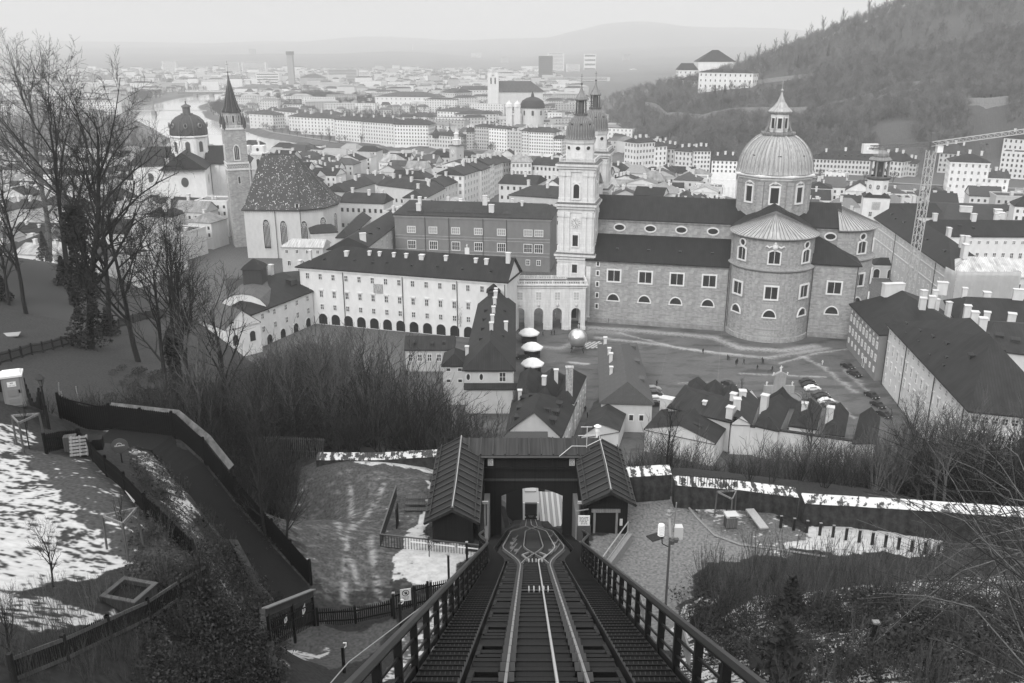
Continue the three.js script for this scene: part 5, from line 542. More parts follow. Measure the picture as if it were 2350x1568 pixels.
{
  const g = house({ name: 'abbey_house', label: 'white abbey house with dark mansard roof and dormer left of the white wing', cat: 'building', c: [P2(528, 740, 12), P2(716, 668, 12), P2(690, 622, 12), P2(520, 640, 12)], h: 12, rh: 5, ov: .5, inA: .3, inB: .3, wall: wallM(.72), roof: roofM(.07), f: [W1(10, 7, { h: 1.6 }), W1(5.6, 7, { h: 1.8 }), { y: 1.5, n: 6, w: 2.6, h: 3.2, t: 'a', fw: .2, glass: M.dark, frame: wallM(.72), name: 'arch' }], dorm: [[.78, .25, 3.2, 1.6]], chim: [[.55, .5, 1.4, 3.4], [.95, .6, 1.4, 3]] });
  house({ name: 'abbey_gate', label: 'white scroll-gabled abbey building behind the bare ivy trees', cat: 'building', c: quadOf(P2(522, 800, 4), P2(600, 780, 4), 14), h: 10, rh: 5, axis: 1, ov: .2, wall: wallM(.76), roof: mat(.1, TX.streak, .7), f: [{ y: 6, n: 2, w: 2, h: 3.4, t: 'a', fw: .3 }] });
  const q = P(560, 690, 14), t = thing('abbey_church', 'abbey church with pale rounded roof and dark square turret behind the trees', 'church', [q[0], 0, q[2]]); new MB().box(-10, 0, -26, 10, 13, 2).build('wall', wallM(.7), t); const r = new MB(); for (let k = 0; k < 8; k++) { const a = Math.PI * k / 8, b = Math.PI * (k + 1) / 8; r.quad([10.4 * Math.cos(a), 13 + 8 * Math.sin(a), 2.4], [10.4 * Math.cos(a), 13 + 8 * Math.sin(a), -26], [10.4 * Math.cos(b), 13 + 8 * Math.sin(b), -26], [10.4 * Math.cos(b), 13 + 8 * Math.sin(b), 2.4]); } r.build('vaulted_roof', mat(.12, TX.streak, .7), t); t.scale.setScalar(.8); new MB().box(-4, 13, -22, 4, 27, -14).build('turret', mat(.05, TX.wood, .8), t); new MB().lathe([[6.6, 27], [4.6, 28.6], [.05, 31]], 0, -18, 4, Math.PI / 4, Math.PI * 2.25).build('turret_roof', roofM(.06), t); new MB().fan(Array.from({ length: 9 }, (_, k) => [10 * Math.cos(k * Math.PI / 8), 13 + 7.7 * Math.sin(k * Math.PI / 8), 2])).build('gable', wallM(.74), t);
}
// ---------------------------------------------------------------- named rows: [label, left x, base y, right x, base y, eave y, depth, rows, columns, roof height, wall tone]
const ORD = ['first', 'second', 'third', 'fourth', 'fifth', 'sixth', 'seventh', 'eighth', 'ninth', 'tenth', 'eleventh', 'twelfth', 'thirteenth', 'fourteenth', 'fifteenth', 'sixteenth', 'seventeenth', 'eighteenth', 'nineteenth', 'twentieth']; const ord = (n) => ORD[n] || (n + 1) + ([, 'st', 'nd', 'rd'][(n + 1) % 10] && Math.floor((n + 1) / 10) !== 1 ? [, 'st', 'nd', 'rd'][(n + 1) % 10] : 'th');
const HOUSES = [], FOOT = []; // FOOT: discs kept free by the filler
for (const o of scene.children) if (o.isGroup) FOOT.push(o);
function rowHouse(label, xl, yl, xr, yr, yt, dep, rows, cols, rh, tone, o = {}) {
  const A = P2(xl, yl, o.gy || 0), B = P2(xr, yr, o.gy || 0), y0 = o.gy || 0, h = hAt((xl + xr) / 2, yt, (A[1] + B[1]) / 2) - y0, R3 = []; for (let k = 0; k < rows; k++) R3.push({ y: h * (k + .62) / (rows + .15), n: cols, w: 1.25, h: Math.min(2.1, h / rows * .5), lite: !o.fine, fw: .2, mx: 2, t: o.fine && k === 0 ? 'a' : 'r' });
  const L = Math.hypot(B[0] - A[0], B[1] - A[1]), side = R3.map((r) => ({ ...r, n: Math.max(2, Math.round(dep / 4)) })); return house({ name: o.name || 'town_house', label, cat: o.cat || 'building', c: quadOf(A, B, dep), y0, base: -8, h, rh, inA: o.ia ?? .2, inB: o.ib ?? .2, ov: .6, wall: wallM(tone), roof: o.roof || roofM(rh && rh < 2 ? .2 : .11), flat: o.flat, f: R3, l: side, r: side, chim: o.chim || [[.2, .4, 1.4, 2], [.5, .5, 1.6, 2], [.8, .45, 1.4, 2]], dorm: o.dorm || [], cornice: o.fine ? .4 : 0 });
}
const rw = 'of the far-bank white row';
rowHouse(`grey seven-storey block with arcades, first ${rw}`, 1090, 343, 1121, 345, 290, 16, 7, 6, 2, .45, {}); rowHouse(`white wide block, second ${rw}`, 1122, 346, 1163, 350, 294, 16, 7, 7, 2, .75); rowHouse(`grey block with dark flat roof, third ${rw}`, 1164, 350, 1196, 352, 302, 16, 6, 5, 3, .48, { flat: 1 }); rowHouse(`narrow pale block, fourth ${rw}`, 1197, 352, 1213, 353, 300, 18, 7, 3, 2.5, .6); rowHouse(`broad white block under a dark roof storey, fifth ${rw}`, 1214, 353, 1269, 356, 303, 18, 7, 10, 4, .7, { roof: mat(.05, TX.seam, .6) }); rowHouse(`lower white house, sixth ${rw}`, 1270, 356, 1288, 357, 318, 14, 5, 4, 3, .72); rowHouse(`small grey house at the left end, before the first ${rw}`, 1071, 343, 1089, 343, 302, 14, 6, 3, 4, .4);
const hr = 'of the ornate riverside hotel row';
rowHouse(`pale balconied facade, left part ${hr}`, 770, 322, 832, 328, 276, 18, 6, 10, 4, .66, { cat: 'hotel' }); rowHouse(`curved pale facade, middle part ${hr}`, 834, 328, 905, 334, 281, 20, 6, 12, 5, .6, { cat: 'hotel' }); rowHouse(`tall corner pavilion with roof dome, right part ${hr}`, 906, 334, 984, 336, 286, 22, 6, 12, 5, .68, { cat: 'hotel' }); rowHouse('long low pavilion house with two dark onion roofs beside the hotel row', 985, 338, 1058, 343, 311, 14, 3, 12, 3, .55);
{ for (const x of [1000, 1032]) { const p = PZ(x, 312, -872), t = thing('onion_turret', `dark onion turret on the long pavilion house, ${x < 1010 ? 'left' : 'right'} one`, 'turret', [p[0], p[1] - 2, -872 - 5]); new MB().lathe([[3.4, 0], [4, 2.4], [3.6, 4.6], [1.8, 6.6], [.7, 8], [.4, 11], [.05, 14]], 0, 0, 12).build('onion_roof', mat(.05, TX.seam, .6), t); } }
const vr = 'of the left embankment villa row';
[[574, 292, 628, 296, 262, .6, 4, 6], [630, 285, 690, 292, 256, .72, 4, 8], [664, 300, 718, 304, 268, .66, 4, 8], [692, 308, 768, 312, 270, .7, 5, 10], [598, 258, 640, 260, 244, .7, 3, 5], [720, 286, 768, 290, 262, .62, 4, 6]].forEach((r, i) => rowHouse(`${['cream', 'white corner', 'tall pale', 'broad white', 'small pale', 'grey'][i]} villa, ${ord(i)} ${vr}`, r[0], r[1], r[2], r[3], r[4], 18, r[6], r[7], 5, r[5], { roof: roofM(.17), ia: .4, ib: .4 }));
const mr = 'beyond the hotel row';
rowHouse(`large white palace with hip roof and three window rows ${mr}`, 862, 251, 1012, 253, 222, 34, 3, 14, 7, .74, { fine: 0, cat: 'palace', roof: roofM(.2), ia: .3, ib: .3 }); rowHouse(`long pale block in front of the twin-towered church ${mr}`, 1045, 238, 1140, 236, 206, 30, 4, 14, 6, .66, { roof: roofM(.12) }); rowHouse(`white block with ornate top floor ${mr}`, 1004, 284, 1092, 288, 256, 24, 4, 12, 4, .76, { roof: roofM(.2) }); rowHouse(`low white house with courtyard ${mr}`, 1092, 284, 1145, 280, 262, 18, 3, 7, 4, .74, { roof: roofM(.2) }); rowHouse(`street-corner block with tall grey side ${mr}`, 1012, 250, 1044, 252, 212, 40, 4, 6, 6, .56, { roof: roofM(.12) }); rowHouse('small white house left of the green park wall', 940, 292, 985, 294, 268, 18, 3, 6, 5, .66, { roof: roofM(.18) });
const kr = 'in the riverside row below the hill wall';
[[1458, 392, 1500, 388, 326, .6, 5, 6], [1500, 388, 1528, 386, 335, .7, 5, 3], [1465, 356, 1530, 362, 329, .66, 4, 8], [1504, 380, 1546, 384, 340, .5, 4, 5], [1547, 386, 1590, 390, 347, .55, 4, 5], [1590, 392, 1628, 392, 346, .6, 5, 5]].forEach((r, i) => rowHouse(`${['tall pale', 'white corner', 'wide high', 'arched-window', 'plain grey', 'statue-niche'][i]} house, ${ord(i)} ${kr}`, r[0], r[1] + 6, r[2], r[3] + 6, r[4], 14, r[6], r[7], 3, r[5], { ia: .1, ib: .1 }));
[[1630, 352, 1668, 354, 312, .74, 4, 3], [1672, 356, 1738, 350, 312, .75, 3, 5], [1632, 398, 1690, 400, 368, .72, 3, 6]].forEach((r, i) => rowHouse(`white house with loggias, ${ord(i)} of three left of the great dome under the hill`, ...r.slice(0, 4), r[4], 14, r[6], r[7], 4, r[5], { roof: roofM(.09) }));
const er = 'of the far-bank row right of the bell tower';
rowHouse(`long four-storey house with dormered mansard, first ${er}`, 1862, 398, 2010, 404, 366, 16, 3, 18, 6, .6, { roof: roofM(.08), dorm: Array.from({ length: 9 }, (_, i) => [.1 + i * .1, .2, 1.4, 1]) }); rowHouse(`short house with attic gable, second ${er}`, 2012, 402, 2066, 408, 368, 16, 3, 6, 6, .62, { roof: roofM(.07) }); rowHouse(`low house with corner pilasters, third ${er}`, 2068, 404, 2100, 406, 374, 16, 3, 4, 3, .5); rowHouse(`tall white-trimmed villa with balconies, fourth ${er}`, 2172, 436, 2262, 440, 372, 18, 4, 6, 5, .64, { fine: 1, roof: roofM(.07), ia: .45, ib: .45 }); rowHouse(`small white house with grey roof, fifth ${er}`, 2258, 438, 2312, 440, 408, 16, 2, 3, 4, .7, { fine: 1, roof: roofM(.16), ia: .02, ib: .02 }); rowHouse(`light-mansard villa behind, sixth ${er}`, 2150, 396, 2212, 400, 352, 18, 4, 6, 7, .5, { roof: roofM(.15), ia: .45, ib: .45 }); rowHouse(`modern terraced block, seventh ${er}`, 2290, 408, 2400, 416, 352, 20, 5, 10, 1, .68, { flat: 1 }); rowHouse(`white hillside house with dormers, eighth ${er}`, 2212, 350, 2262, 354, 330, 16, 2, 5, 6, .74, { gy: 10, roof: roofM(.08), ia: .4, ib: .4 }); rowHouse(`flat white pavilion on the embankment, ninth ${er}`, 1892, 412, 1938, 416, 398, 8, 1, 4, 1, .72, { flat: 1 });
rowHouse(`white hillside house, tenth ${er}`, 2020, 362, 2062, 364, 344, 14, 2, 5, 5, .76, { gy: 8, roof: roofM(.09) }); rowHouse(`wide white hillside house, eleventh ${er}`, 2300, 344, 2370, 350, 318, 16, 2, 6, 6, .74, { gy: 14, roof: roofM(.09) });
// the street of tall facades that runs away behind the palace
const eave = (label, a, b, h, dep, rows, cols, tone, o = {}) => { const A = P2(...a, h), B = P2(...b, h), R3 = []; for (let k = 0; k < rows; k++) R3.push({ y: h * (k + .6) / (rows + .1), n: cols, w: 1.3, h: 2, fw: .2, mx: 2, lite: !o.fine }); return house({ name: 'town_house', label, cat: 'building', c: quadOf(A, B, dep), h, rh: o.rh ?? 4, ov: .5, inA: o.ia ?? .05, inB: o.ib ?? .05, wall: wallM(tone), roof: o.roof || roofM(.1), f: R3, l: R3.map((r) => ({ ...r, n: Math.max(2, Math.round(dep / 5)) })), flat: o.flat, chim: [[.2, .5, 1.3, 2.2], [.6, .4, 1.4, 2.4], [.85, .6, 1.3, 2]] }); };
const sr = 'of the tall street fronts behind the grey palace';
eave(`low pale facade, first ${sr}`, [1020, 428], [1064, 411], 17, 16, 4, 6, .62, { fine: 1 }); eave(`broad white five-storey facade, second ${sr}`, [1064, 402], [1104, 389], 21, 18, 5, 6, .74, { fine: 1 }); eave(`white six-row facade, third ${sr}`, [1104, 391], [1124, 384], 21, 18, 6, 4, .72, { fine: 1 }); eave(`tall gabled white facade, fourth ${sr}`, [1122, 379], [1134, 374], 22, 16, 6, 3, .76, { fine: 1 }); eave(`grey-white facade, fifth ${sr}`, [1134, 379], [1154, 372], 20, 16, 5, 5, .66, { fine: 1 }); eave(`plain grey facade, sixth ${sr}`, [1155, 373], [1172, 370], 19, 16, 5, 3, .4);
eave('white corner house facing us at the end of the street', [1174, 372], [1220, 372], 19, 22, 4, 5, .72, { fine: 1, roof: roofM(.35), ia: .3, ib: .3 }); eave('dark-roofed house right of the white street corner house', [1220, 377], [1285, 380], 17, 20, 3, 7, .66, { roof: roofM(.08) });
eave('courtyard range with pale cornice walls left of the street', [975, 455], [868, 428].reverse() && [1020, 432], 17, 12, 2, 7, .62, {}); eave('pale courtyard wall range with dark ridge behind the gothic church', [866, 424], [978, 437], 17, 12, 1, 9, .6, {}); eave('pale range with round roof dormers right of the gothic choir', [778, 463], [880, 467], 17, 14, 2, 8, .6, {}); eave('front courtyard range with dark roof left of the palace roof', [790, 440], [860, 420], 17, 12, 1, 6, .5, {});
eave('wide dark roof house between the street and the first tower', [1145, 420], [1230, 424], 17, 22, 3, 6, .6, { roof: roofM(.06) }); eave('stepped dark roof behind the palace ridge beside the first tower', [1168, 447], [1290, 455], 19, 26, 2, 8, .5, { roof: roofM(.1), ia: .3, ib: .1 });
{ // little town-hall tower with clocks
  const z = -640, p = PZ(1048, 360, z), H = (y) => hAt(1048, y, z), t = thing('town_hall_tower', 'small pale tower with two clock faces and a scrolled top among the old town roofs', 'tower', [p[0], 0, z], -.75), s = 3.6; new MB().box(-s, 0, -s, s, H(334), s).build('tower_wall', wallM(.45), t); new MB().box(-s - .5, H(334), -s - .5, s + .5, H(334) + .6, s + .5).build('cornice', M.lead, t); clockFace(t, 0, H(347), s + .02, 2.1, M.trim, false); { const k = new THREE.Group(); } oct(new MB(), [[2.4, H(334)], [2.4, H(322)], [3, H(321)], [1.6, H(318)], [1.5, H(308)], [2, H(307)], [.7, H(303)], [.5, H(298)], [.1, H(291)]], 0, 0).build('lantern', M.trimStone, t); for (let q = 0; q < 2; q++) win(t, q ? s : 0, H(356), q ? 0 : s, q * Math.PI / 2, { w: 1, h: 1.8, fw: .2 });
}
{ // church with paired belfry beyond the river, domed church
  const z = -1330, p = PZ(1132, 205, z), H = (y) => hAt(1132, y, z), t = thing('parish_church', 'pale church with square belfry and long grey roof beyond the river', 'church', [p[0], 0, z]); new MB().box(-8, 0, -8, 8, H(176), 8).box(-8, H(176), -8, -2, H(168), 8).box(2, H(176), -8, 8, H(168), 8).build('belfry', wallM(.7), t); new MB().box(8, 0, -16, 72, H(210), 6).build('nave_wall', wallM(.6), t); const r = new MB(); roofFaces(r, [[8, 7], [74, 7], [74, -17], [8, -17]], H(210), H(186) - H(210), { inB: .3 }); r.build('roof', roofM(.2), t); for (const x of [-3, 3]) win(t, x, H(185), 8, 0, { w: 2, h: 9, t: 'a', fw: .4 });
  const z2 = -1010, q = PZ(1222, 250, z2), G2 = (y) => hAt(1222, y, z2), d = thing('round_church', 'church with dark round dome and pale twin towers beyond the white river row', 'church', [q[0], 0, z2]); new MB().lathe([[13, 0], [13, G2(246)]], 0, 0, 24).box(-26, 0, -6, -12, G2(262), 10).build('wall', wallM(.62), d); new MB().lathe([[14, G2(247)], [13.6, G2(240)], [11.5, G2(231)], [7, G2(225)], [2, G2(222)], [1.5, G2(216)], [.1, G2(210)]], 0, 0, 24).build('dome', roofM(.09), d, .5); for (const x of [-26, -17]) new MB().at(x, 0, 10).box(-3.4, 0, -3, 3.4, G2(244), 3).lathe([[4.2, G2(244)], [3.6, G2(237)], [1, G2(232)], [.1, G2(228)]], 0, 0, 8).build('bell_tower', wallM(.68), d); for (let k = 0; k < 8; k++) { const a = k * Math.PI / 4; win(d, Math.sin(a) * 13, G2(258), Math.cos(a) * 13, a, { w: 2.6, h: 5.4, t: 'a', fw: .4 }); }
}
// ---------------------------------------------------------------- bare trees: tapered trunk, limbs, twigs
function bareTree(seed, o) {
  const r0 = RNG(seed), q = (a, b) => a + (b - a) * r0(), trunk = new MB(), crown = new MB(), kids = o.kids, max = kids.length, tips = [];
  const grow = (p, d, len, r, lev) => {
    const n = lev === 0 ? 7 : lev === 1 ? 5 : lev < max ? 3 : 2, pts = [p], rad = [r], dirs = [d]; let c = p, dd = d; const end = lev === max ? .35 : lev === 0 ? (o.top ?? .28) : .3;
    for (let i = 1; i <= n; i++) { const wv = o.wander * (lev ? 1 : .45); dd = nrm([dd[0] + q(-wv, wv), dd[1] + q(-wv, wv) + (lev ? o.up : .06), dd[2] + q(-wv, wv)]); c = add3(c, dd, len / n); pts.push(c); rad.push(lerp(r, r * end, i / n)); dirs.push(dd); }
    (lev === 0 ? trunk : crown).tube(pts, rad, lev === 0 ? 7 : lev === 1 ? 5 : 3, lev === 0); if (lev === max) { tips.push(c); return; }
    const k = kids[lev]; for (let i = 0; i < k; i++) {
      const t = lerp(lev === 0 ? (o.from ?? .35) : .22, 1, (i + q(.1, .9)) / k), f = t * n, j = Math.min(n - 1, Math.floor(f)), pp = mix3(pts[j], pts[j + 1], f - j), ax = nrm(crs(dirs[j], [q(-1, 1), q(-.3, .3), q(-1, 1)])), an = q(.55, 1) * o.spread * (lev === 0 ? lerp(1.15, .6, t) : 1);
      const nd = nrm(add3([dirs[j][0] * Math.cos(an), dirs[j][1] * Math.cos(an), dirs[j][2] * Math.cos(an)], ax, Math.sin(an))); grow(pp, nd, len * (o.ratio ?? .55) * q(.7, 1.15) * (lev === 0 ? lerp(1.15, .7, t) : lerp(1.1, .7, t)), Math.max(o.twig, lerp(r, r * end, t) * q(.5, .68)), lev + 1);
    }
  };
  if (o.stems) for (let i = 0; i < o.stems; i++) { const a = i * 2.4 + q(0, 1), s = q(.1, o.lean ?? .5); grow([Math.cos(a) * .4 * q(0, 1), -.3, Math.sin(a) * .4 * q(0, 1)], nrm([Math.cos(a) * s, 1, Math.sin(a) * s]), o.h * q(.6, 1), o.r * q(.5, 1), 0); }
  else grow([0, -.5, 0], nrm([q(-.08, .08) + (o.tilt || 0), 1, q(-.06, .06)]), o.h, o.r, 0);
  return { trunk: trunk.geo(), crown: crown.geo(), tips };
}
const both = (t) => mergeGeometries([t.trunk, t.crown]);
function treeThing(name, label, cat, t, p, turn, s, mt = M.bark, group, mc) { const g = thing(name, label, cat, p, turn, group); g.scale.setScalar(s); mesh('trunk', t.trunk, mt, g); mesh('crown', t.crown, mc || mt, g); return g; }
function leaves(seed, n, place, size) { // many small leaf faces at place(rand) -> [x, y, z]
  const r0 = RNG(seed), b = new MB(); for (let i = 0; i < n; i++) { const c = place(r0); if (!c) continue; const a = r0() * 6.28, e = r0() * 2 - 1, s = size * (.6 + .8 * r0()), u = nrm([Math.cos(a), e * .8, Math.sin(a)]), v = nrm(crs(u, [r0() - .5, r0() - .5, r0() - .5])); b.tri(add3(c, u, s), add3(add3(c, u, -s * .6), v, s * .6), add3(add3(c, u, -s * .6), v, -s * .6)); } return b.geo();
}
function conifer(seed, h, r) { const r0 = RNG(seed), t = new MB().tube([[0, -.5, 0], [0, h, 0]], [h * .018, .03], 5).geo(); return { trunk: t, crown: leaves(seed + 5, Math.round(h * 170), (q) => { const y = Math.pow(q(), .75) * h * .94 + h * .06, k = (1 - y / h), a = q() * 6.283, lay = .72 + .28 * Math.abs(Math.sin(y * 2.4 + seed)), d = r * k * lay * Math.sqrt(.25 + .75 * q()) * (.85 + .25 * Math.sin(a * 3 + y)); return [Math.cos(a) * d, y - d * .22, Math.sin(a) * d]; }, .34) }; }
function instanced(name, geo, m, list, parent = scene) { const im = new THREE.InstancedMesh(geo, m, list.length), o = new THREE.Object3D(); list.forEach((e, i) => { o.position.set(e[0], e[1], e[2]); o.rotation.set(e[5] || 0, e[3], e[6] || 0); o.scale.setScalar(e[4]); o.updateMatrix(); im.setMatrixAt(i, o.matrix); const k = .55 + .9 * hash(e[0], e[2]); im.setColorAt(i, new THREE.Color().setRGB(k, k, k)); }); im.name = parent === scene ? numbered(name) : name; im.castShadow = im.receiveShadow = true; parent.add(im); return im; }
// ---------------------------------------------------------------- the old town's other roofs, the far city, the wooded hill
const BOXES = []; for (const o of scene.children) if (o.isGroup) { o.updateMatrixWorld(true); const bx = new THREE.Box3(); o.traverse((m) => { if (m.isMesh && /wall|drum|belfry|basin/.test(m.name)) bx.expandByObject(m); }); if (!bx.isEmpty()) BOXES.push([bx.min.x - 3, bx.max.x + 3, bx.min.z - 3, bx.max.z + 3]); }
const free = (x, z, r) => !BOXES.some((b) => x > b[0] - r && x < b[1] + r && z > b[2] - r && z < b[3] + r);
const inView = (x, z, y = 15, mx = 60) => { const D = (CAMY - y) * SIN - z * COS; return D > 0 && Math.abs(x) / D * FOC < 1175 + mx; };
class MBC extends MB { constructor() { super(); this.c = []; this.k = 1; } v(a) { super.v(a); this.c.push(this.k, this.k, this.k); } buildC(name, m, parent = scene) { const g = this.geo(); g.setAttribute('color', new THREE.Float32BufferAttribute(this.c, 3)); return mesh(name, g, m, parent); } }
const vcol = mat(1, TX.plaster, .85, { v: 2 }); vcol.vertexColors = true;
R = RNG(77);
{
  const lots = [], a = .24, ca = Math.cos(a), sa = Math.sin(a);
  for (let i = -26; i < 26; i++) for (let j = 0; j < 30; j++) {
    const u = i * 20 + (j % 3) * 5 + rr(-2, 2), v = -(300 + j * 17) - (j % 3 === 2 ? 5 : 0), x = u * ca - (v + 450) * sa * .3, z = v + u * sa; if (i % 6 === 0) continue;
    const near = z > -1250 && riverD(x, z) > 74, mid = z + .0 > -720 + .35 * Math.abs(x) * 0; if (!near) continue;
    let d = 1e9, side = 1; for (let k = 0; k < RIVER.length - 1; k++) { const A = RIVER[k], B = RIVER[k + 1]; const dd = polyDist([A, B], x, z); if (dd < d) { d = dd; side = (B[0] - A[0]) * (z - A[1]) - (B[1] - A[1]) * (x - A[0]); } }
    if (side > 0) continue; if (x > -150 && z > -425 && x < 140) continue; if (x >= 140 && z > -420) continue; if (x < -150 && z > -330) continue; if (x < -230 && z < -740) continue; if (!inView(x, z) || !free(x, z, 7)) continue; lots.push([x, z]);
  }
  lots.sort((p, q) => q[1] - p[1]); const zoneOf = (x, z) => x < -250 ? 'left of the domed church' : x < -150 ? 'round the domed church' : x < -60 ? 'behind the gothic choir' : x < 20 ? 'behind the grey palace' : x < 120 ? 'beyond the cathedral nave' : 'near the bell tower'; const recs = [];
  lots.slice(0, 240).forEach(([x, z], i) => {
    const w = rr(13, 18), d = rr(11, 15), h = rr(12, 18), t = rr(.1, .38), A = [x - w / 2 * Math.cos(t), z - w / 2 * Math.sin(t) + d / 2], B = [x + w / 2 * Math.cos(t), z + w / 2 * Math.sin(t) + d / 2], kind = R(), tone = pick([.5, .58, .64, .7, .74, .76]), rt = pick([.05, .06, .075, .09, .12, .16, .3, .42]), nc = ri(1, 3), flat = kind < .14, ax = R() < .4 ? 1 : 0, hip = R() < .45;
    const g = house({ name: 'old_town_house', label: 'x', cat: 'house', c: quadOf(A, B, d), h, rh: rr(2.6, 5), axis: ax, inA: hip ? .3 : 0, inB: hip ? .3 : 0, flat, ov: .4, wall: wallM(tone), roof: R() < .3 ? tileM(rt * .7) : roofM(rt), f: [{ y: h - 2.6, n: Math.round(w / 3.4), w: 1.1, h: 1.5, lite: 1 }, { y: h - 6, n: Math.round(w / 3.4), w: 1.1, h: 1.8, lite: 1 }], chim: Array.from({ length: nc }, () => [rr(.15, .85), rr(.25, .75), rr(.8, 1.6), rr(1.2, 2.6)]) });
    const base = `${tone > .68 ? 'white' : tone > .55 ? 'pale' : 'grey'} ${flat ? 'flat-roofed' : hip ? 'hip-roofed' : 'gabled'} house with ${rt > .25 ? 'light' : rt > .1 ? 'grey' : 'dark'} roof ${zoneOf(x, z)}`; recs.push([base, 1175 + FOC * x / ((CAMY - h) * SIN - z * COS), g]);
  });
  const by = {}; recs.forEach((r) => (by[r[0]] ||= []).push(r)); for (const k in by) { by[k].sort((p, q) => p[1] - q[1]); by[k].forEach((r, i) => r[2].userData.label = by[k].length > 1 ? `${k}, ${ord(i)} from the left` : k); }
  // everything smaller or farther: one mass of houses
  const b = new MBC(), put = (x, z, w, d, h, t, wt, rt, flat, win) => {
    const y0 = townY(x, z) - 1, c = quadOf([x - w / 2 * Math.cos(t), z - w / 2 * Math.sin(t) + d / 2], [x + w / 2 * Math.cos(t), z + w / 2 * Math.sin(t) + d / 2], d); b.k = wt; b.prism(c, y0, y0 + h, false); b.k = rt; if (flat) b.fan(c.map((p) => [p[0], y0 + h, p[1]])); else { const e = offs(c, .4), m = (p, q, s = .5) => [lerp(p[0], q[0], s), lerp(p[1], q[1], s)], l = m(e[0], e[3]), r = m(e[1], e[2]), r1 = m(l, r, .22), r2 = m(l, r, .78), at = (p, y) => [p[0], y, p[1]], y1 = y0 + h, y2 = y1 + Math.min(5, d * .28); b.quad(at(e[0], y1), at(e[1], y1), at(r2, y2), at(r1, y2)).quad(at(e[2], y1), at(e[3], y1), at(r1, y2), at(r2, y2)).tri(at(e[3], y1), at(e[0], y1), at(r1, y2)).tri(at(e[1], y1), at(e[2], y1), at(r2, y2)); }
    if (win) { b.k = .03; const n = Math.max(2, Math.round(w / 4)), fl = Math.max(1, Math.round(h / 3.4)); for (let i = 0; i < n; i++) for (let k = 0; k < fl; k++) { const s = (i + .5) / n, px = lerp(c[0][0], c[1][0], s), pz = lerp(c[0][1], c[1][1], s) + .08, yy = y0 + h * (k + .55) / fl, q = .65; b.quad([px - q, yy - .9, pz], [px + q, yy - .9, pz], [px + q, yy + .8, pz], [px - q, yy + .8, pz]); } }
  };
  lots.slice(240).forEach(([x, z]) => put(x, z, rr(12, 18), rr(11, 15), rr(11, 17), rr(.1, .4), pick([.5, .6, .7, .76]), pick([.03, .05, .08, .2, .3]), R() < .15, true));
  const park = (x, z) => fbm(x * .0035 + 5, z * .0035, 3) > .17; let tries = 0;
  for (let n = 0; n < 2300 && tries < 20000; tries++) {
    const z = -820 - 3300 * Math.pow(R(), 1.5), D = -z * .95 + 30, x = rr(-.62, .6) * D, d = riverD(x, z); if (d < 82 || hillY(x, z) > 3 || park(x, z) || !free(x, z, 9)) continue; let bd = 1e9, side = 1; for (let k = 0; k < RIVER.length - 1; k++) { const A = RIVER[k], B = RIVER[k + 1], dd = polyDist([A, B], x, z); if (dd < bd) { bd = dd; side = (B[0] - A[0]) * (z - A[1]) - (B[1] - A[1]) * (x - A[0]); } } if (side < 0 && z > -1250) continue;
    const big = R() < .18, w = big ? rr(24, 52) : rr(10, 20), h = big ? rr(12, 22) : rr(7, 13); put(x, z, w, rr(9, 14), h, rr(-.5, .5), pick([.42, .5, .6, .68, .74]), pick([.05, .08, .12, .2, .36]), big && R() < .6, z > -1700); n++;
  }
  tag(b.buildC('distant_houses', vcol), 'mass of small pale houses filling the hazy plain beyond the river', 'houses', null, 'stuff');
  const tf = bareTree(401, { h: 6, r: .3, kids: [7, 4, 3], spread: .9, up: .12, wander: .2, twig: .07, ratio: .6, from: .25 }), L = []; for (let n = 0, t = 0; n < 4200 && t < 50000; t++) { const z = -840 - 3000 * Math.pow(R(), 1.3), x = rr(-.6, .58) * -z * .96; if (riverD(x, z) < 76 || hillY(x, z) > 2 || !free(x, z, 4)) continue; const p = park(x, z); if (!p && R() < .6) continue; L.push([x, 0, z, R() * 6.3, rr(.8, 1.7)]); n++; }
  tag(instanced('city_trees', both(tf), mat(.05, TX.bark, .95), L), 'bare trees scattered in the parks and gardens of the far city', 'trees', null, 'stuff');
}
const farBlock = (label, x0, x1, yb, yt, tone, dep, o = {}) => { const A = P2(x0, yb, 0), B = P2(x1, yb, 0), h = hAt((x0 + x1) / 2, yt, A[1]), rows = o.rows || Math.max(2, Math.round(h / 4)), cols = o.cols || Math.max(3, Math.round((B[0] - A[0]) / 6)); const f = []; for (let k = 0; k < Math.min(rows, 14); k++) f.push({ y: h * (k + .6) / Math.min(rows, 14), n: 1, w: (B[0] - A[0]) * .9, h: h / Math.min(rows, 14) * .4, lite: 1 }); return house({ name: o.name || 'tower_block', label, cat: o.cat || 'building', c: quadOf(A, B, dep), h, flat: !o.rh, rh: o.rh || 0, inA: .3, inB: .3, ov: .5, wall: wallM(tone), roof: roofM(.2), f: o.plain ? [] : f }); };
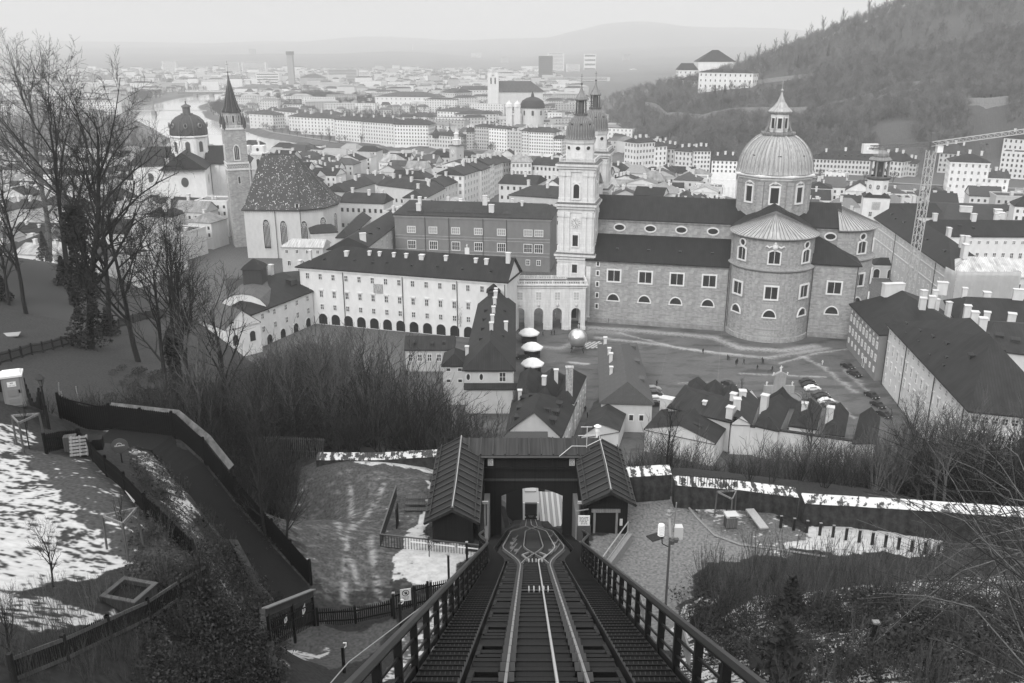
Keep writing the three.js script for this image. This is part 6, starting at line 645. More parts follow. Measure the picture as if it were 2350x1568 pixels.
farBlock('dark slab high-rise beyond the twin-dome church, tallest of the dark ones', 1236, 1268, 186, 129, .1, 16); farBlock('tall white high-rise behind the dark slab high-rise', 1256, 1294, 166, 122, .74, 18); farBlock('white striped high-rise right of the dark slab high-rise', 1340, 1367, 164, 124, .72, 18, { rows: 4 }); farBlock('grey faint high-rise right of the striped one', 1429, 1444, 152, 124, .4, 18); farBlock('dark hazy tower on the plain above the spire', 573, 587, 142, 112, .2, 20, { plain: 1 }); farBlock('long balconied slab building near the chimney tower', 752, 822, 188, 160, .42, 18); farBlock('plain white block right of the balconied slab', 823, 850, 182, 165, .74, 18); farBlock('white twin apartment tower above the river bend', 374, 405, 168, 141, .72, 22); farBlock('white long building left of the chimney tower', 588, 642, 193, 168, .74, 30, { rows: 4 }); farBlock('dark low tower in the haze above the palace', 903, 919, 134, 115, .3, 20, { plain: 1 }); farBlock('pale apartment tower beyond the parish church', 1082, 1104, 144, 121, .66, 20); farBlock('grey apartment tower beyond the parish church', 1150, 1166, 150, 130, .5, 20); farBlock('pale flat-roofed office block left of the dark slab', 1195, 1236, 178, 166, .6, 30, { rows: 3 }); farBlock('long low grey office block below the dark slab', 1250, 1400, 192, 178, .5, 20, { rows: 4 }); farBlock('white tower-like block left of the striped high-rise', 1300, 1330, 168, 148, .7, 20); farBlock('pair of pale apartment slabs left of the chimney tower', 520, 550, 170, 144, .62, 18); farBlock('pale apartment slab right of the pair near the chimney tower', 556, 612, 172, 143, .66, 18);
{ const z = -2440, H = (y) => hAt(670, y, z), p = PZ(670, 190, z), t = thing('chimney_tower', 'broad square concrete chimney tower rising over the far city at left', 'tower', [p[0], 0, z]); new MB().box(-7.5, 0, -7.5, 7.5, H(126), 7.5).build('shaft', mat(.3, TX.plaster, .9), t); new MB().box(-8.5, H(126), -8.5, 8.5, H(118), 8.5).build('head', mat(.12, null, .8), t); farBlock('power station hall with rounded roof beside the chimney tower', 690, 742, 196, 178, .3, 40, { plain: 1, rh: 8 }); }
{ const p = P(948, 136, 0), t = thing('smokestack', 'thin pale smokestack on the hazy plain', 'smokestack', p), h = hAt(948, 100, p[2]); new MB().tube([[0, 0, 0], [0, h, 0]], [4, 2.6], 8).build('shaft', mat(.6, null, .8), t); new MB().tube([[0, h, 0], [0, h + 4, 0]], 2.8, 8).build('tip', mat(.2, null, .8), t); }
for (const [i, x, yb, yt] of [[0, 1196, 142, 92], [1, 1283, 140, 86]]) { const p = P(x, yb, 0), h = hAt(x, yt, p[2]), t = thing('building_crane', `faint tower crane over the far city, ${i ? 'right' : 'left'} of two`, 'crane', p); new MB().beam([0, 0, 0], [0, h, 0], 2.4).build('mast', mat(.5, null, .6), t); new MB().beam([-60, h * .93, 0], [22, h * .93, 0], 2).build('jib', mat(.5, null, .6), t); new MB().box(16, h * .93 - 6, -2, 22, h * .93, 2).build('counterweight', mat(.4, null, .6), t); }
{ const p = P(1470, 168, 0), t = thing('station_hall', 'long white curved hall roofs beside the hazy high-rises', 'hall', p); for (const [x, w, k] of [[-70, 90, 'left'], [40, 150, 'right']]) { const b = new MB(); for (let i = 0; i < 6; i++) { const a = i / 6, c = (i + 1) / 6, f = (q) => 6 + 10 * Math.sin(q * Math.PI); b.quad([x + w * a, f(a), 10], [x + w * c, f(c), 10], [x + w * c, f(c), -30], [x + w * a, f(a), -30]).quad([x + w * a, 0, 10], [x + w * c, 0, 10], [x + w * c, f(c), 10], [x + w * a, f(a), 10]); } b.build('roof', mat(.74, null, .7), t); } }
{ // bridges
  const A = P(300, 254, 2), B = P(474, 254, 2), t = thing('footbridge', 'slim footbridge crossing the river bend at left', 'bridge', A), L = B[0] - A[0], dz = B[2] - A[2]; new MB().beam([0, 0, 0], [L, 0, dz], 4, 1.2).build('deck', mat(.35, null, .8), t); new MB().beam([0, 1.4, 1.8], [L, 1.4, dz + 1.8], .2).build('railing', mat(.3, null, .8), t); new MB().box(L * .3 - 3, -9, -3, L * .3 + 3, 0, 3).build('pier', M.concrete, t); new MB().box(L * .3 - 1, 0, -1, L * .3 + 1, 14, 1).build('pylon', M.concrete, t);
  const C = P(410, 211, 6), D = P(560, 211, 6), r = thing('railway_bridge', 'long dark railway bridge far up the river', 'bridge', C), l2 = D[0] - C[0]; new MB().box(0, -4, -4, l2, 0, 4).build('girder', mat(.12, null, .8), r); for (const s of [.25, .5, .75]) new MB().box(l2 * s - 4, -14, -5, l2 * s + 4, -4, 5).build('pier', M.concrete, r); const tr = thing('train', 'pale train on the far railway bridge', 'train', [C[0] + 14, 6.2, C[2]]); for (let i = 0; i < 5; i++) { const c = new MB().box(i * 26, 0, -1.5, i * 26 + 25, 3.6, 1.5).build('carriage', mat(.6, null, .6), tr); mesh('window_band', new MB().box(i * 26 + 1, 1.6, 1.5, i * 26 + 24, 2.6, 1.56).geo(), M.glass, c); }
  const E = P(2340, 436, 3), F = P(2318, 512, 3), k = thing('pedestrian_bridge', 'narrow iron pedestrian bridge crossing the river at the right edge', 'bridge', E), v = sub(F, E); new MB().beam([0, 0, 0], v, 5, .5).build('deck', mat(.4, TX.grain, .8), k); for (const s of [-2.6, 2.6]) new MB().beam([s, 1.6, 0], [v[0] + s, 1.6, v[2]], .3, .3).beam([s, .6, 0], [v[0] + s, .6, v[2]], .2, .2).build('railing', mat(.3, null, .6), k);
}
// monastery on the hill and the old wall
const gyM = 52; rowHouse('white monastery church with tall dark hip roof on the hill', 1600, 186, 1684, 186, 141, 26, 1, 2, 14, .78, { gy: gyM, cat: 'church', roof: roofM(.1), ia: .42, ib: .42, chim: [] }); rowHouse('long white monastery wing with two window rows below its church', 1602, 204, 1726, 208, 166, 11, 3, 11, 2.8, .76, { gy: gyM, cat: 'monastery', roof: roofM(.1), ia: .2, ib: .2, chim: [], dorm: [[.2, .2, 1.4, 1], [.4, .2, 1.4, 1], [.6, .2, 1.4, 1], [.85, .2, 1.4, 1]] }); rowHouse('small white monastery annex with dark hip roof at the left end', 1556, 186, 1600, 186, 160, 18, 2, 4, 8, .76, { gy: gyM, roof: roofM(.1), chim: [] }); rowHouse('low white monastery chapel with pyramid roof before the wing', 1560, 202, 1602, 204, 184, 12, 2, 4, 5, .74, { gy: gyM - 4, roof: roofM(.1), ia: .4, ib: .4, chim: [] });
function hitHill(px, py) { const r = ray(px, py); let D = 560; for (; D < 1700; D += 2) if (CAMY + r[1] * D < townY(r[0] * D, r[2] * D)) break; return [r[0] * D, townY(r[0] * D, r[2] * D), r[2] * D]; }
const hillWall = (label, h, ...px) => { const pts = px.map((p) => hitHill(...p)), g = thing('hill_wall', label, 'wall', pts[0]); const b = new MB(); for (let i = 0; i < pts.length - 1; i++) for (let k = 0; k < 6; k++) { const p = mix3(pts[i], pts[i + 1], k / 6), q = mix3(pts[i], pts[i + 1], (k + 1) / 6); p[1] = townY(p[0], p[2]); q[1] = townY(q[0], q[2]); const A = sub(p, pts[0]), B = sub(q, pts[0]); b.quad([A[0], A[1] - 6, A[2] + .6], [B[0], B[1] - 6, B[2] + .6], [B[0], B[1] + h, B[2] + .6], [A[0], A[1] + h, A[2] + .6]).quad([A[0], A[1] + h, A[2] + .6], [B[0], B[1] + h, B[2] + .6], [B[0], B[1] + h, B[2] - .6], [A[0], A[1] + h, A[2] - .6]); } b.build('masonry', mat(.3, TX.rubble, .95), g); return g; };
hillWall('pale old town wall along the foot of the wooded hill behind the dome', 13, [1480, 262], [1530, 292], [1610, 300], [1690, 282], [1850, 282]); hillWall('old wall climbing the wooded hill right of the dome', 10, [1850, 282], [1905, 264], [2000, 242], [2060, 218], [2150, 210]); hillWall('upper retaining wall across the wooded hill at right', 9, [1905, 284], [1990, 262], [2040, 236], [2130, 228]); hillWall('far terrace wall on the wooded hill near the right edge', 6, [2180, 240], [2260, 246], [2340, 232]); hillWall('short wall on the hill under the monastery path', 4, [1720, 196], [1800, 186], [1880, 176]);
{
  R = RNG(5); const ts = [0, 1, 2].map((i) => both(bareTree(500 + i, { h: 9, r: .17, kids: [12, 6, 3], spread: 1.05, up: .1, wander: .25, twig: .06, ratio: .6, from: .3 }))), L = [[], [], []];
  for (let n = 0, t = 0; n < 5200 && t < 60000; t++) { const x = rr(90, 900), z = -(n % 2 ? rr(668, 860) : rr(700, 1400)), y = hillY(x, z); if (y < 6 || (Math.hypot(x - 222, z + 915) < 62 && y > 42 && R() < .95) || !inView(x, z, y, 90) || !free(x, z, 2)) continue; if (z < -1150 && R() < .7) continue; if (x < 250 && z > -790 && y < 40 && R() < .35) continue; L[n % 3].push([x, y, z, R() * 6.3, rr(.75, 1.3)]); n++; }
  for (let i = 0; i < 1500; i++) { const near = i % 2, p = hitHill(near ? rr(1430, 1900) : rr(1800, 2380), rr(near ? 206 : 150, 335)); if (p[1] > 5 && free(p[0], p[2], 2)) L[i % 3].push([p[0], p[1] - .5, p[2], R() * 6.3, rr(.35, .85)]); } const f = L.map((l, i) => instanced('hill_forest', ts[i], mat(.17, TX.bark, .95), l)); f.forEach((o, i) => tag(o, `bare winter forest covering the hill at right, ${['slender', 'broad', 'tangled'][i]} trees`, 'forest', null, 'stuff'));
  const big = bareTree(520, { h: 16, r: .36, kids: [13, 6, 4], spread: .7, up: .14, wander: .2, twig: .07, ratio: .42, from: .42 }), big2 = bareTree(521, { h: 15, r: .38, kids: [12, 6, 4], spread: .9, up: .1, wander: .2, twig: .06, ratio: .42, from: .3 }); let k = 0, a = null, b = null;
  for (const px of [1690, 1706, 1730, 1752, 1771, 1786, 1803, 1822, 1845, 1862, 1885, 1902, 1930, 1958, 1985, 2003, 2024, 2046, 2070, 2096, 2122, 2150, 2185, 2220, 2260, 2300]) { let z = -900, x = 0, y = 0, bp = 1e9; for (let q = -760; q > -1200; q -= 10) { let yy = 60, xx = 0; for (let i = 0; i < 3; i++) { xx = (px - 1175) / FOC * ((CAMY - yy) * SIN - q * COS); yy = hillY(xx, q); } const d = (CAMY - yy) * SIN - q * COS, py = -((yy - CAMY) * COS - q * SIN) / d; if (py < bp) { bp = py; z = q; x = xx; y = yy; } } z += (k % 3) * 6; const lab = `bare tree on the skyline of the wooded hill, ${ord(k)} from the left`, p = [x, y, z], s = rr(1.05, 1.45); if (k === 0) a = treeThing('skyline_tree', lab, 'tree', big, p, 0, s, mat(.09, TX.bark, .95)); else if (k === 1) b = treeThing('skyline_tree', lab, 'tree', big2, p, 0, s, mat(.09, TX.bark, .95)); else copyOf(k % 2 ? b : a, lab, p, R() * 6, s); k++; }
  const cn = conifer(31, 15, 3.4); let c0 = null; [[1512, 200, 58], [1640, 222, 52], [1662, 224, 52], [1830, 150, 78], [1850, 140, 80], [1478, 300, 20], [1900, 124, 90]].forEach(([px, py, y], i) => { const p = P(px, py, y), lab = `dark conifer on the monastery hill, ${ord(i)} from the left`; const z = -760; const q = hitHill(px, py + 6); if (!c0) c0 = treeThing('hill_conifer', lab, 'tree', cn, q, 0, 1, M.bark, null, M.leaf); else copyOf(c0, lab, q, i, .8 + .1 * (i % 3)); });
  // trees along the embankments
  const rv = bareTree(530, { h: 5.5, r: .3, kids: [8, 5, 4], spread: 1, up: .06, wander: .22, twig: .06, ratio: .62, from: .3 }); let r0 = null; k = 0; for (const off of [64.5]) for (let i = 0; i < 11; i++) { const A = RIVER[i], B = RIVER[i + 1], l = Math.hypot(B[0] - A[0], B[1] - A[1]), n = [-(B[1] - A[1]) / l, (B[0] - A[0]) / l], m = Math.floor(l / 17); for (let j = 0; j < m; j++) { const q = [lerp(A[0], B[0], (j + .5) / m) + n[0] * off, lerp(A[1], B[1], (j + .5) / m) + n[1] * off]; if (!inView(q[0], q[1], 5, 0)) continue; const lab = `bare pollarded tree on the far river embankment, ${ord(k)} counted from the right edge`, s = rr(.8, 1.35); if (!r0) r0 = treeThing('riverside_tree', lab, 'tree', rv, [q[0], 0, q[1]], 0, s, mat(.05, TX.bark, .95)); else copyOf(r0, lab, [q[0], 0, q[1]], R() * 6, s); k++; } }
  const wood = []; for (const [x0, x1, y0, y1, n] of [[640, 860, 250, 232, 260], [300, 400, 240, 224, 160], [470, 530, 285, 250, 120], [1040, 1090, 285, 270, 40], [1690, 1790, 395, 340, 20], [690, 760, 232, 222, 60]]) for (let i = 0; i < n; i++) { const p = P(rr(x0, x1), rr(y1, y0), 0); if (riverD(p[0], p[2]) > 58 && free(p[0], p[2], 1)) wood.push([p[0], 0, p[2], R() * 6, rr(1.5, 2.6)]); } tag(instanced('park_wood', both(rv), mat(.04, TX.bark, .95), wood), 'dark bare park woods beyond the river', 'wood', null, 'stuff');
}
// ---------------------------------------------------------------- the funicular: track, walkways, railings, car
const bump = (d) => sstep(33, 49, d) * (1 - sstep(70, 87, d)), loopC = (d) => 1.26 * bump(d), walkOff = (d) => 1.4 + 1.0 * sstep(35, 47, d) * (1 - sstep(72, 85, d));
{
  const g = thing('funicular_track', 'steep funicular track with passing loop, steel rails and dark sleepers descending from the camera', 'railway', track(6)), o = track(6), L = (d, x, y) => sub(track(d, x, y), o);
  const path = (f, d0, d1, st = .8) => { const p = []; for (let d = d0; d <= d1 + 1e-6; d += st) p.push(f(d)); return p; };
  const ribbon = (f, d0, d1, w, y0, y1, st = .8) => { const b = new MB(), p = path((d) => [d, f(d)], d0, d1, st); for (let i = 0; i < p.length - 1; i++) { const [a, xa] = p[i], [c, xc] = p[i + 1], q = (d, x, s, y) => L(d, x + s * w / 2, y); b.quad(q(a, xa, -1, y1), q(a, xa, 1, y1), q(c, xc, 1, y1), q(c, xc, -1, y1)).quad(q(a, xa, -1, y0), q(a, xa, -1, y1), q(c, xc, -1, y1), q(c, xc, -1, y0)).quad(q(a, xa, 1, y1), q(a, xa, 1, y0), q(c, xc, 1, y0), q(c, xc, 1, y1)); } return b; };
  const rail = (f, d0, d1) => { ribbon(f, d0, d1, .048, .02, .2, .6).build('rail', M.rail, g); if (d0 < 30) ribbon(f, d0, Math.min(d1, 33), .16, -.02, .05, .6).build('rail_foot', M.iron, g); ribbon(f, Math.max(d0, 33), d1, .36, -.02, .05, .6).build('rail_foot', M.dark, g); };
  rail((d) => -.65 - loopC(d), 4, 128); rail((d) => .65 + loopC(d), 4, 128); rail((d) => .65 - loopC(d), 34.5, 86); rail((d) => -.65 + loopC(d), 34.5, 86);
  const slp = new MB().box(-2.62 / 2, -.14, -.11, 2.62 / 2, .02, .11).box(-2.62 / 2, .02, -.11, 2.62 / 2, .035, -.02).geo(), slL = new MB().box(-2.1, -.14, -.11, 2.1, .02, .11).geo(), sm = mat(.02, TX.grain, .6); for (let d = 7.2; d < 126; d += .8) mesh('sleeper', loopC(d) > .3 ? slL : slp, sm, g, L(d, 0, 0));
  const stp = new MB().box(-.5, -.3, -.33, .5, -.2, .33).geo(); for (let d = 7.6; d < 60; d += .8) if (loopC(d) < .1) { for (const x of [-1.0, 1.0]) mesh('side_plate', new MB().box(-.3, -.34, -.3, .3, -.24, .3).geo(), mat(.012, TX.grain, .7), g, L(d, x, 0)); mesh('step_plate', stp, mat(.016, TX.grain, .7), g, L(d, 0, 0)); }
  const cl = new MB().box(-.13, 0, -.12, .13, .12, .12).geo(); for (let d = 7.2; d < 45; d += .8) for (const s of [-1, 1]) mesh('rail_clamp', cl, M.iron, g, L(d, s * (.65 + loopC(d)), .02));
  ribbon(() => 0, 4, 50, 2.9, -1.2, -.42, 1.6).build('girder_deck', mat(.01, TX.grain, .7), g); ribbon(() => 0, 50, 128, 5.4, -2.2, -.3, 1.6).build('track_bed', mat(.014, TX.grain, .9), g);
  for (let k = 0; k < 12; k++) { const d = 9.2 + k * 2.4; for (const s of [-1, 1]) { const f = new MB(); f.beam(L(d, s * .82, .04), L(d, s * 1.26, .04), .08, .08).beam(L(d + 1.1, s * .82, .04), L(d + 1.1, s * 1.26, .04), .08, .08).beam(L(d, s * 1.26, .04), L(d + 1.1, s * 1.26, .04), .08, .08); f.build('step_frame', sm, g); } }
  for (const d of [20, 33]) new MB().beam(L(d, 0, -12), L(d, 0, -1), 1.2, 1.2).build('pier', M.concrete, g);
  const cb = []; for (let d = 4; d <= 37; d += 1) cb.push(L(d, .17, .16)); for (let d = 38; d <= 120; d += 1.5) cb.push(L(d, .17 + loopC(d) * .93 - .17 * sstep(84, 92, d), .16)); const cable = thing('haul_cable', 'thin bright steel haul cable running between the rails down to the car', 'cable', o); mesh('strand', new MB().tube(cb, .028, 6).geo(), mat(.62, null, .35, { metal: .4 }), cable);
  for (const d of [24.5, 36.4]) { const r = thing('cable_roller', `set of cable guide rollers between the rails, ${d < 30 ? 'nearer the camera' : 'just above the crossing'}`, 'roller', track(d)); for (const x of [-.28, -.12, .06, .2, .34]) mesh('roller', new THREE.CylinderGeometry(.14, .14, .035, 14).rotateZ(Math.PI / 2).translate(x, .12, 0), mat(.35, null, .5, { metal: .3 }), r); new MB().box(-.6, -.05, -.2, .6, .02, -.12).box(-.6, -.05, .12, .6, .02, .2).build('bracket', M.iron, r); }
  { const f = new MB(); const w = (a, b) => f.beam(L(...a), L(...b), .1, .1); w([39, -.5, .12], [40.5, -.62, .12]); w([39, .5, .12], [40.5, .62, .12]); w([40.5, -.62, .12], [42.5, -.3, .12]); w([40.5, .62, .12], [42.5, .3, .12]); w([37.4, -.35, .12], [39, -.5, .12]); w([37.4, .35, .12], [39, .5, .12]); f.build('guide_frame', mat(.2, null, .5), g); for (const [d, x] of [[47, -1.3], [47, 1.3], [52, -1.4], [52, 1.4], [58, -1.4], [62, 1.4], [44.5, -1.0], [44.5, 1.0]]) { mesh('guide_plate', new MB().box(-.14, .03, -.25, .14, .07, .25).geo(), mat(.12, TX.grain, .6), g, L(d, x, 0)); mesh('guide_arm', new MB().beam([-.35, .12, .9], [.3, .12, -.7], .06, .05).geo(), mat(.06, null, .5), g, L(d - 2, x * .98, 0)); } mesh('loop_walkway', ribbon(() => 0, 47.5, 70, .9, -.1, .06, 1.2).geo(), mat(.035, TX.grain, .8), g); }
  // walkways of open treads, each side
  for (const s of [-1, 1]) {
    const side = s < 0 ? 'left' : 'right', wlk = thing('stair_walkway', `narrow steel stair of grated treads along the ${side} side of the track`, 'stairs', o), tr = new MB().box(-.36, -.04, -.15, .36, 0, .15).box(-.36, -.09, -.17, .36, .02, -.14).geo(), tg = new MB(); for (let i = 0; i < 9; i++) tg.box(-.35 + i * .085, -.03, -.13, -.34 + i * .085, .006, .13);
    const trm = mat(.011, TX.grain, .6), dm = mat(.04, null, .5, { metal: .4 }), x = (d) => s * (walkOff(d) + .36), grate = tg.geo(); let n = 0; for (let d = 5; n < 290 && d < 92; d += .42, n++) { const t = mesh('tread', tr, trm, wlk, L(d, x(d), .1)); if (d < 26) mesh('grating', grate, dm, t); }
    for (const e of [-.36, .36]) ribbon((d) => x(d) + e, 4, 92, .05, -.12, .16, .8).build('stringer', M.iron, wlk);
    const rl = thing('railing', `dark steel railing with posts and two bars along the ${side} side of the track`, 'railing', o), xr = (d) => s * (walkOff(d) + .82); const post = new MB().box(-.06, -.35, -.05, .06, 1.02, .05).geo();
    for (let d = 4.5; d < 50; d += 1.6) mesh('post', post, M.iron, rl, L(d, xr(d), .1)); new MB().tube(path((d) => L(d, xr(d), 1.14), 3.4, 51, .8), .075, 6).build('handrail', mat(.02, null, .35), rl); for (const h of [.42, .76]) ribbon(xr, 3.4, 51, .035, h, h + .045).build('bar', M.iron, rl); ribbon(xr, 3.4, 51, .04, .08, .24).build('toe_board', M.iron, rl);
    if (s > 0) { const pl = new MB().box(-.015, .45, -.3, .015, .75, .3).geo(); for (let k = 0; k < 6; k++) mesh('panel', pl, mat(.2, null, .6), rl, L(12 + k * 5, xr(12 + k * 5) + .05, .1)); }
  }
  // the car far down the line
  const c = track(111), car = thing('funicular_car', 'white-framed funicular car with dark windscreen approaching through the station arch', 'funicular', c); new MB().box(-1.15, .3, -4.5, 1.15, 3.0, 0).build('body', mat(.28, null, .5), car); new MB().box(-1.05, .35, 0, 1.05, 1.1, .12).build('bumper', M.dark, car); mesh('windscreen', new MB().quad([-.78, 1.1, .1], [.78, 1.1, .1], [.85, 2.75, .02], [-.85, 2.75, .02]).geo(), M.glass, car); for (const s of [-1, 1]) mesh('side_frame', new MB().box(s * 1.0 - .13, .3, -.1, s * 1.0 + .13, 3.0, .2).geo(), M.white, car); new MB().box(-.8, 3.0, -6, .8, 3.2, -3).build('roof_unit', mat(.4, null, .6), car); for (const s of [-1, 1]) mesh('headlight', new MB().ball(s * .8, .75, .14, .1, 5).geo(), M.white, car); mesh('pantograph', new MB().beam([-.3, 3, -4], [0, 3.6, -4.2], .06).beam([.3, 3, -4], [0, 3.6, -4.2], .06).beam([-.6, 3.6, -4.2], [.6, 3.6, -4.2], .06).geo(), M.dark, car);
  { const cv = document.createElement('canvas'); cv.width = 128; cv.height = 64; const x = cv.getContext('2d'); x.fillStyle = '#111'; x.fillRect(0, 0, 128, 64); x.fillStyle = '#bbb'; x.font = 'bold 22px sans-serif'; x.textAlign = 'center'; x.fillText('FESTUNGS', 64, 28); x.fillText('BAHN', 64, 54); const tx = new THREE.CanvasTexture(cv); tx.colorSpace = THREE.SRGBColorSpace; mesh('lettering', new THREE.PlaneGeometry(1, .4), new THREE.MeshStandardMaterial({ map: tx }), car, [0, .85, .16]); }
}
const signTex = (w, h, draw) => { const cv = document.createElement('canvas'); cv.width = w; cv.height = h; draw(cv.getContext('2d'), w, h); const t = new THREE.CanvasTexture(cv); t.colorSpace = THREE.SRGBColorSpace; return new THREE.MeshStandardMaterial({ map: t, roughness: .6, side: THREE.DoubleSide }); };
const lines = (x, y0, n, dy, x0, x1) => { for (let i = 0; i < n; i++) { let q = x0; while (q < x1 - 6) { const l = 4 + ((i * 7 + q * 3) % 11); x.fillRect(q, y0 + i * dy, Math.min(l, x1 - q), dy * .45); q += l + 3; } } };
// ---------------------------------------------------------------- the station: two gabled wings, a gallery roof across the track
{
  const g = thing('station_building', 'dark wooden funicular station with two metal-roofed wings and an arched passage over the track', 'station', [1.6, 59, -58]), O = [1.6, 59, -58], q = (x, y, z) => [x - O[0], y - O[1], z - O[2]], rm = mat(.036, TX.streak, .6), rm2 = mat(.05, TX.streak, .6);
  const wing = (xr, xl, xw, zf, zb, name, yr = 62.45, ye = 61.45) => { // ridge x, eaves x left and right
    new MB().fan([q(xl + .45, 57, zf - .7), q(xw - .45, 57, zf - .7), q(xw - .45, ye + .2, zf - .7), q(xr, yr - .15, zf - .7), q(xl + .45, ye + .2, zf - .7)]).quad(q(xl + .45, 57, zb), q(xl + .45, 57, zf - .7), q(xl + .45, ye + .2, zf - .7), q(xl + .45, ye + .2, zb)).quad(q(xw - .45, 57, zf - .7), q(xw - .45, 57, zb), q(xw - .45, ye + .2, zb), q(xw - .45, ye + .2, zf - .7)).build('wall', M.wood, g);
    const r = new MB().quad(q(xl, ye, zf), q(xr, yr, zf), q(xr, yr, zb), q(xl, ye, zb)).quad(q(xr, yr, zf), q(xw, ye, zf), q(xw, ye, zb), q(xr, yr, zb)); r.quad(q(xl, ye - .22, zf), q(xr, yr - .22, zf), q(xr, yr, zf), q(xl, ye, zf)).quad(q(xr, yr - .22, zf), q(xw, ye - .22, zf), q(xw, ye, zf), q(xr, yr, zf)).quad(q(xl, ye - .16, zb), q(xl, ye - .16, zf), q(xl, ye, zf), q(xl, ye, zb)).quad(q(xw, ye - .16, zf), q(xw, ye - .16, zb), q(xw, ye, zb), q(xw, ye, zf)); const roof = r.build('roof', rm, g);
    for (let z = zf - .45; z > zb; z -= .92) { mesh('standing_seam', new MB().beam(q(xl, ye + .05, z), q(xr, yr + .05, z - .1), .09, .1).geo(), M.gutter, roof); mesh('standing_seam', new MB().beam(q(xw, ye + .05, z), q(xr, yr + .05, z - .1), .09, .1).geo(), M.gutter, roof); }
    for (const [x, k] of [[xl, .16], [xw, .16]]) { mesh('snow_guard', new MB().tube([q(lerp(x, xr, k), lerp(ye, yr, k) + .16, zf - .1), q(lerp(x, xr, k), lerp(ye, yr, k) + .16, zb)], .045, 5).geo(), M.iron, roof); mesh('gutter', new MB().tube([q(x, ye - .1, zf), q(x, ye - .1, zb)], .09, 6).geo(), M.gutter, roof); }
    mesh('ridge_cap', new MB().beam(q(xr, yr + .06, zf), q(xr, yr + .06, zb), .2, .08).geo(), M.gutter, roof); mesh('lightning_rod', new MB().tube([q(xr, yr + .12, zf - .2), q(xr + .05, yr + .16, zf - 4), q(xr, yr + .14, zb)], .025, 4).geo(), mat(.5, null, .4), roof); return roof;
  };
  wing(-4.05, -5.95, -2.25, -52.9, -64.6, 'left'); wing(6.98, 5.05, 8.75, -55.4, -64.6, 'right');
  const r = new MB().quad(q(-4, 61.75, -62.7), q(7, 61.75, -62.7), q(7, 62.5, -64.3), q(-4, 62.5, -64.3)).quad(q(-4, 61.5, -62.7), q(7, 61.5, -62.7), q(7, 61.75, -62.7), q(-4, 61.75, -62.7)).quad(q(-4, 62.5, -64.3), q(7, 62.5, -64.3), q(7, 61.6, -66), q(-4, 61.6, -66)).build('gallery_roof', rm2, g); for (let x = -3.4; x < 7; x += .95) mesh('standing_seam', new MB().beam(q(x, 61.82, -62.7), q(x, 62.56, -64.3), .1, .1).geo(), M.gutter, r); mesh('gutter', new MB().tube([q(-2.6, 61.62, -62.6), q(5.5, 61.62, -62.6)], .1, 6).geo(), M.gutter, r);
  // rear wall with the arched passage
  const sh = new THREE.Shape(); sh.moveTo(-3, 50); sh.lineTo(-.85, 50); sh.lineTo(-.85, 57.9); for (let i = 1; i < 12; i++) { const t = i / 12; sh.lineTo(lerp(-.85, 4.1, t), 57.9 + .75 * Math.sin(Math.PI * t)); } sh.lineTo(4.1, 57.9); sh.lineTo(4.1, 50); sh.lineTo(6, 50); sh.lineTo(6, 61.6); sh.lineTo(-3, 61.6); sh.closePath(); const eg = clean(new THREE.ExtrudeGeometry(sh, { depth: .7, bevelEnabled: false })); eg.translate(-O[0], -O[1], -63.9 - O[2]); mesh('rear_wall', eg, mat(.02, TX.wood, .8), g);
  for (const [y, m] of [[60.35, M.wood], [59.35, mat(.07, TX.wood, .6)]]) mesh('beam', new MB().box(-2.3 - O[0], y - O[1], -63.15 - O[2], 5.3 - O[0], y + .14 - O[1], -62.95 - O[2]).geo(), m, g); for (const x of [-.1, 3.2]) mesh('strut', new MB().box(x - O[0], 60.4 - O[1], -63.18 - O[2], x + .14 - O[0], 61.6 - O[1], -63.02 - O[2]).geo(), M.wood, g);
  const notice = signTex(32, 48, (x) => { x.fillStyle = '#ccc'; x.fillRect(0, 0, 32, 48); x.fillStyle = '#555'; lines(x, 5, 7, 6, 4, 28); }); for (const x of [-1.7, 4.75]) mesh('notice', new THREE.PlaneGeometry(.42, .62), notice, g, q(x, 60.95, -63.1));
  for (const [x, s] of [[-2.3, 1], [5.3, -1]]) mesh('inner_wall', new MB().box(x - .1 - O[0], 55 - O[1], -63 - O[2], x + .1 - O[0], 61.4 - O[1], (s > 0 ? -54 : -56.4) - O[2]).geo(), M.wood, g);
  // platforms with sliding-door posts either side of the opening
  for (const s of [-1, 1]) { const cx = track(58)[0], x0 = cx + s * 3.3, x1 = cx + s * 5, a = Math.min(x0, x1), b = Math.max(x0, x1); mesh('platform', new MB().box(a - O[0], 52 - O[1], -62.9 - O[2], b - O[0], 58.3 - O[1], -55.6 - O[2]).geo(), M.concrete, g); const e = Math.min(cx + s * 2.7, cx + s * 3.3), f = Math.max(cx + s * 2.7, cx + s * 3.3); mesh('kerb_wall', new MB().box(e - O[0], 53 - O[1], -56.6 - O[2], f - O[0], 57.4 - O[1], -56.2 - O[2]).geo(), mat(.34, TX.grain, .9), g); mesh('pit_opening', new MB().box(cx + s * 3.75 - .5 - O[0], 56.6 - O[1], -55.62 - O[2], cx + s * 3.75 + .5 - O[0], 57.8 - O[1], -55.56 - O[2]).geo(), M.dark, g); const d = mesh('gate_frame', new MB().box(cx + s * 3.9 - .5 - O[0], 58.3 - O[1], -58 - O[2], cx + s * 3.9 - .4 - O[0], 60.2 - O[1], -57.9 - O[2]).box(cx + s * 3.9 + .4 - O[0], 58.3 - O[1], -58 - O[2], cx + s * 3.9 + .5 - O[0], 60.2 - O[1], -57.9 - O[2]).geo(), mat(.1, null, .5), g); mesh('lintel', new MB().box(cx + s * 3.9 - .6 - O[0], 60.1 - O[1], -58.02 - O[2], cx + s * 3.9 + .6 - O[0], 60.3 - O[1], -57.86 - O[2]).geo(), mat(.45, null, .6), d); }
